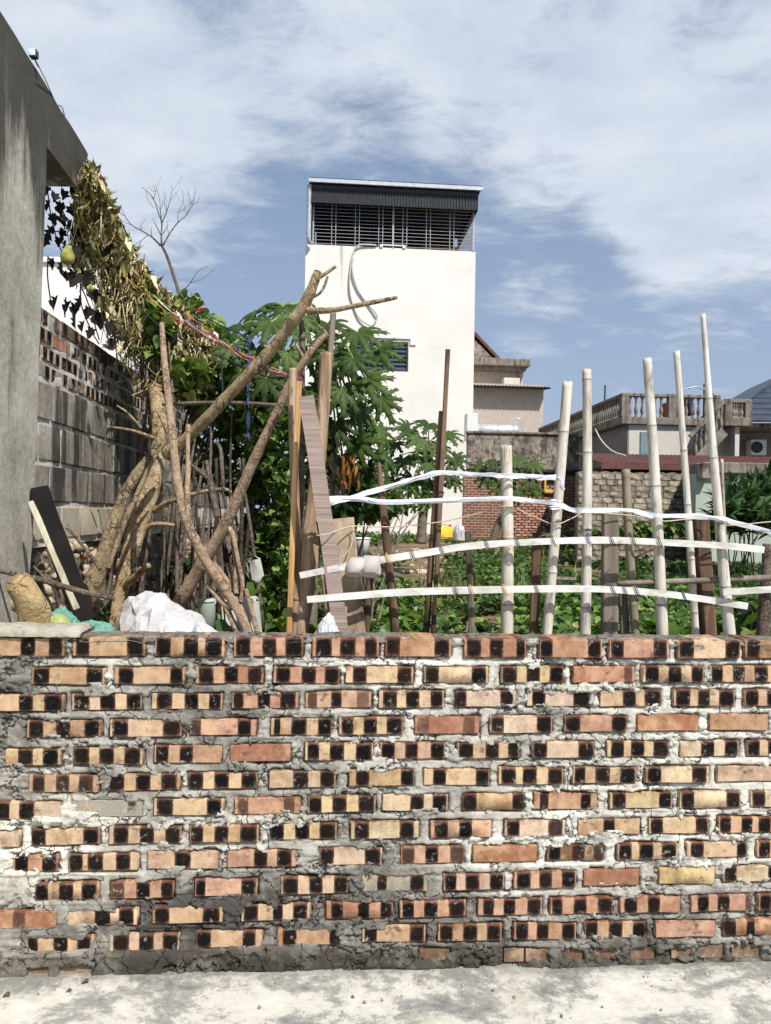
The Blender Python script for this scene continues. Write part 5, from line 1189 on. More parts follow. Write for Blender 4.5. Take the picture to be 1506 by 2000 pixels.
bamboo(1109, 745, 1068, 1242, 18, 18, 2.62, 'bamboo pole notched near the white knot', (1, .97, .94), node0=.18)
bamboo(1146, 720, 1143, 1245, 15, 19, 2.63, 'straight upright bamboo pole', (.98, .97, .95), node0=.04)
bamboo(1222, 916, 1242, 1245, 15, 15, 2.66, 'dark brown bamboo pole', (.42, .36, .29), node0=.03)
bamboo(1264, 699, 1294, 1245, 15, 21, 2.60, 'thick pale leaning bamboo pole', (1, 1, 1), node0=.24)
bamboo(1321, 684, 1359, 1245, 11, 13, 2.64, 'slender pale pole with a swelling half way', (1, 1, .99), node0=.36)
bamboo(1373, 612, 1426, 1245, 8, 21, 2.58, 'tallest bamboo pole, tapering to the top', (1, 1, 1), node0=.3)
bamboo(1410, 895, 1424, 1180, 5, 7, 2.72, 'thin cane behind the tallest pole', (.86, .78, .68))
def board(name, xt, yt, xb, yb, w, mat_, Y, thick=.018, label=None, face=Vector((-.05, -1, 0)), taper=1.0, parent=FENCE):
    p0, p1 = W(xt, yt, Y), W(xb, yb, Y); pe = ext(p0, p1); mb = MB()
    plank(mb, p0, pe, w*Y/F_PX, thick, 12, .0012, face, int(xt), taper); return obj(name, mb, M[mat_], parent, label, sm=False)
def post(xt, yt, xb, yb, wt, wb, mat_, Y, label=None, rough=.12, name='wooden_post', point=False, parent=FENCE):
    p0, p1 = W(xt, yt, Y), W(xb, yb, Y); pe = ext(p0, p1); k = (pe-p0).length/(p1-p0).length; mb = MB()
    n = 26; P = [p0.lerp(pe, i/(n-1)) for i in range(n)]; r_ = [(wt+(wb-wt)*min(1.2, i/(n-1)*k))/2*Y/F_PX for i in range(n)]
    if point: r_[0] *= .45; r_[1] *= .8
    tube(mb, P, r_, 10, 40, rough=rough, rfreq=30, seed=int(xt)); return obj(name, mb, M[mat_], parent, label)
post(740, 904, 773, 1242, 14, 18, 'brown_wood', 2.62, 'brown round post cut to a blunt point', point=True)
sp = MB(); q0, q1 = W(752, 1040, 2.60), W(770, 1242, 2.60)
board('batten', 875, 683, 846, 1242, 9, 'brown_wood', 2.64, .02, 'tall thin dark batten')
post(862, 803, 832, 1242, 10, 13, 'brown_wood', 2.66, 'dark round stake with a knob on top', rough=.15)
board('stake', 914, 1038, 922, 1242, 12, 'grey_wood', 2.62, .016, 'short grey stake')
board('board', 1049, 1040, 1042, 1242, 17, 'brown_wood', 2.66, .022, 'short dark board', taper=1.1)
board('board', 1192, 1002, 1190, 1245, 31, 'grey_wood', 2.66, .03, 'wide weathered grey board')
board('board', 1216, 1160, 1221, 1245, 17, 'grey_wood', 2.68, .02, 'narrow grey board beside the wide one')
board('board', 1367, 1012, 1383, 1245, 30, 'brown_wood', 2.67, .04, 'heavy dark brown board')
post(1499, 1062, 1490, 1245, 16, 26, 'twig', 2.66, 'dark crooked post at the right edge', rough=.25)
board('board', 591, 776, 661, 1010, 27, 'sawn_plank', 2.50, .014, None) if False else None
# ribbed grey plank, bent
mb = MB(); P = [W(x, y, 2.53) for x, y in ((598, 774), (607, 830), (618, 900), (630, 985), (642, 1060), (654, 1150), (667, 1242), (690, 1400))]
ribbon(mb, P, 30*2.53/F_PX, .014, 60, up=Vector((1, 0, 0))); obj('ribbed_plank', mb, M['sawn_plank'], FENCE, 'grey ribbed plank leaning left', sm=False)
board('board', 668, 1012, 690, 1242, 46, 'pale_board', 2.60, .022, 'broad pale board behind the folded cloth', taper=1.15)
board('board', 622, 1018, 636, 1110, 8, 'brown_wood', 2.60, .02, 'dark edge board')
post(662, 1080, 690, 1242, 12, 16, 'brown_wood', 2.66, None)
post(726, 1090, 712, 1242, 14, 18, 'brown_wood', 2.70, None)
post(632, 1120, 645, 1242, 12, 14, 'post_wood', 2.66, None)
# white rails
def rail(pts, w, Y, label):
    mb = MB(); P = [W(x, y, Y+dy) for (x, y, dy) in pts]; ribbon(mb, P, w*Y/F_PX, .008, 60, wob=.10, seed=w); return obj('rail', mb, M['white_paint'], FENCE, label, sm=False)
YR = 2.555
r1 = rail([(586, 1124, -.01), (660, 1109, -.03), (740, 1094, 0), (830, 1080, 0), (920, 1066, 0), (1050, 1058, 0), (1190, 1055, 0), (1330, 1061, 0), (1430, 1067, -.02), (1492, 1074, -.02)], 13, YR, 'upper white rail, arched')
r2 = rail([(600, 1171, -.03), (700, 1163, -.03), (800, 1156, 0), (1000, 1151, 0), (1140, 1150, 0), (1220, 1153, 0), (1300, 1160, 0), (1380, 1171, -.01), (1460, 1184, -.02)], 13, YR, 'lower white rail, sagging to the right')
r3 = rail([(1412, 1157, 0), (1460, 1154, 0), (1560, 1148, 0)], 12, 2.52, 'short white rail entering from the right')
r4 = MB(); ptube(r4, [(1206, 1140, 2.60, 10), (1300, 1136, 2.60, 11), (1400, 1133, 2.60, 12), (1560, 1126, 2.60, 14)], 8, 30, rough=.1, rfreq=25); obj('rail', r4, M['grey_wood'], FENCE, 'grey horizontal stick behind the white rails')
# wire ties round the rails (each a sub-part of its rail)
def tie(rail_o, x, y, mat_, w=1.5, sl=4, Y=YR, h=10):
    mb = MB(); 
    for k in range(2):
        P = [W(x-sl+k*3, y-h, Y+.010), W(x-sl+k*3, y-h, Y-.006), W(x+k*3, y, Y-.0085), W(x+sl+k*3, y+h, Y-.006), W(x+sl+k*3, y+h, Y+.012)]
        tube(mb, P, [w/2*Y/F_PX]*5, 5, 12)
    obj('wire_tie', mb, M[mat_], rail_o)
for (x, y, m_) in ((617, 1118, 'wire'), (757, 1091, 'ochre_tie'), (805, 1084, 'wire'), (862, 1074, 'wire'), (950, 1063, 'wire'), (1010, 1060, 'wire'), (1080, 1057, 'wire'), (1149, 1056, 'blue_tie'), (1195, 1056, 'wire'), (1237, 1057, 'wire'), (1288, 1059, 'wire'), (1376, 1065, 'teal_tie')): tie(r1, x, y, m_)
for (x, y, m_) in ((658, 1167, 'ochre_tie'), (766, 1158, 'wire'), (890, 1154, 'wire'), (920, 1153, 'ochre_tie'), (985, 1152, 'ochre_tie'), (1048, 1151, 'wire'), (1197, 1152, 'wire'), (1220, 1153, 'wire'), (1243, 1154, 'wire'), (1335, 1164, 'wire'), (1462, 1184, 'wire')): tie(r2, x, y, m_)
# white tape and string
def tape(pts, w, Y, seed=0, layers=2, label=None):
    mb = MB()
    for k in range(layers):
        P = [W(x+rnd.uniform(-2, 2), y+(k-.5)*rnd.uniform(1.5, 5)*(layers > 1), Y-.012*((i+k) % 2)-.004*k+dy) for i, (x, y, dy) in enumerate(pts)]
        ribbon(mb, P, w*Y/F_PX, .0012, 90, twist=lambda u, k=k: .35*math.sin(u*9+seed+k*2), wob=.6, seed=seed+k)
    return obj('white_tape', mb, M['tape'], FENCE, label, sm=False)
tape([(618, 976, -.02), (636, 984, -.03), (700, 968, 0), (780, 945, 0), (855, 924, -.02), (920, 926, 0), (986, 929, -.03), (1040, 931, 0), (1087, 933, -.03)], 5.5, 2.60, 1, 2, 'upper white tape rising to the tall batten')
tape([(618, 974, -.02), (700, 974, 0), (745, 981, -.02), (850, 978, -.02), (985, 973, -.03), (1040, 979, 0), (1087, 984, -.03), (1118, 996, 0), (1146, 996, -.03), (1226, 997, -.02), (1260, 1004, 0), (1291, 1009, -.03), (1350, 1008, -.02), (1404, 1012, -.04), (1450, 1024, 0), (1530, 1046, 0)], 6, 2.59, 4, 2, 'lower white tape tied from pole to pole')
kn = MB(); 
for k in range(4): ribbon(kn, [W(1083+k*3, 932, 2.585), W(1092+2*k, 936, 2.572), W(1096, 946+2*k, 2.57), W(1099+k, 956, 2.575)], 7*2.58/F_PX, .0012, 16, twist=lambda u, k=k: k+u*2)
for k in range(5): ribbon(kn, [W(1066+2*k, 980+k*3, 2.61), W(1078, 977+4*k, 2.585), W(1094, 980+3*k, 2.60)], 5*2.58/F_PX, .0012, 14, twist=lambda u, k=k: k*.7)
tag(obj('tape_knot', kn, M['tape'], FENCE, sm=False), kind='stuff')
sg = MB(); tube(sg, [W(x, y, YY) for x, y, YY in ((618, 1046, 2.5), (640, 1043, 2.5), (688, 1028, 2.57), (760, 1029, 2.6), (850, 1021, 2.62), (930, 1004, 2.6), (988, 988, 2.575), (1040, 1008, 2.6), (1084, 1024, 2.59), (1120, 1011, 2.6), (1146, 1001, 2.61), (1240, 1008, 2.63), (1290, 1018, 2.58), (1345, 1014, 2.62), (1388, 1014, 2.62), (1420, 1026, 2.56), (1506, 1019, 2.56), (1560, 1016, 2.56))], [.0022]*18, 5, 160); obj('string', sg, M['string'], FENCE)
sg = MB(); tube(sg, [W(x, y, YY) for x, y, YY in ((688, 1028, 2.57), (690, 1046, 2.57), (684, 1070, 2.56), (668, 1090, 2.55))], [.0018]*4, 5, 20); tube(sg, [W(x, y, 2.59) for x, y in ((684, 1032), (664, 1046), (652, 1060))], [.0018]*3, 5, 12); obj('string', sg, M['string'], FENCE)
# folded cloth hanging over the upper rail
def cloth(x, y0, y1, w, Y, lean, label):
    mb = MB(); n, m_ = 26, 24; V = []
    for i in range(n):
        u = i/(n-1)
        xx = x+lean*(u**1.2)*18; yy = y0+(y1-y0)*u
        c = W(xx, yy, Y-.010-.020*math.sin(u*2.2)); ww = (w*(.90+.14*math.sin(u*2.6)))/2*Y/F_PX; dd = .017+.012*u
        for k in range(m_):
            an = 2*math.pi*k/m_; q = 1+.10*math.sin(3*an+u*4+x)+.06*math.sin(7*an+u*9)
            V.append(tuple(c+Vector((ww*q*math.cos(an), dd*q*math.sin(an), -.012*math.sin(an)*u))))
    F_ = [(i*m_+k, i*m_+(k+1) % m_, (i+1)*m_+(k+1) % m_, (i+1)*m_+k) for i in range(n-1) for k in range(m_)]+[tuple(range(m_))]
    b0 = len(V)          # open cuff: the inside of the mouth
    last = (n-1)*m_
    ctr = sum((Vector(V[last+k]) for k in range(m_)), Vector((0, 0, 0)))/m_
    for k in range(m_): V.append(tuple(ctr+(Vector(V[last+k])-ctr)*.80+Vector((0, 0, .003))))
    for k in range(m_): V.append(tuple(ctr+(Vector(V[last+k])-ctr)*.60+Vector((0, 0, .030))))
    F_ += [(last+k, last+(k+1) % m_, b0+(k+1) % m_, b0+k) for k in range(m_)]+[(b0+k, b0+(k+1) % m_, b0+m_+(k+1) % m_, b0+m_+k) for k in range(m_)]+[tuple(range(b0+m_, b0+2*m_))]
    mb.add(V, F_); return mb
flat('cloth', (158, 149, 142), (190, 181, 174), .95)
c_ = thing('folded_cloth', 'two off-white cloth rolls folded over the upper white rail', 'cloth', W(708, 1110, YR))
obj('roll', cloth(700, 1088, 1124, 34, YR-.006, -.5, ''), M['cloth'], c_); obj('roll', cloth(726, 1085, 1124, 36, YR-.006, -.15, ''), M['cloth'], c_)
# ================================================================== CUT BRANCHES, TRUNKS AND POSTS ON THE LEFT
def branch(name, label, cat, pieces, mat_, rough=.22, rfreq=22, parent=None, group=None):
    """pieces: first the main stem, then forks, each a list of (x, y, Y, width px)"""
    t = parent; kw_ = .86 if mat_ == 'bark_smooth' else .94 if name == 'cut_branch' else 1.0
    pieces = [[(q[0], q[1], q[2], q[3]*kw_) for q in p_] for p_ in pieces]
    mb = MB(); ptube(mb, pieces[0], 20, knots=9, rough=rough, rfreq=rfreq, seed=len(label))
    if len(pieces) == 1: return obj(name, mb, M[mat_], None, label, cat, group)
    v = np.concatenate(mb.v); t = thing(name, label, cat, W(*pieces[0][0][:3]), group)
    obj('stem', mb, M[mat_], t)
    for p in pieces[1:]:
        b = MB(); ptube(b, p, 12, rough=rough, rfreq=rfreq, seed=len(p)); obj('limb', b, M[mat_], t)
    return t
# tree trunk standing against the boundary wall, its head lost in the dry vine
TR = branch('dead_tree', 'bare grey tree trunk in front of the boundary wall reaching up into the dry vine', 'tree', [
    [(222, 1300, 3.45, 34), (226, 1222, 3.45, 30), (236, 1160, 3.47, 29), (246, 1110, 3.5, 34), (262, 1050, 3.55, 33), (284, 985, 3.6, 35), (303, 925, 3.65, 32), (311, 870, 3.7, 29), (311, 820, 3.75, 30), (306, 770, 3.95, 28), (308, 735, 4.1, 26), (310, 700, 4.3, 20)],
    [(244, 1148, 3.46, 14), (256, 1134, 3.42, 15), (272, 1120, 3.38, 13), (291, 1104, 3.34, 11)],
    [(280, 1040, 3.58, 12), (296, 1026, 3.55, 11), (318, 1024, 3.52, 9), (340, 1026, 3.50, 7)],
    [(302, 998, 3.6, 11), (322, 984, 3.55, 10), (345, 976, 3.5, 9), (382, 964, 3.46, 8), (412, 958, 3.44, 8), (440, 956, 3.42, 7), (452, 962, 3.42, 5)],
    [(305, 858, 3.7, 10), (290, 852, 3.65, 9), (262, 842, 3.6, 6), (230, 836, 3.55, 5), (207, 834, 3.5, 3)],
    [(276, 836, 3.62, 5), (262, 820, 3.6, 5), (246, 804, 3.58, 4), (228, 792, 3.56, 3)]], 'bark')
# split leaning trunk beside it
LT = branch('leaning_trunk', 'thick split trunk leaning to the right against the dead tree, its broken end jagged', 'log', [
    [(128, 1300, 3.05, 36), (150, 1208, 3.1, 36), (172, 1160, 3.13, 34), (196, 1105, 3.17, 33), (216, 1040, 3.22, 27), (238, 980, 3.27, 24), (264, 930, 3.32, 20), (292, 892, 3.37, 15), (316, 868, 3.42, 14), (327, 855, 3.44, 6)],
    [(212, 1110, 3.14, 9), (232, 1050, 3.18, 10), (252, 1000, 3.22, 11), (276, 946, 3.27, 9), (298, 900, 3.32, 7), (324, 862, 3.36, 3)]], 'bark_rough', rough=.34, rfreq=16)
# the long cut branch slanting up across the sky
branch('cut_branch', 'long peeling cut branch slanting up to a forked stub before the white house', 'branch', [
    [(322, 888, 3.2, 20), (345, 872, 3.17, 26), (372, 850, 3.13, 24), (420, 800, 3.05, 24), (475, 742, 2.98, 24), (520, 695, 2.93, 26), (560, 645, 2.88, 24), (585, 610, 2.85, 24), (603, 578, 2.83, 22), (614, 552, 2.82, 20), (621, 530, 2.82, 17)],
    [(600, 606, 2.84, 15), (622, 607, 2.82, 13), (655, 605, 2.80, 11), (700, 596, 2.78, 10), (740, 588, 2.77, 9), (776, 581, 2.76, 8)],
    [(616, 548, 2.82, 10), (630, 538, 2.82, 8), (645, 528, 2.82, 7), (656, 520, 2.82, 7)],
    [(612, 580, 2.83, 6), (624, 573, 2.83, 6), (633, 560, 2.83, 6), (640, 540, 2.83, 5)]], 'bark')
# second diagonal
branch('cut_branch', 'thick reddish cut branch crossing the curved one from lower left to the post tops', 'branch', [
    [(335, 1200, 3.1, 34), (362, 1158, 3.06, 30), (392, 1105, 3.02, 29), (420, 1060, 2.99, 28), (447, 1010, 2.96, 27), (474, 950, 2.93, 25), (498, 895, 2.9, 23), (524, 840, 2.87, 21), (552, 782, 2.84, 20), (575, 735, 2.82, 19), (600, 698, 2.80, 17), (622, 668, 2.79, 15), (640, 652, 2.79, 12)],
    [(596, 702, 2.80, 8), (588, 690, 2.80, 8), (578, 672, 2.80, 6)], [(640, 656, 2.79, 8), (633, 645, 2.8, 6), (622, 636, 2.8, 5)]], 'bark_smooth', rough=.14)
# curved young branch with its forks
branch('curved_branch', 'smooth brown branch curving down from the vine to a knotty fork behind the wall', 'branch', [
    [(316, 632, 3.3, 11), (320, 690, 3.22, 14), (327, 760, 3.12, 16), (336, 840, 3.02, 18), (342, 900, 2.96, 19), (350, 960, 2.92, 20), (364, 1015, 2.88, 21), (388, 1070, 2.85, 22), (415, 1115, 2.82, 22), (440, 1150, 2.80, 24), (456, 1172, 2.78, 28), (468, 1195, 2.76, 24), (484, 1232, 2.74, 22), (500, 1290, 2.72, 22)],
    [(366, 1012, 2.88, 13), (366, 970, 2.9, 13), (367, 920, 2.93, 12), (367, 880, 2.96, 10), (368, 830, 3.0, 9)],
    [(456, 1168, 2.78, 16), (446, 1140, 2.80, 13), (432, 1118, 2.82, 11), (418, 1100, 2.84, 10)],
    [(462, 1160, 2.77, 12), (460, 1130, 2.78, 12), (462, 1105, 2.79, 10)],
    [(470, 1176, 2.76, 10), (474, 1140, 2.76, 10), (464, 1090, 2.78, 10), (456, 1050, 2.80, 11), (448, 1030, 2.83, 10)],
    [(454, 1186, 2.78, 16), (436, 1178, 2.80, 14), (420, 1160, 2.82, 12), (404, 1142, 2.84, 9)],
    [(440, 1180, 2.80, 14), (450, 1205, 2.78, 14), (466, 1240, 2.76, 14), (478, 1290, 2.75, 14)],
    [(480, 1150, 2.75, 10), (488, 1180, 2.74, 11), (496, 1210, 2.73, 12), (508, 1250, 2.72, 12)]], 'bark_smooth', rough=.13)
for (lab, pc) in (('forked grey twig standing between the crossing branches', [[(424, 1010, 3.05, 14), (416, 970, 3.05, 13), (410, 935, 3.06, 12), (404, 900, 3.08, 8)], [(412, 940, 3.06, 9), (392, 922, 3.06, 8), (368, 904, 3.07, 6)], [(436, 960, 3.06, 8), (434, 920, 3.06, 8), (431, 880, 3.08, 8), (422, 862, 3.08, 5)]]),
                  ('dark knotted stick lying across the log at the pillar foot', [[(2, 1116, 2.62, 8), (40, 1124, 2.62, 9), (78, 1132, 2.62, 10), (120, 1144, 2.62, 12), (160, 1156, 2.63, 11), (200, 1164, 2.64, 10), (224, 1170, 2.66, 8)], [(120, 1146, 2.62, 6), (100, 1140, 2.64, 5), (66, 1106, 2.66, 4)]]),
                  ('thin broken twig leaning on the split trunk', [[(196, 1112, 3.0, 8), (174, 1082, 3.02, 7), (150, 1052, 3.05, 5), (128, 1030, 3.08, 3)], [(150, 1050, 3.04, 3), (138, 1034, 3.04, 3), (132, 1024, 3.06, 2)]])):
    branch('stick', lab, 'stick', pc, 'twig', rough=.2)
hz = MB(); ptube(hz, [(318, 790, 3.5, 7), (400, 787, 3.4, 8), (480, 788, 3.3, 8), (545, 792, 3.2, 8), (566, 794, 3.15, 7)], 8, rough=.12); obj('cross_pole', hz, M['twig'], None, 'thin horizontal pole tied behind the diagonal branches', 'pole')
# posts in the middle
post(566, 712, 562, 1240, 17, 17, 'post_wood', 2.70, None, rough=.16) if False else None
pm = MB(); ptube(pm, [(572, 720, 2.72, 15), (571, 800, 2.71, 17), (574, 900, 2.70, 18), (577, 1000, 2.69, 18), (578, 1100, 2.68, 19), (577, 1240, 2.66, 20), (574, 1500, 2.66, 20)], 10, rough=.14, rfreq=20); obj('round_post', pm, M['post_wood'], None, 'pale round post standing beside the split orange lath', 'post')
b_ = board('split_lath', 584, 745, 564, 1242, 11, 'split_wood', 2.64, .012, 'narrow split lath of fresh orange wood in front of the round post', parent=None); tag(b_, None, 'lath')
pm = MB(); ptube(pm, [(637, 690, 2.74, 24), (634, 760, 2.73, 26), (629, 830, 2.72, 26), (622, 900, 2.71, 28), (614, 980, 2.70, 32), (609, 1040, 2.69, 38), (604, 1110, 2.68, 36), (597, 1180, 2.67, 28), (588, 1242, 2.66, 28), (578, 1400, 2.66, 30)], 12, rough=.16, rfreq=18); obj('thick_post', pm, M['post_wood'], None, 'thick peeled trunk post swelling at the bottom behind the ribbed plank', 'post')
pm = MB(); ptube(pm, [(651, 612, 2.80, 12), (646, 680, 2.79, 12), (640, 760, 2.78, 12), (632, 860, 2.77, 11), (620, 1000, 2.76, 10)], 8, rough=.1); obj('thin_pole', pm, M['grey_wood'], None, 'thin grey pole rising behind the thick trunk post', 'pole')
pm = MB(); ptube(pm, [(588, 600, 2.95, 12), (591, 660, 2.94, 13), (590, 705, 2.92, 12)], 8, rough=.1); ptube(pm, [(590, 705, 2.92, 12), (589, 900, 2.92, 13), (588, 1300, 2.92, 14)], 8, rough=.1); obj('dark_pole', pm, M['twig'], None, 'dark pole in the papaya shade behind the branch ends', 'pole')
# chopped log at the pillar foot, black slab in place of shade, and pale lath
lg = MB(); P = [(98, 1262, 2.60, 62), (86, 1236, 2.58, 60), (70, 1200, 2.55, 58), (52, 1160, 2.52, 52), (40, 1142, 2.51, 50), (34, 1134, 2.50, 46)]
ptube(lg, P, 22, rough=.16, rfreq=14, seed=3, knots=6); obj('log', lg, M['log'], None, 'short peeled yellow log standing on end at the foot of the concrete pillar', 'log')
pb = MB(); plank(pb, W(74, 955, 2.93), W(166, 1215, 2.78), 40*2.85/F_PX, .035, 8, .002, Vector((.55, -.83, 0)), 5); flat('shade_black', (14, 12, 11), (26, 22, 20), .95); obj('shade_slab', pb, M['shade_black'], None, 'black slab standing in for the shaded gap beside the pillar edge', 'board', sm=False)  # slab added for the dark gap, shade painted as its black
lb = MB(); plank(lb, W(60, 980, 2.74), W(150, 1190, 2.70), 11*2.7/F_PX, .016, 6, .0015, Vector((.3, -1, 0)), 6); obj('pale_lath', lb, M['pale_lath'] if 'pale_lath' in M else M['pale_board'], None, 'pale cream lath leaning in front of the black shade slab', 'lath', sm=False)

# ---- sacks
def sack(name, label, cat, prof, yb, Y, depth, mat_, seed, parent=None, fold=.5, nx=22, na=13):
    """lump of crumpled plastic: top outline px [(x, y)], bottom at yb"""
    mb = MB(); r2 = random.Random(seed); xs = np.linspace(prof[0][0], prof[-1][0], nx); tops = np.interp(xs, [p[0] for p in prof], [p[1] for p in prof]); V = []
    st = (prof[-1][0]-prof[0][0])/nx*Y/F_PX
    for i in range(nx):
        c0 = W(xs[i], yb, Y); top = W(xs[i], tops[i], Y); h = top.z-c0.z; e = math.sin(math.pi*min(1, max(0, (i+.5)/nx)))**.45
        for k in range(na):
            a = math.pi*k/(na-1); edge = k in (0, na-1); j = fold*(0 if edge else 1)
            q = 1+j*(.55*(float(fbm(i*.30+seed, a*2.0, seed, seed, 2))-.5)+r2.uniform(-.10, .10))
            V.append((c0.x+r2.uniform(-.5, .5)*st*j*1.5, c0.y-math.cos(a)*depth*e*q, c0.z+(math.sin(a)**.7*h*(1+j*r2.uniform(-.07, .03)) if not edge else -.05)))
    F_ = []
    for i in range(nx-1):
        for k in range(na-1):
            q = (i*na+k, i*na+na+k, i*na+na+k+1, i*na+k+1)
            F_ += [(q[0], q[1], q[2]), (q[0], q[2], q[3])] if r2.random() < .5 else [(q[0], q[1], q[3]), (q[1], q[2], q[3])]
    F_ += [tuple(range(na)), tuple(range((nx-1)*na, nx*na))[::-1]]
    mb.add(V, F_); return obj(name, mb, mat_, parent, label, cat, autosmooth=24)
def sackmat(name, c1, c2, stain=None):
    M[name] = stuffmat(name, [(0.3, srgb(*c1)), (0.7, srgb(*c2))], 7, rough=.5, bump=.8, bdist=.014, bscale=22, dist=1.2, stain=srgb(*stain) if stain else None, stain_scale=5, stain_r=(.54, .70))
sackmat('white_sack', (178, 176, 176), (206, 204, 204), (176, 152, 130)); sackmat('green_sack', (70, 128, 112), (120, 168, 150), (168, 186, 168)); sackmat('lime_sack', (160, 168, 104), (184, 190, 128)); sackmat('film', (196, 200, 200), (224, 226, 226))
sack('white_sack', 'crumpled white plastic sack lying behind the wall beside the dead tree', 'sack', [(236, 1215), (240, 1186), (252, 1168), (275, 1157), (302, 1154), (318, 1160), (332, 1177), (350, 1188), (372, 1193), (390, 1203), (402, 1222), (416, 1236), (448, 1246)], 1262, 2.72, .13, M['white_sack'], 3, fold=.9)
gs = thing('green_sack', 'torn green plastic sack with a lime patch behind the chopped log', 'sack', W(160, 1240, 2.56))
sack('sheet', None, None, [(96, 1200), (108, 1188), (124, 1187), (140, 1200), (152, 1216), (162, 1232)], 1260, 2.60, .06, M['green_sack'], 5, gs, 1.1)
sack('sheet', None, None, [(146, 1228), (158, 1214), (172, 1211), (190, 1210), (206, 1216), (218, 1228), (228, 1240)], 1260, 2.52, .06, M['green_sack'], 8, gs, 1.3)
sack('patch', None, None, [(100, 1205), (112, 1196), (126, 1202), (140, 1222)], 1258, 2.545, .05, M['lime_sack'], 9, gs, .9)
sack('plastic_film', 'clear crumpled plastic film at the foot of the leaning plank', 'plastic film', [(616, 1236), (626, 1212), (640, 1196), (650, 1204), (656, 1222), (664, 1240)], 1262, 2.50, .04, M['film'], 12, None, 1.0)

# ---- coloured rags and cords strung from the vine to the branch
def cordset():
    t = thing('rag_line', 'tangle of coloured plastic strips and cords stretched from the vine to the diagonal branch', 'cord', W(480, 700, 3.3))
    def strip(pts, w, m_, n=40, wob=.5, nm='strip'):
        mb = MB(); P = [W(*p) for p in pts]; ribbon(mb, P, w*3.1/F_PX, .0012, n, twist=lambda u: 3*math.sin(u*7+w), wob=wob, seed=w); obj(nm, mb, M[m_], t, sm=False)
    A, B = (215, 515, 3.9), (575, 738, 2.84)
    for k, m_ in enumerate(('orange_strip', 'red_strip', 'pale_strip', 'blue_strip', 'orange_strip', 'red_strip')):
        o = rnd.uniform(-6, 6); x0 = 300+20*k if k % 2 else 240+30*k
        P = []
        for u in np.linspace(0, 1, 9):
            x = x0+(575-x0)*u; y = 520+(738-520)*((x-215)/360)**.92+14*math.sin(u*3.14)+rnd.uniform(-6, 6)+o*(1-u); P.append((x, y, 3.6-.76*(x-215)/360))
        strip(P, rnd.uniform(1.6, 3.2), m_)
    for pts in ([(385, 610, 3.4, 0), (430, 635, 3.35, 0), (488, 660, 3.3, 0)], [(230, 560, 3.8, 0), (340, 660, 3.5, 0), (440, 700, 3.3, 0), (520, 735, 3.1, 0), (572, 736, 2.9, 0)], [(384, 608, 3.4, 0), (388, 640, 3.4, 0), (391, 668, 3.4, 0)], [(486, 660, 3.3, 0), (470, 690, 3.3, 0), (455, 705, 3.3, 0)], [(432, 690, 3.25, 0), (434, 740, 3.25, 0), (436, 790, 3.25, 0)]):
        mb = MB(); tube(mb, [W(*p[:3]) for p in pts], [2.2*3.3/F_PX/2*1.3]*len(pts), 6, 24); obj('cord', mb, M['dark_cable'], t)
    strip([(383, 612, 3.4), (390, 604, 3.39), (398, 599, 3.38)], 7, 'pink_strip', 10, .2)
    strip([(486, 658, 3.28), (487, 700, 3.28), (484, 760, 3.28), (486, 800, 3.28), (484, 835, 3.28), (486, 860, 3.28)], 6, 'blue_strip', 30, .4, 'hanging_strip')
    strip([(568, 732, 2.82), (578, 740, 2.80), (586, 738, 2.81)], 8, 'red_strip', 10, .3); strip([(570, 742, 2.82), (576, 734, 2.80), (582, 742, 2.81)], 8, 'pink_strip', 10, .3)
    for k in range(8):
        x = rnd.uniform(340, 470); y = 520+(738-520)*((x-215)/360)**.92+rnd.uniform(0, 14); strip([(x, y, 3.3), (x+rnd.uniform(4, 10), y+rnd.uniform(4, 12), 3.28), (x+rnd.uniform(2, 16), y+rnd.uniform(14, 26), 3.3)], rnd.uniform(4, 8), rnd.choice(['pale_strip', 'red_strip', 'blue_strip', 'pale_strip']), 10, .5)
cordset()

# ================================================================== PLANTS
LF = {}
LF['papaya'] = leafmat('papaya_leaf', [(0.0, srgb(22, 38, 20)), (0.45, srgb(56, 76, 32)), (0.75, srgb(92, 112, 50)), (1.0, srgb(140, 140, 70))], .18, .55, spec=.2)
LF['bush'] = leafmat('bush_leaf', [(0.0, srgb(36, 54, 24)), (0.45, srgb(78, 104, 46)), (0.8, srgb(124, 144, 70)), (1.0, srgb(172, 168, 102))], .25, .45)
LF['crop'] = leafmat('crop_leaf', [(0.0, srgb(36, 56, 24)), (0.45, srgb(76, 106, 42)), (0.8, srgb(114, 140, 62)), (1.0, srgb(168, 168, 98))], .28, .42)
LF['weed'] = leafmat('weed_leaf', [(0.0, srgb(34, 52, 24)), (0.5, srgb(70, 96, 44)), (0.85, srgb(108, 128, 64)), (1.0, srgb(166, 162, 100))], .25, .5)
LF['dry'] = leafmat('dry_leaf', [(0.0, srgb(44, 34, 22)), (0.25, srgb(96, 78, 52)), (0.45, srgb(158, 138, 96)), (0.60, srgb(112, 124, 58)), (0.8, srgb(200, 182, 136)), (1.0, srgb(226, 214, 180))], .12, .95, spec=.08)
LF['black'] = leafmat('black_leaf', [(0.0, srgb(20, 16, 13)), (0.6, srgb(38, 30, 24)), (1.0, srgb(66, 54, 40))], .05, .85)  # on the dangling vine leaves and stems this black stands for shade
LF['palm'] = leafmat('palm_leaf', [(0.0, srgb(30, 54, 34)), (0.5, srgb(58, 88, 52)), (1.0, srgb(104, 128, 72))], .2, .4)
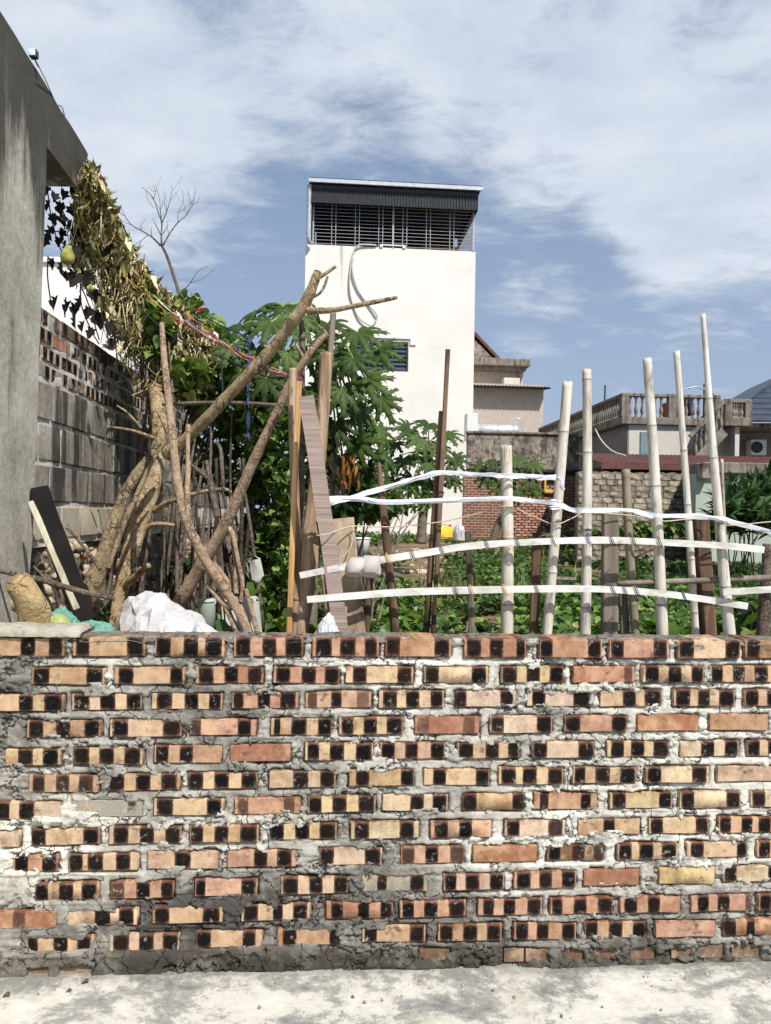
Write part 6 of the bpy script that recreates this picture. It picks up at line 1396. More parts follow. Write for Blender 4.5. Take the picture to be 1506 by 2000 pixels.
def T_oval(fold=.25, curl=.3, w=.36):
    """simple leaf along +Y, 8 triangles' worth of quads (degenerate tip)"""
    sp = [0, .3, .65, 1.0]; wd = [.06, w, w*.78, .0]; V = []
    for s_, ww in zip(sp, wd):
        z = -curl*s_*s_; V += [(-ww, s_-.04*ww, z+fold*ww), (0, s_, z), (ww, s_-.04*ww, z+fold*ww)]
    F_ = []
    for i in range(3): F_ += [(3*i, 3*i+1, 3*i+4, 3*i+3), (3*i+1, 3*i+2, 3*i+5, 3*i+4)]
    return np.array(V, float), np.array(F_)
def T_heart(fold=.2, curl=.25):
    """broad lobed leaf (sweet potato, gourd)"""
    V = [(0, 0, 0), (-.30, -.16, .05), (-.52, .12, .10), (-.46, .42, .07), (-.22, .72, -.04), (0, 1.02, -curl), (.22, .72, -.04), (.46, .42, .07), (.52, .12, .10), (.30, -.16, .05), (0, .38, -.05)]
    V = [(x, y, z+fold*abs(x)*.6) for x, y, z in V]
    F_ = [(0, 10, 2, 1), (10, 4, 3, 2), (10, 5, 4, 4), (10, 6, 5, 5), (10, 8, 7, 6), (0, 9, 8, 10)]
    F_ = [(0, 10, 2, 1), (10, 4, 3, 2), (5, 4, 10, 6), (10, 8, 7, 6), (0, 9, 8, 10)]
    return np.array(V, float), np.array(F_)
def T_curl():
    V = []; 
    for i in range(5):
        u = i/4; w_ = .20*math.sin(math.pi*min(.98, u+.12)); a = u*2.4; cx, cz = .0, 0
        y, z = math.sin(u*2.0)*.5, (1-math.cos(u*2.0))*.45
        V += [(-w_*math.cos(a), y, z-w_*math.sin(a)), (w_*math.cos(a), y, z+w_*math.sin(a)*.8)]
    return np.array(V, float), np.array([(2*i, 2*i+1, 2*i+3, 2*i+2) for i in range(4)])
def T_blade(b=.25):
    V = []
    for i in range(4):
        u = i/3; w_ = .05*(1-u*.92); V += [(-w_, b*u*u, u), (w_, b*u*u, u)]
    return np.array(V, float), np.array([(2*i, 2*i+1, 2*i+3, 2*i+2) for i in range(3)])
def rotm(n, yaw=None, pitch=None, roll=None):
    """pitch lifts the leaf's tip, yaw turns it about Z"""
    cy, sy, cp, sp_, cr, sr = np.cos(yaw), np.sin(yaw), np.cos(pitch), np.sin(pitch), np.cos(roll), np.sin(roll)
    Rz = np.zeros((n, 3, 3)); Rz[:, 0, 0] = cy; Rz[:, 0, 1] = -sy; Rz[:, 1, 0] = sy; Rz[:, 1, 1] = cy; Rz[:, 2, 2] = 1
    Rx = np.zeros((n, 3, 3)); Rx[:, 0, 0] = 1; Rx[:, 1, 1] = cp; Rx[:, 1, 2] = -sp_; Rx[:, 2, 1] = sp_; Rx[:, 2, 2] = cp
    Ry = np.zeros((n, 3, 3)); Ry[:, 1, 1] = 1; Ry[:, 0, 0] = cr; Ry[:, 0, 2] = sr; Ry[:, 2, 0] = -sr; Ry[:, 2, 2] = cr
    return Rz @ Rx @ Ry
def leaves(pos, yaw, pitch, roll, size, tone, tmpl):
    V, F_ = tmpl; n = len(pos); Rm = rotm(n, yaw, pitch, roll)
    P = np.einsum('nij,vj->nvi', Rm, V)*np.asarray(size)[:, None, None]+np.asarray(pos)[:, None, :]
    Fq = (F_[None]+np.arange(n)[:, None, None]*len(V)).reshape(-1, F_.shape[1])
    return P.reshape(-1, 3), Fq, np.repeat(tone, len(V))
def joinl(*parts):
    v, f, t, o = [], [], [], 0
    for a, b, c in parts: v.append(a); f.append(b+o); t.append(c); o += len(a)
    return np.concatenate(v), np.concatenate(f), np.concatenate(t)
def leafobj(name, data, mat_, parent=None, off=None, **kw):
    v, f, t = data; off = np.array(WL[parent.name] if parent is not None else off if off is not None else (0, 0, 0))
    return put(name, big_mesh(name, v-off, f, mat_, {'tone': t}), None, parent, (0, 0, 0) if parent is not None else tuple(off), **kw)

# ---- vegetable bed and weeds
def build_beds():
    g_ = nrs
    # creeping leafy crop nearest the wall
    n = 21000; X = g_.uniform(-.75, 5.6, n); Y = g_.uniform(3.2, 9.6, n)
    den = fbm(X*1.1, Y*.9, 0, 77, 3); keep = (den+g_.uniform(-.12, .12, n) > .40) & (X > -.9+.04*Y) & (Y < 8.6+1.4*smooth(1.0, 2.2, X)-1.0*smooth(.4, 1.0, X)*smooth(2.2, 1.4, X))
    X, Y = X[keep], Y[keep]; n = len(X); hgt = .02+.34*fbm(X*2.6, Y*2.6, 0, 33, 4)**1.3*g_.uniform(.3, 1.2, n)
    P = np.stack([X, Y, gz(X, Y)+hgt], -1)
    A = leaves(P, g_.uniform(0, 6.28, n), g_.normal(-.15, .38, n), g_.normal(0, .38, n), g_.uniform(.045, .12, n), np.clip(g_.normal(.48, .26, n), 0, 1), T_heart())
    m = n//2; i = g_.choice(n, m); Z0 = gz(X[i], Y[i]); 
    leafobj('vegetable_leaves', A, LF['crop'], off=(2.0, 6.0, .3), label='bed of low broad leafed vegetable plants just behind the fence', cat='vegetables', kind='stuff')
    # weeds and grass further back
    parts = []
    n = 60000; Yw = 8.2+20*g_.beta(1.0, 1.35, n); Xw = g_.uniform(-.09, .60, n)*Yw
    den = fbm(Xw*.55, Yw*.40, 0, 55, 4); soilp = np.exp(-(((Xw/Yw-.085)/.045)**2+((Yw-10.5)/1.6)**2))+1.1*np.exp(-(((Xw/Yw-.05)/.085)**2+((Yw-17)/5)**2))
    keep = (den-.55*soilp+g_.uniform(-.08, .08, n) > .36)
    Xw, Yw = Xw[keep], Yw[keep]; n = len(Xw); h = (.04+.30*fbm(Xw*1.4, Yw*1.1, 0, 91, 3))*g_.uniform(.25, 1.1, n)
    P = np.stack([Xw, Yw, gz(Xw, Yw)+h*.8], -1)
    tone = np.clip(g_.normal(.48, .2, n)+.5*(fbm(Xw*.6, Yw*.5, 0, 14, 2)-.5), 0, 1)
    A = leaves(P, g_.uniform(0, 6.28, n), g_.normal(.25, .5, n), g_.normal(0, .5, n), g_.uniform(.05, .11, n)*(.8+.03*Yw), tone, T_oval())
    leafobj('weeds', A, LF['weed'], off=(4, 16, .4), label='rough green weeds covering the plot behind the vegetable bed', cat='weeds', kind='stuff')
    n = 9000; Yw = g_.uniform(8.0, 24, n); Xw = g_.uniform(-.09, .60, n)*Yw; keep = (fbm(Xw*.8, Yw*.7, 0, 66, 3) > .46) & (Xw/Yw > .14-.1*(Yw < 12)); Xw, Yw = Xw[keep], Yw[keep]; n = len(Xw)
    A = leaves(np.stack([Xw, Yw, gz(Xw, Yw)], -1), g_.uniform(0, 6.28, n), g_.normal(0, .25, n), g_.normal(0, .2, n), g_.uniform(.12, .34, n), np.clip(g_.normal(.55, .22, n), 0, 1), T_blade())
    leafobj('grass', A, LF['weed'], off=(4, 14, .4), label='tufts of long grass among the weeds', cat='grass', kind='stuff')
    # greenery on the soil bank at the left
    n = 4200; X = g_.uniform(-1.42, -.1, n); Y = g_.uniform(3.4, 7.0, n); keep = fbm(X*3, Y*2, 0, 12, 3)+g_.uniform(-.1, .1, n) > .47; X, Y = X[keep], Y[keep]; n = len(X)
    A = leaves(np.stack([X, Y, gz(X, Y)+g_.uniform(.0, .16, n)], -1), g_.uniform(0, 6.28, n), g_.normal(.5, .5, n), g_.normal(0, .4, n), g_.uniform(.03, .08, n), np.clip(g_.normal(.45, .22, n), 0, 1), T_oval(w=.2))
    leafobj('bank_weeds', A, LF['weed'], off=(-.8, 4.6, .7), label='small weeds on the soil bank below the boundary wall', cat='weeds', kind='stuff')
build_beds()

# ---- papaya leaf: nine pinnately cut lobes
def papaya_leaf(seed):
    rr = random.Random(seed); V, F_, tn = [], [], []; nl = 9
    tprof = [(0, .05), (.14, .12), (.26, .15), (.34, .27), (.40, .13), (.50, .15), (.58, .27), (.64, .11), (.74, .11), (.82, .17), (.88, .06), (1.0, .0)]
    for l in range(nl):
        a = (l-(nl-1)/2)/((nl-1)/2)*2.42+rr.uniform(-.06, .06); L = (1-.42*abs(a)/2.5)*rr.uniform(.92, 1.06); dr = rr.uniform(.75, 1.15)
        d = np.array((math.sin(a), math.cos(a))); s_ = np.array((d[1], -d[0])); base = len(V); curl = rr.uniform(.30, .62)
        for (t_, w_) in tprof:
            r_ = t_*L; z = .10*math.sin(t_*2.2)-curl*dr*t_*t_*.62
            adv = .10 if w_ > .12 else 0
            c = d*r_; lf = d*(r_+adv*L)-s_*w_*L*.82; rt = d*(r_+adv*L)+s_*w_*L*.82
            V += [(lf[0], lf[1], z-.35*w_+rr.uniform(-.012, .012)-.05*adv), (c[0], c[1], z+.012), (rt[0], rt[1], z-.35*w_+rr.uniform(-.012, .012)-.05*adv)]
            v_ = rr.uniform(-.05, .05); tn += [-.10+v_, .16, -.10+v_]
        for i in range(len(tprof)-1):
            k = base+3*i; F_ += [(k, k+1, k+4, k+3), (k+1, k+2, k+5, k+4)]
    return np.array(V), np.array(F_), np.array(tn)
def mesh_leaf(seed):
    v, f, t = papaya_leaf(seed); me = big_mesh('leaf', v, f, LF['papaya'], {'tone': t+.42+random.Random(seed).uniform(-.14, .16)}); return me
PLEAF = [mesh_leaf(500+k) for k in range(7)]
M['petiole'] = stuffmat('petiole', [(0.3, srgb(96, 122, 62)), (0.7, srgb(148, 160, 92))], 10, rough=.5, bump=0)
M['papaya_bark'] = stuffmat('papaya_bark', [(0.3, srgb(82, 74, 60)), (0.6, srgb(128, 116, 96))], 8, (1, 1, 2.2), .9, .8, .01)
def papaya(label, trunk, leafs, seed, spread=.45, crown_k=.6):
    """leafs: (x, y, Y, diameter px, droop)"""
    rr = random.Random(seed); t = thing('papaya_tree', label, 'papaya tree', W(*trunk[0][:3]))
    mb = MB(); ptube(mb, trunk, 10, rough=.08, rfreq=20, seed=seed); obj('trunk', mb, M['papaya_bark'], t)
    top = W(*trunk[-1][:3]); 
    for (x, y, Y, dpx, droop) in leafs:
        c = W(x, y, Y); R_ = dpx*Y/F_PX*(.62 if Y < 8 else .74)
        out = c-top; out2 = Vector((out.x+rr.uniform(-.1, .1), out.y-.35*abs(out.x)-.1, 0))
        if out2.length < .05: out2 = Vector((rr.uniform(-1, 1), -1, 0))
        out2.normalize(); dv = (out2*math.cos(droop)-Vector((0, 0, 1))*math.sin(droop)).normalized()
        nv = Vector((rr.uniform(-.4, .4), -.62, .78)); nv = (nv-dv*nv.dot(dv)).normalized(); xv = dv.cross(nv)
        Rm = Matrix((xv, dv, nv)).transposed() @ Matrix.Rotation(rr.uniform(-.3, .3), 3, 'Y')
        o = put('leaf', rr.choice(PLEAF), None, t, c-WL[t.name], Rm.to_euler(), scale=(R_, R_, R_))
        pm = MB(); mid = (c+top)/2+Vector((0, 0, .10*(c-top).length)); tube(pm, [top+Vector((0, 0, rr.uniform(-.12, .05))), mid, c], [.011, .009, .007], 5, 10)
        obj('petiole', pm, M['petiole'], t)
    return t
rr = random.Random(5)
big = [(530, 630, 4.0, 125, .75), (474, 636, 4.1, 110, .5), (585, 622, 4.2, 115, .9), (500, 684, 4.0, 105, 1.0), (560, 690, 4.0, 105, 1.2), (505, 606, 4.4, 100, .4), (552, 600, 4.4, 110, .5), (450, 676, 3.9, 90, .9), (520, 740, 3.9, 95, 1.2), (470, 725, 3.9, 85, 1.1), (552, 770, 3.9, 90, 1.3), (640, 632, 5.3, 110, .6), (700, 650, 5.2, 120, .7), (738, 682, 5.3, 110, .75), (690, 700, 5.0, 105, 1.1), (650, 690, 5.2, 110, 1.2), (716, 742, 5.1, 120, .9), (745, 778, 5.4, 95, 1.0), (668, 762, 5.0, 110, 1.1), (700, 800, 5.2, 115, 1.2), (738, 838, 5.3, 95, 1.1), (655, 830, 5.1, 105, 1.3), (700, 862, 5.2, 110, 1.2), (745, 888, 5.5, 80, 1.1), (670, 902, 5.3, 95, 1.4), (716, 915, 5.4, 80, 1.3), (620, 760, 5.5, 100, 1.0), (610, 840, 5.6, 100, 1.2), (640, 905, 5.6, 90, 1.3), (600, 690, 5.5, 110, .9), (450, 660, 5.6, 80, .6), (540, 740, 5.6, 90, 1.1)]
PT1 = papaya('large papaya tree with deeply cut hanging leaves in front of the white house', [(600, 1240, 5.6, 40), (604, 1100, 5.6, 36), (612, 950, 5.6, 32), (622, 800, 5.6, 28), (628, 700, 5.6, 22), (632, 650, 5.6, 16)], big, 3)
papaya('medium papaya tree with a flat crown at the foot of the white house', [(822, 1062, 13.0, 20), (826, 1010, 13.0, 18), (832, 950, 13.0, 15), (836, 905, 13.0, 12), (836, 880, 13, 9)], [(800, 838, 12.6, 66, .5), (838, 828, 12.7, 70, .4), (872, 848, 12.7, 62, .5), (770, 866, 12.8, 60, .6), (820, 858, 12.4, 62, .8), (858, 872, 12.5, 62, .9), (888, 896, 12.9, 56, .7), (786, 898, 12.6, 60, .9), (756, 906, 13.0, 52, .8), (835, 900, 12.4, 62, 1.1), (870, 922, 12.7, 54, 1.0), (806, 936, 12.6, 58, 1.2), (770, 940, 12.9, 50, 1.1), (846, 942, 12.8, 52, 1.2), (888, 938, 13.1, 42, .9), (812, 886, 13.3, 60, .7)], 8)
papaya('small papaya tree in front of the red brick wall', [(962, 1060, 19.0, 16), (975, 1020, 19.0, 14), (1000, 985, 19.0, 11), (1004, 945, 19.0, 9), (1006, 910, 19, 7)], [(1006, 892, 18.6, 58, .5), (968, 902, 18.8, 50, .5), (1040, 906, 18.7, 50, .6), (1000, 916, 18.5, 48, .9), (950, 930, 18.8, 44, .9), (1035, 936, 18.6, 46, 1.0), (975, 946, 18.6, 44, 1.2), (1012, 958, 18.5, 46, 1.3), (1045, 958, 18.9, 36, 1.2), (940, 912, 19.1, 42, .7), (990, 930, 19.3, 46, .8)], 12)
# withered papaya leaves
def hang_leaf(name, label, x, y, Y, w, h, mat_, n=60, seed=1):
    g_ = np.random.default_rng(seed); P = np.stack([np.array(W(x+g_.normal(0, w*.22), y+h*(u-.5), Y+g_.normal(0, .05))) for u in g_.uniform(0, 1, n)])
    A = leaves(P, g_.uniform(0, 6.28, n), g_.normal(-1.35, .3, n), g_.normal(0, .5, n), g_.uniform(.5, 1, n)*h*.42*Y/F_PX, g_.uniform(.2, .7, n), T_oval(.3, .3, .14))
    return leafobj(name, A, mat_, PT1, label=label)
LF['rust'] = leafmat('rust_leaf', [(0.0, srgb(92, 58, 26)), (0.6, srgb(152, 100, 48)), (1.0, srgb(178, 136, 76))], .15, .8)
hang_leaf('withered_leaf', 'withered orange leaf', 680, 910, 5.1, 46, 60, LF['rust'], 46, 4)
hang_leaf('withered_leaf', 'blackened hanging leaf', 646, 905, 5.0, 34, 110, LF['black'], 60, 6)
# ---- dense shrub and climbers
def shrub(name, label, cat, regions, tmpl, mat_, n, size, tone=(.45, .2), seed=1, stems=None, pitch=(-.35, .5)):
    """regions: px polygons as ellipses (x, y, rx, ry, Y, depth) filled with leaves on twigs"""
    g_ = np.random.default_rng(seed); wts = np.array([r[2]*r[3] for r in regions], float); wts /= wts.sum(); idx = g_.choice(len(regions), n, p=wts); Pp, S = [], []
    for i in idx:
        x, y, rx, ry, Y, dp = regions[i]; 
        while True:
            a, b = g_.uniform(-1, 1, 2)
            if a*a+b*b < 1: break
        dd = Y+dp*g_.uniform(-1, 1)*math.sqrt(1-a*a-b*b); Pp.append(W(x+a*rx, y+b*ry, dd))
    P = np.array(Pp); cl = fbm(P[:, 0]*4.5, P[:, 1]*4.5, P[:, 2]*4.5, seed, 3); k = cl+g_.uniform(-.10, .10, n) > .42; P = P[k]; m_ = len(P)
    base = Vector(W(regions[0][0], regions[0][1], regions[0][4])); base.z = float(gz(base.x, base.y))
    t = thing(name, label, cat, base)
    A = leaves(P, g_.uniform(0, 6.28, m_), g_.normal(pitch[0], pitch[1], m_), g_.normal(0, .5, m_), g_.uniform(.7, 1.3, m_)*size, np.clip(g_.normal(tone[0], tone[1], m_)+.5*(cl[k]-.55), 0, 1), tmpl)
    leafobj('foliage', A, mat_, t)
    sm_ = MB(); rr = random.Random(seed)
    for j in range(stems or 14):
        q = P[rr.randrange(m_)]; b = Vector((base.x+rr.uniform(-.25, .25), base.y+rr.uniform(-.2, .2), base.z)); q = Vector(q); md = (b+q)/2+Vector((rr.uniform(-.1, .1), 0, .12)); tube(sm_, [b, md, q], [.012, .009, .004], 5, 12)
    tag(obj('stems', sm_, M['twig'], t), kind='stuff'); return t
shrub('climbing_shrub', 'dense dark green climbing shrub filling the space behind the diagonal branches', 'shrub', [(470, 760, 80, 90, 4.4, .5), (405, 850, 46, 100, 5.0, .25), (540, 850, 70, 110, 4.3, .5), (480, 900, 60, 90, 4.5, .4), (535, 1000, 55, 110, 4.4, .4), (545, 1120, 60, 100, 4.2, .35), (440, 720, 60, 60, 4.4, .4), (600, 900, 40, 140, 4.6, .3)], T_heart(), LF['bush'], 7600, .046, (.45, .26), 21)
shrub('gourd_vine', 'bright green gourd vine leaves at the lower end of the dry vine', 'vine', [(300, 640, 40, 60, 3.95, .1), (370, 740, 40, 40, 3.95, .1), (360, 600, 34, 34, 4.5, .2), (400, 650, 40, 40, 4.4, .25), (350, 650, 28, 40, 4.5, .2), (420, 720, 40, 46, 4.3, .25), (400, 780, 34, 40, 4.3, .2)], T_heart(), LF['bush'], 900, .070, (.66, .2), 23)
shrub('undergrowth', 'dark undergrowth below the papaya tree', 'shrub', [(690, 960, 70, 50, 6.2, .5), (740, 975, 50, 36, 7.0, .5), (640, 1000, 40, 60, 5.8, .3), (790, 975, 60, 26, 12.0, .5)], T_oval(w=.24), LF['bush'], 2600, .11, (.36, .2), 25)
shrub('leafy_plant', 'leafy plant with round leaves pressed against the fence at the right edge', 'plant', [(1470, 1190, 40, 34, 3.2, .2), (1430, 1225, 60, 22, 3.4, .25), (1500, 1225, 34, 28, 3.0, .2), (1370, 1232, 60, 16, 3.8, .25)], T_heart(), LF['crop'], 170, .085, (.5, .2), 27, 6)
shrub('oleander', 'dark leafy bushes with long leaves before the mint wall', 'shrub', [(1450, 985, 44, 44, 12.5, .5), (1500, 975, 40, 46, 12.8, .5), (1420, 1010, 34, 34, 12.0, .4), (1490, 1015, 46, 30, 12.0, .4)], T_oval(.2, .25, .12), LF['palm'], 1500, .30, (.42, .22), 29, 12, (.5, .5))
shrub('wall_plants', 'low plants along the foot of the stone block wall', 'plants', [(1180, 1040, 40, 14, 15.0, .2), (1250, 1036, 50, 16, 15.0, .2), (1320, 1034, 50, 16, 15.0, .2), (1100, 1048, 60, 12, 19, .3), (1390, 1030, 30, 20, 14, .2)], T_oval(), LF['weed'], 1300, .13, (.6, .2), 31)
shrub('fern_tuft', 'spiky fern tuft beside the thick reddish branch', 'fern', [(368, 1120, 26, 22, 4.4, .1), (350, 1150, 26, 20, 4.2, .1)], T_oval(.1, .2, .07), LF['palm'], 260, .13, (.5, .2), 33, 4, (.6, .5))
# ---- old sticks stacked behind
M['dark_stick'] = barkmat('dark_stick', (44, 38, 34), (74, 66, 58), (104, 94, 84), 22, 50, .5)
def stick_pile():
    STICKL = ['%s old stick standing upright in the dark thicket, %s from the left' % ('grey' if i % 3 == 0 else 'brown', w) for i, w in enumerate('first second third fourth fifth sixth seventh eighth ninth tenth eleventh twelfth thirteenth fourteenth fifteenth sixteenth seventeenth'.split())]
    g_ = random.Random(77)
    for i in range(13):
        x = 376+i*9.5+g_.uniform(-2, 2); yt = g_.uniform(880, 1040); lean = g_.uniform(-26, 40); mb = MB(); Y = g_.uniform(3.9, 4.3)
        ptube(mb, [(x-lean*.6, yt, Y, g_.uniform(3, 7)), (x+lean*.1, (yt+1200)/2, Y-.05, g_.uniform(5, 9)), (x+lean*.7, 1215, Y-.1, g_.uniform(6, 10))], 7, 16, rough=.15)
        obj('old_stick', mb, M['dark_stick' if i % 3 else 'twig'], None, STICKL[i], 'stick', 'sticks stacked in the thicket')
stick_pile()

# ---- dry gourd vine hanging from the beam line
def dry_vine():
    g_ = np.random.default_rng(42); rr = random.Random(42)
    up = np.array([(172, 312, 3.5), (200, 360, 3.6), (236, 432, 3.8), (270, 500, 4.0), (306, 550, 4.1), (352, 588, 4.15), (398, 642, 4.2), (430, 694, 4.2)], float)
    lo = np.array([(150, 372, 3.5), (146, 440, 3.55), (150, 530, 3.7), (206, 630, 3.85), (236, 716, 3.95), (292, 776, 4.1), (345, 786, 4.1), (400, 778, 4.15)], float)
    t = thing('dry_vine', 'mass of withered yellow brown gourd vine hanging from the concrete beam over the boundary wall', 'vine', W(270, 640, 4.1))
    def pt(u, v, dj):
        k = u*(len(up)-1); i = min(int(k), len(up)-2); f_ = k-i
        a = up[i]*(1-f_)+up[i+1]*f_; b = lo[i]*(1-f_)+lo[i+1]*f_; c = a*(1-v)+b*v; return W(c[0], c[1], c[2]+dj)
    def scatter(n, vmax=1.0, th=.16):
        u = g_.uniform(0, 1, n); v = g_.beta(1.0, 1.25, n)*vmax
        return np.array([pt(a, b, g_.uniform(-th, th)) for a, b in zip(u, v)]), u, v
    P, u, v = scatter(9500); n = len(P); cl = fbm(P[:, 0]*9, P[:, 1]*9, P[:, 2]*9, 4, 3)
    keep = cl+g_.uniform(-.1, .1, n)-.20*v > .435; P, cl, u = P[keep], cl[keep], u[keep]; n = len(P)
    tone = np.clip(.30+1.2*(cl-.45)+g_.normal(.16, .27, n), 0, 1); h = n//2
    A = leaves(P[:h], g_.uniform(0, 6.28, h), g_.normal(-.7, .6, h), g_.normal(0, .8, h), g_.uniform(.03, .085, h)*g_.choice([.7, 1, 1, 1.35], h), tone[:h], T_curl())
    B = leaves(P[h:], g_.uniform(0, 6.28, n-h), g_.normal(-1.0, .5, n-h), g_.normal(0, .7, n-h), g_.uniform(.02, .065, n-h), tone[h:], T_oval(.5, .6, .3))
    o = leafobj('dry_leaves', joinl(A, B), LF['dry'], t); tag(o, kind='stuff')
    mb = MB()
    for i in range(760):
        a = rr.uniform(0, .97); b0 = rr.uniform(0, .55); q = [pt(min(1, max(0, a+rr.uniform(-.02, .05)*k)), min(1.12, b0+.16*k*rr.uniform(.6, 1.4)), rr.uniform(-.14, .14)-.04) for k in range(4)]
        q = [p_+Vector((rr.uniform(-.03, .03), 0, rr.uniform(-.03, .03))) for p_ in q]; tube(mb, q, [rr.uniform(.0016, .0040)]*4, 4, 12, tone=rr.uniform(.15, 1.0))
    for i in range(40):
        a = rr.uniform(0, .6); q = [pt(min(1, a+.12*k), rr.uniform(0, .5), rr.uniform(-.1, .0)) for k in range(4)]; tube(mb, q, [rr.uniform(.002, .0045)]*4, 5, 20, tone=rr.uniform(.2, .9))
    tag(obj('tendrils', mb, LF['dry'], t), kind='stuff')
    # dry leaves dangling below, shade put into near-black colour, each on its own tendril
    V, F_ = [], []
    bl = []
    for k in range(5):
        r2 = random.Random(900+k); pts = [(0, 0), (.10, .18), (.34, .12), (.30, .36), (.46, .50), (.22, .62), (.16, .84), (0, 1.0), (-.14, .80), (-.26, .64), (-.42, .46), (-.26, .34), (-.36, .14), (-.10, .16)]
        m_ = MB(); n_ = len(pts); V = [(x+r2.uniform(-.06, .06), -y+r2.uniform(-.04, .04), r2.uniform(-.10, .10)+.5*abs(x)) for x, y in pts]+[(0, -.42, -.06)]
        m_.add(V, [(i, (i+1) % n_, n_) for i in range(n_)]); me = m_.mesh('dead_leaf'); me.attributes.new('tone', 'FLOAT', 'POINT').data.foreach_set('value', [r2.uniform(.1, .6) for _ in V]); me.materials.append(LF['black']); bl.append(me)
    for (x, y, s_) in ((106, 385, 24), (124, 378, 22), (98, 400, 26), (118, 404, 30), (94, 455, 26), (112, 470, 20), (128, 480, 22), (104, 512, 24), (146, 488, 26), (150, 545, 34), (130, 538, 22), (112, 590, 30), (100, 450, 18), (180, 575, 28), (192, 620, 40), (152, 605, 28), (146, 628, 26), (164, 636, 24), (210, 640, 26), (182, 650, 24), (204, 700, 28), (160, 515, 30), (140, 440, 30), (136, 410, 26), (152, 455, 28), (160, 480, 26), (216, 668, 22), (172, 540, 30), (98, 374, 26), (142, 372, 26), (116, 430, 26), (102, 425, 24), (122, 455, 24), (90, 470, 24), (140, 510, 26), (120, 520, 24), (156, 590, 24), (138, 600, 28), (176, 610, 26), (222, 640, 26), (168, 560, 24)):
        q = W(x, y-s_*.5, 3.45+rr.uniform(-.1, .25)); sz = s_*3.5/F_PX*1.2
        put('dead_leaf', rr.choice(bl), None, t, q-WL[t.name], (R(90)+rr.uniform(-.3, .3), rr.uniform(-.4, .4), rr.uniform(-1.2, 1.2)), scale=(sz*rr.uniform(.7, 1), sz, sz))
    hg = MB()
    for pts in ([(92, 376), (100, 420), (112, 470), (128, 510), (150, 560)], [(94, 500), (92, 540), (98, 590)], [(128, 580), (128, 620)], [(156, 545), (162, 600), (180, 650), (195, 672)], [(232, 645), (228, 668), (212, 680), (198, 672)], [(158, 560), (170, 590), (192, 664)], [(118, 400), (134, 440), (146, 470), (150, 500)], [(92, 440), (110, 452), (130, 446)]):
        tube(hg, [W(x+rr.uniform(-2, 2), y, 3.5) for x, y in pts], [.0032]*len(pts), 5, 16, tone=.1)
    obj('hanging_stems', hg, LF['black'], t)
    # pale gourds
    M['gourd'] = stuffmat('gourd', [(0.36, srgb(122, 122, 52)), (0.5, srgb(164, 160, 78)), (0.64, srgb(196, 186, 110))], 26, rough=.6, bump=.5, stain=srgb(96, 80, 46), stain_scale=16, stain_r=(.50, .64))
    for (x, y, Y, w_, h_, lab) in ((132, 498, 3.42, 27, 38, 'plump yellow green gourd hanging among the black leaves near the pillar'), (264, 650, 3.9, 20, 28, 'yellow gourd hanging low in the middle of the dry vine'), (357, 711, 4.0, 15, 24, 'small yellow gourd beside the curved branch top'), (197, 390, 3.5, 12, 15, 'small round gourd high up under the beam end'), (176, 562, 3.6, 14, 14, 'round pale gourd above the white house wall')):
        th = thing('gourd', lab, 'gourd', W(x, y, Y)); mb = MB(); hh, ww = h_/2*Y/F_PX, w_/2*Y/F_PX; c = W(x, y, Y); ax = Vector((rr.uniform(-.2, .2), 0, 1)).normalized()
        prof = [(-1, .05), (-.92, .5), (-.7, .85), (-.35, 1), (0, .97), (.35, .78), (.65, .55), (.9, .34), (1, .1)]
        tube(mb, [c+ax*(q*hh) for q, _ in prof], [r_*ww for _, r_ in prof], 16, curve=False); obj('fruit', mb, M['gourd'], th)
        st = MB(); tube(st, [c+ax*hh*.95, c+ax*hh*1.3+Vector((.01, 0, 0)), c+ax*hh*1.8], [ww*.16, ww*.12, ww*.1], 6, 8); obj('stalk', st, M['petiole'], th)
dry_vine()

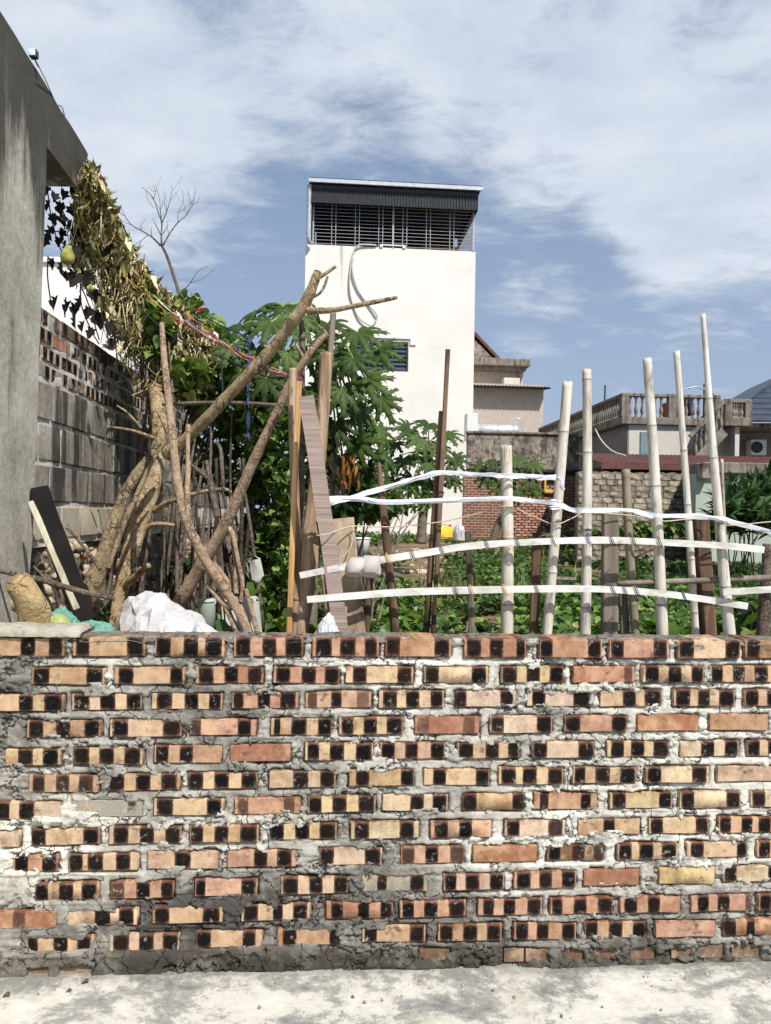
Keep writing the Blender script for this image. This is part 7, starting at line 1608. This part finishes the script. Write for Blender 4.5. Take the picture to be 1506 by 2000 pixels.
# ---- bare little tree against the sky
def bare_tree():
    Y = 5.6; t = thing('bare_tree', 'slender leafless tree with fine twigs against the sky beside the dry vine', 'tree', W(372, 760, Y)); rr = random.Random(8)
    mb = MB(); ptube(mb, [(372, 760, Y, 11), (362, 640, Y, 9), (350, 575, Y, 7), (338, 535, Y, 6), (326, 500, Y, 5.5), (316, 480, Y, 5)], 8, rough=.2); obj('trunk', mb, M['twig'], t)
    B = [[(316, 482, 5), (315, 460, 3.6), (316, 435, 3), (308, 412, 2.2), (300, 388, 1.8), (286, 372, 1.2), (276, 366, .9)], [(318, 480, 4), (332, 455, 3), (348, 434, 2.4), (364, 420, 1.8), (376, 400, 1.4), (381, 375, 1)], [(314, 480, 5), (298, 464, 4), (276, 450, 3), (258, 440, 2.2), (244, 422, 1.5), (236, 402, 1)],
         [(316, 436, 2.4), (326, 412, 2), (332, 392, 1.5), (336, 372, 1.1), (335, 362, .8)], [(316, 434, 2.2), (313, 410, 1.8), (312, 390, 1.3), (305, 366, .9), (302, 360, .7)], [(300, 388, 1.4), (304, 374, 1), (298, 362, .7)], [(348, 434, 1.6), (348, 414, 1.2), (358, 396, 1), (356, 372, .8)], [(364, 420, 1.3), (372, 400, 1.1), (370, 382, .8), (364, 374, .6)], [(288, 460, 2), (276, 470, 1.6), (266, 476, 1.2)], [(276, 450, 1.6), (276, 438, 1.2), (286, 426, .8)], [(326, 412, 1.3), (324, 392, 1), (320, 372, .7)], [(285, 372, 1), (290, 392, 1.2), (300, 405, 1.6)], [(258, 440, 1.3), (240, 432, 1), (228, 420, .7)], [(330, 458, 1.6), (326, 440, 1.2), (330, 428, .8)],
         [(352, 575, 3), (372, 552, 1.8), (386, 530, 1.2), (405, 520, 1)], [(372, 552, 1.4), (395, 545, 1), (420, 525, .8)]]
    for p in list(B[:9]):
        for j in range(3):
            i = rr.randrange(1, len(p)-1); x, y, w_ = p[i]; a = math.atan2(p[i+1][1]-y, p[i+1][0]-x)+rr.choice((-.7, .7))*rr.uniform(.6, 1.2); L = rr.uniform(14, 34)
            B.append([(x, y, w_*.7), (x+L*.5*math.cos(a), y+L*.5*math.sin(a), w_*.55), (x+L*math.cos(a)+rr.uniform(-4, 4), y+L*math.sin(a)-5, .6)])
    for k, p in enumerate(B):
        b = MB(); ptube(b, [(x, y, Y+(.25*math.sin(k*2.1)*(i/len(p))), w_*.85) for i, (x, y, w_) in enumerate(p)], 5, 14, rough=.1); obj('branch', b, M['twig'], t)
bare_tree()

# ---- containers and rubbish in the garden
def jerrycan(label, x, y, Y, w, h, mat_, rot=.3):
    t = thing('jerrycan', label, 'container', W(x, y+h/2, Y)); k = Y/F_PX; c = W(x, y, Y); ax = (Vector((math.cos(rot), math.sin(rot), 0)), Vector((-math.sin(rot), math.cos(rot), 0)), Vector((0, 0, 1)))
    mb = MB(); box(mb, c-ax[2]*h*k*.08, (w*k, w*k*.6, h*k*.84), ax, h*k*.10); obj('can_body', mb, mat_, t)
    hd = MB(); tube(hd, [c+ax[2]*h*k*.30-ax[0]*w*k*.3, c+ax[2]*h*k*.50-ax[0]*w*k*.15, c+ax[2]*h*k*.50+ax[0]*w*k*.12, c+ax[2]*h*k*.32+ax[0]*w*k*.2], [h*k*.05]*4, 7, 12); obj('handle', hd, mat_, t)
    cp = MB(); tube(cp, [c+ax[2]*h*k*.32+ax[0]*w*k*.36, c+ax[2]*h*k*.48+ax[0]*w*k*.36], [h*k*.10]*2, 10, curve=False); obj('cap', cp, M['red_plastic'], t); return t
jerrycan('yellow plastic can lying on rubbish at the foot of the white house', 868, 1038, 17.0, 32, 28, M['yellow_plastic'])
sack('rubbish_bag', 'torn white rubbish bag beside the yellow can', 'bag', [(884, 1040), (890, 1026), (898, 1022), (905, 1028), (910, 1042)], 1050, 16.6, .25, M['white_sack'], 15)
def bucket(label, x, y0, y1, Y, w, mat_, taper=.85):
    t = thing('bucket', label, 'bucket', W(x, y1, Y)); k = Y/F_PX; a, b = W(x, y1, Y), W(x, y0, Y); r1, r0 = w/2*k, w/2*k*taper
    mb = MB(); tube(mb, [a, a.lerp(b, .9), b, b+Vector((0, 0, .002)), a.lerp(b, .5)], [r0, r1*.98, r1, r1*.93, r1*.86], 24, curve=False); obj('pail', mb, mat_, t)
    rm = MB(); tube(rm, [a.lerp(b, .93), a.lerp(b, .97)], [r1*1.05]*2, 24, curve=False); obj('rim', rm, mat_, t)
    hn = MB(); tube(hn, [b+Vector((r1*math.cos(q), -r1*.2, -r1*.9*math.sin(q)-.01)) for q in np.linspace(0, math.pi, 9)], [.006]*9, 5, 18); obj('handle', hn, M['steel_bar'], t); return t
bucket('white plastic bucket on the soil right of the broad pale board', 706, 1050, 1086, 8.6, 34, M['white_plastic'])
flat('green_grey', (150, 162, 148), (174, 184, 170), .5)
bucket('grey green pail behind the white sack', 404, 1170, 1245, 3.2, 34, M['green_grey'], .92)
flat('dull_white', (150, 152, 140), (182, 182, 170), .7)
fb = MB(); box(fb, W(474, 1215, 3.4), (.17, .14, .22), (Vector((.97, .2, .1)).normalized(), Vector((-.2, .97, 0)).normalized(), Vector((-.1, -.02, .99)).normalized()), .015, .004); obj('foam_box', fb, M['dull_white'], None, 'white foam box standing behind the knotty fork', 'box')
fb = MB(); box(fb, W(497, 1112, 3.7), (.07, .08, .15), (Vector((.95, -.2, .2)).normalized(), Vector((.2, .97, 0)).normalized(), Vector((-.2, -.02, .97)).normalized()), .03, .006); obj('white_jug', fb, M['dull_white'], None, 'white plastic jug in the shade above the foam box', 'jug')
# planks marking the bed
for (x0, x1, y, Y) in ((1082, 1125, 1130, 8.6), (1150, 1166, 1130, 8.6)):
    pb = MB(); plank(pb, W(x0, y, Y), W(x1, y+1, Y), 7*Y/F_PX, .03, 3, .002, Vector((0, -1, .3)), 4); obj('bed_board', pb, M['grey_wood'], None, 'pale board edge lying across the bed between the %s bamboo poles' % ('notched and upright' if x0 < 1100 else 'upright and dark'), 'board', sm=False)
# rubble on the soil by the white house, too small and mixed to count
def trash():
    g_ = random.Random(9); mb = MB()
    for i in range(60):
        x = g_.uniform(700, 930); Y = g_.uniform(12, 20); X = (x-CX)*Y/F_PX; s_ = g_.uniform(.05, .2); c = Vector((X, Y, float(gz(X, Y))+s_*.15)); ax = Matrix.Rotation(g_.uniform(0, 3), 3, 'Z') @ Matrix.Rotation(g_.uniform(-.5, .5), 3, 'X')
        box(mb, c, (s_*g_.uniform(.7, 1.6), s_, s_*.5), tuple(ax.col[k] for k in range(3)), s_*.08, s_*.06)
    obj('rubble', mb, M['stone'], None, 'scattered broken bricks and stones on the soil before the white house', 'rubble', kind='stuff', sm=False)
trash()
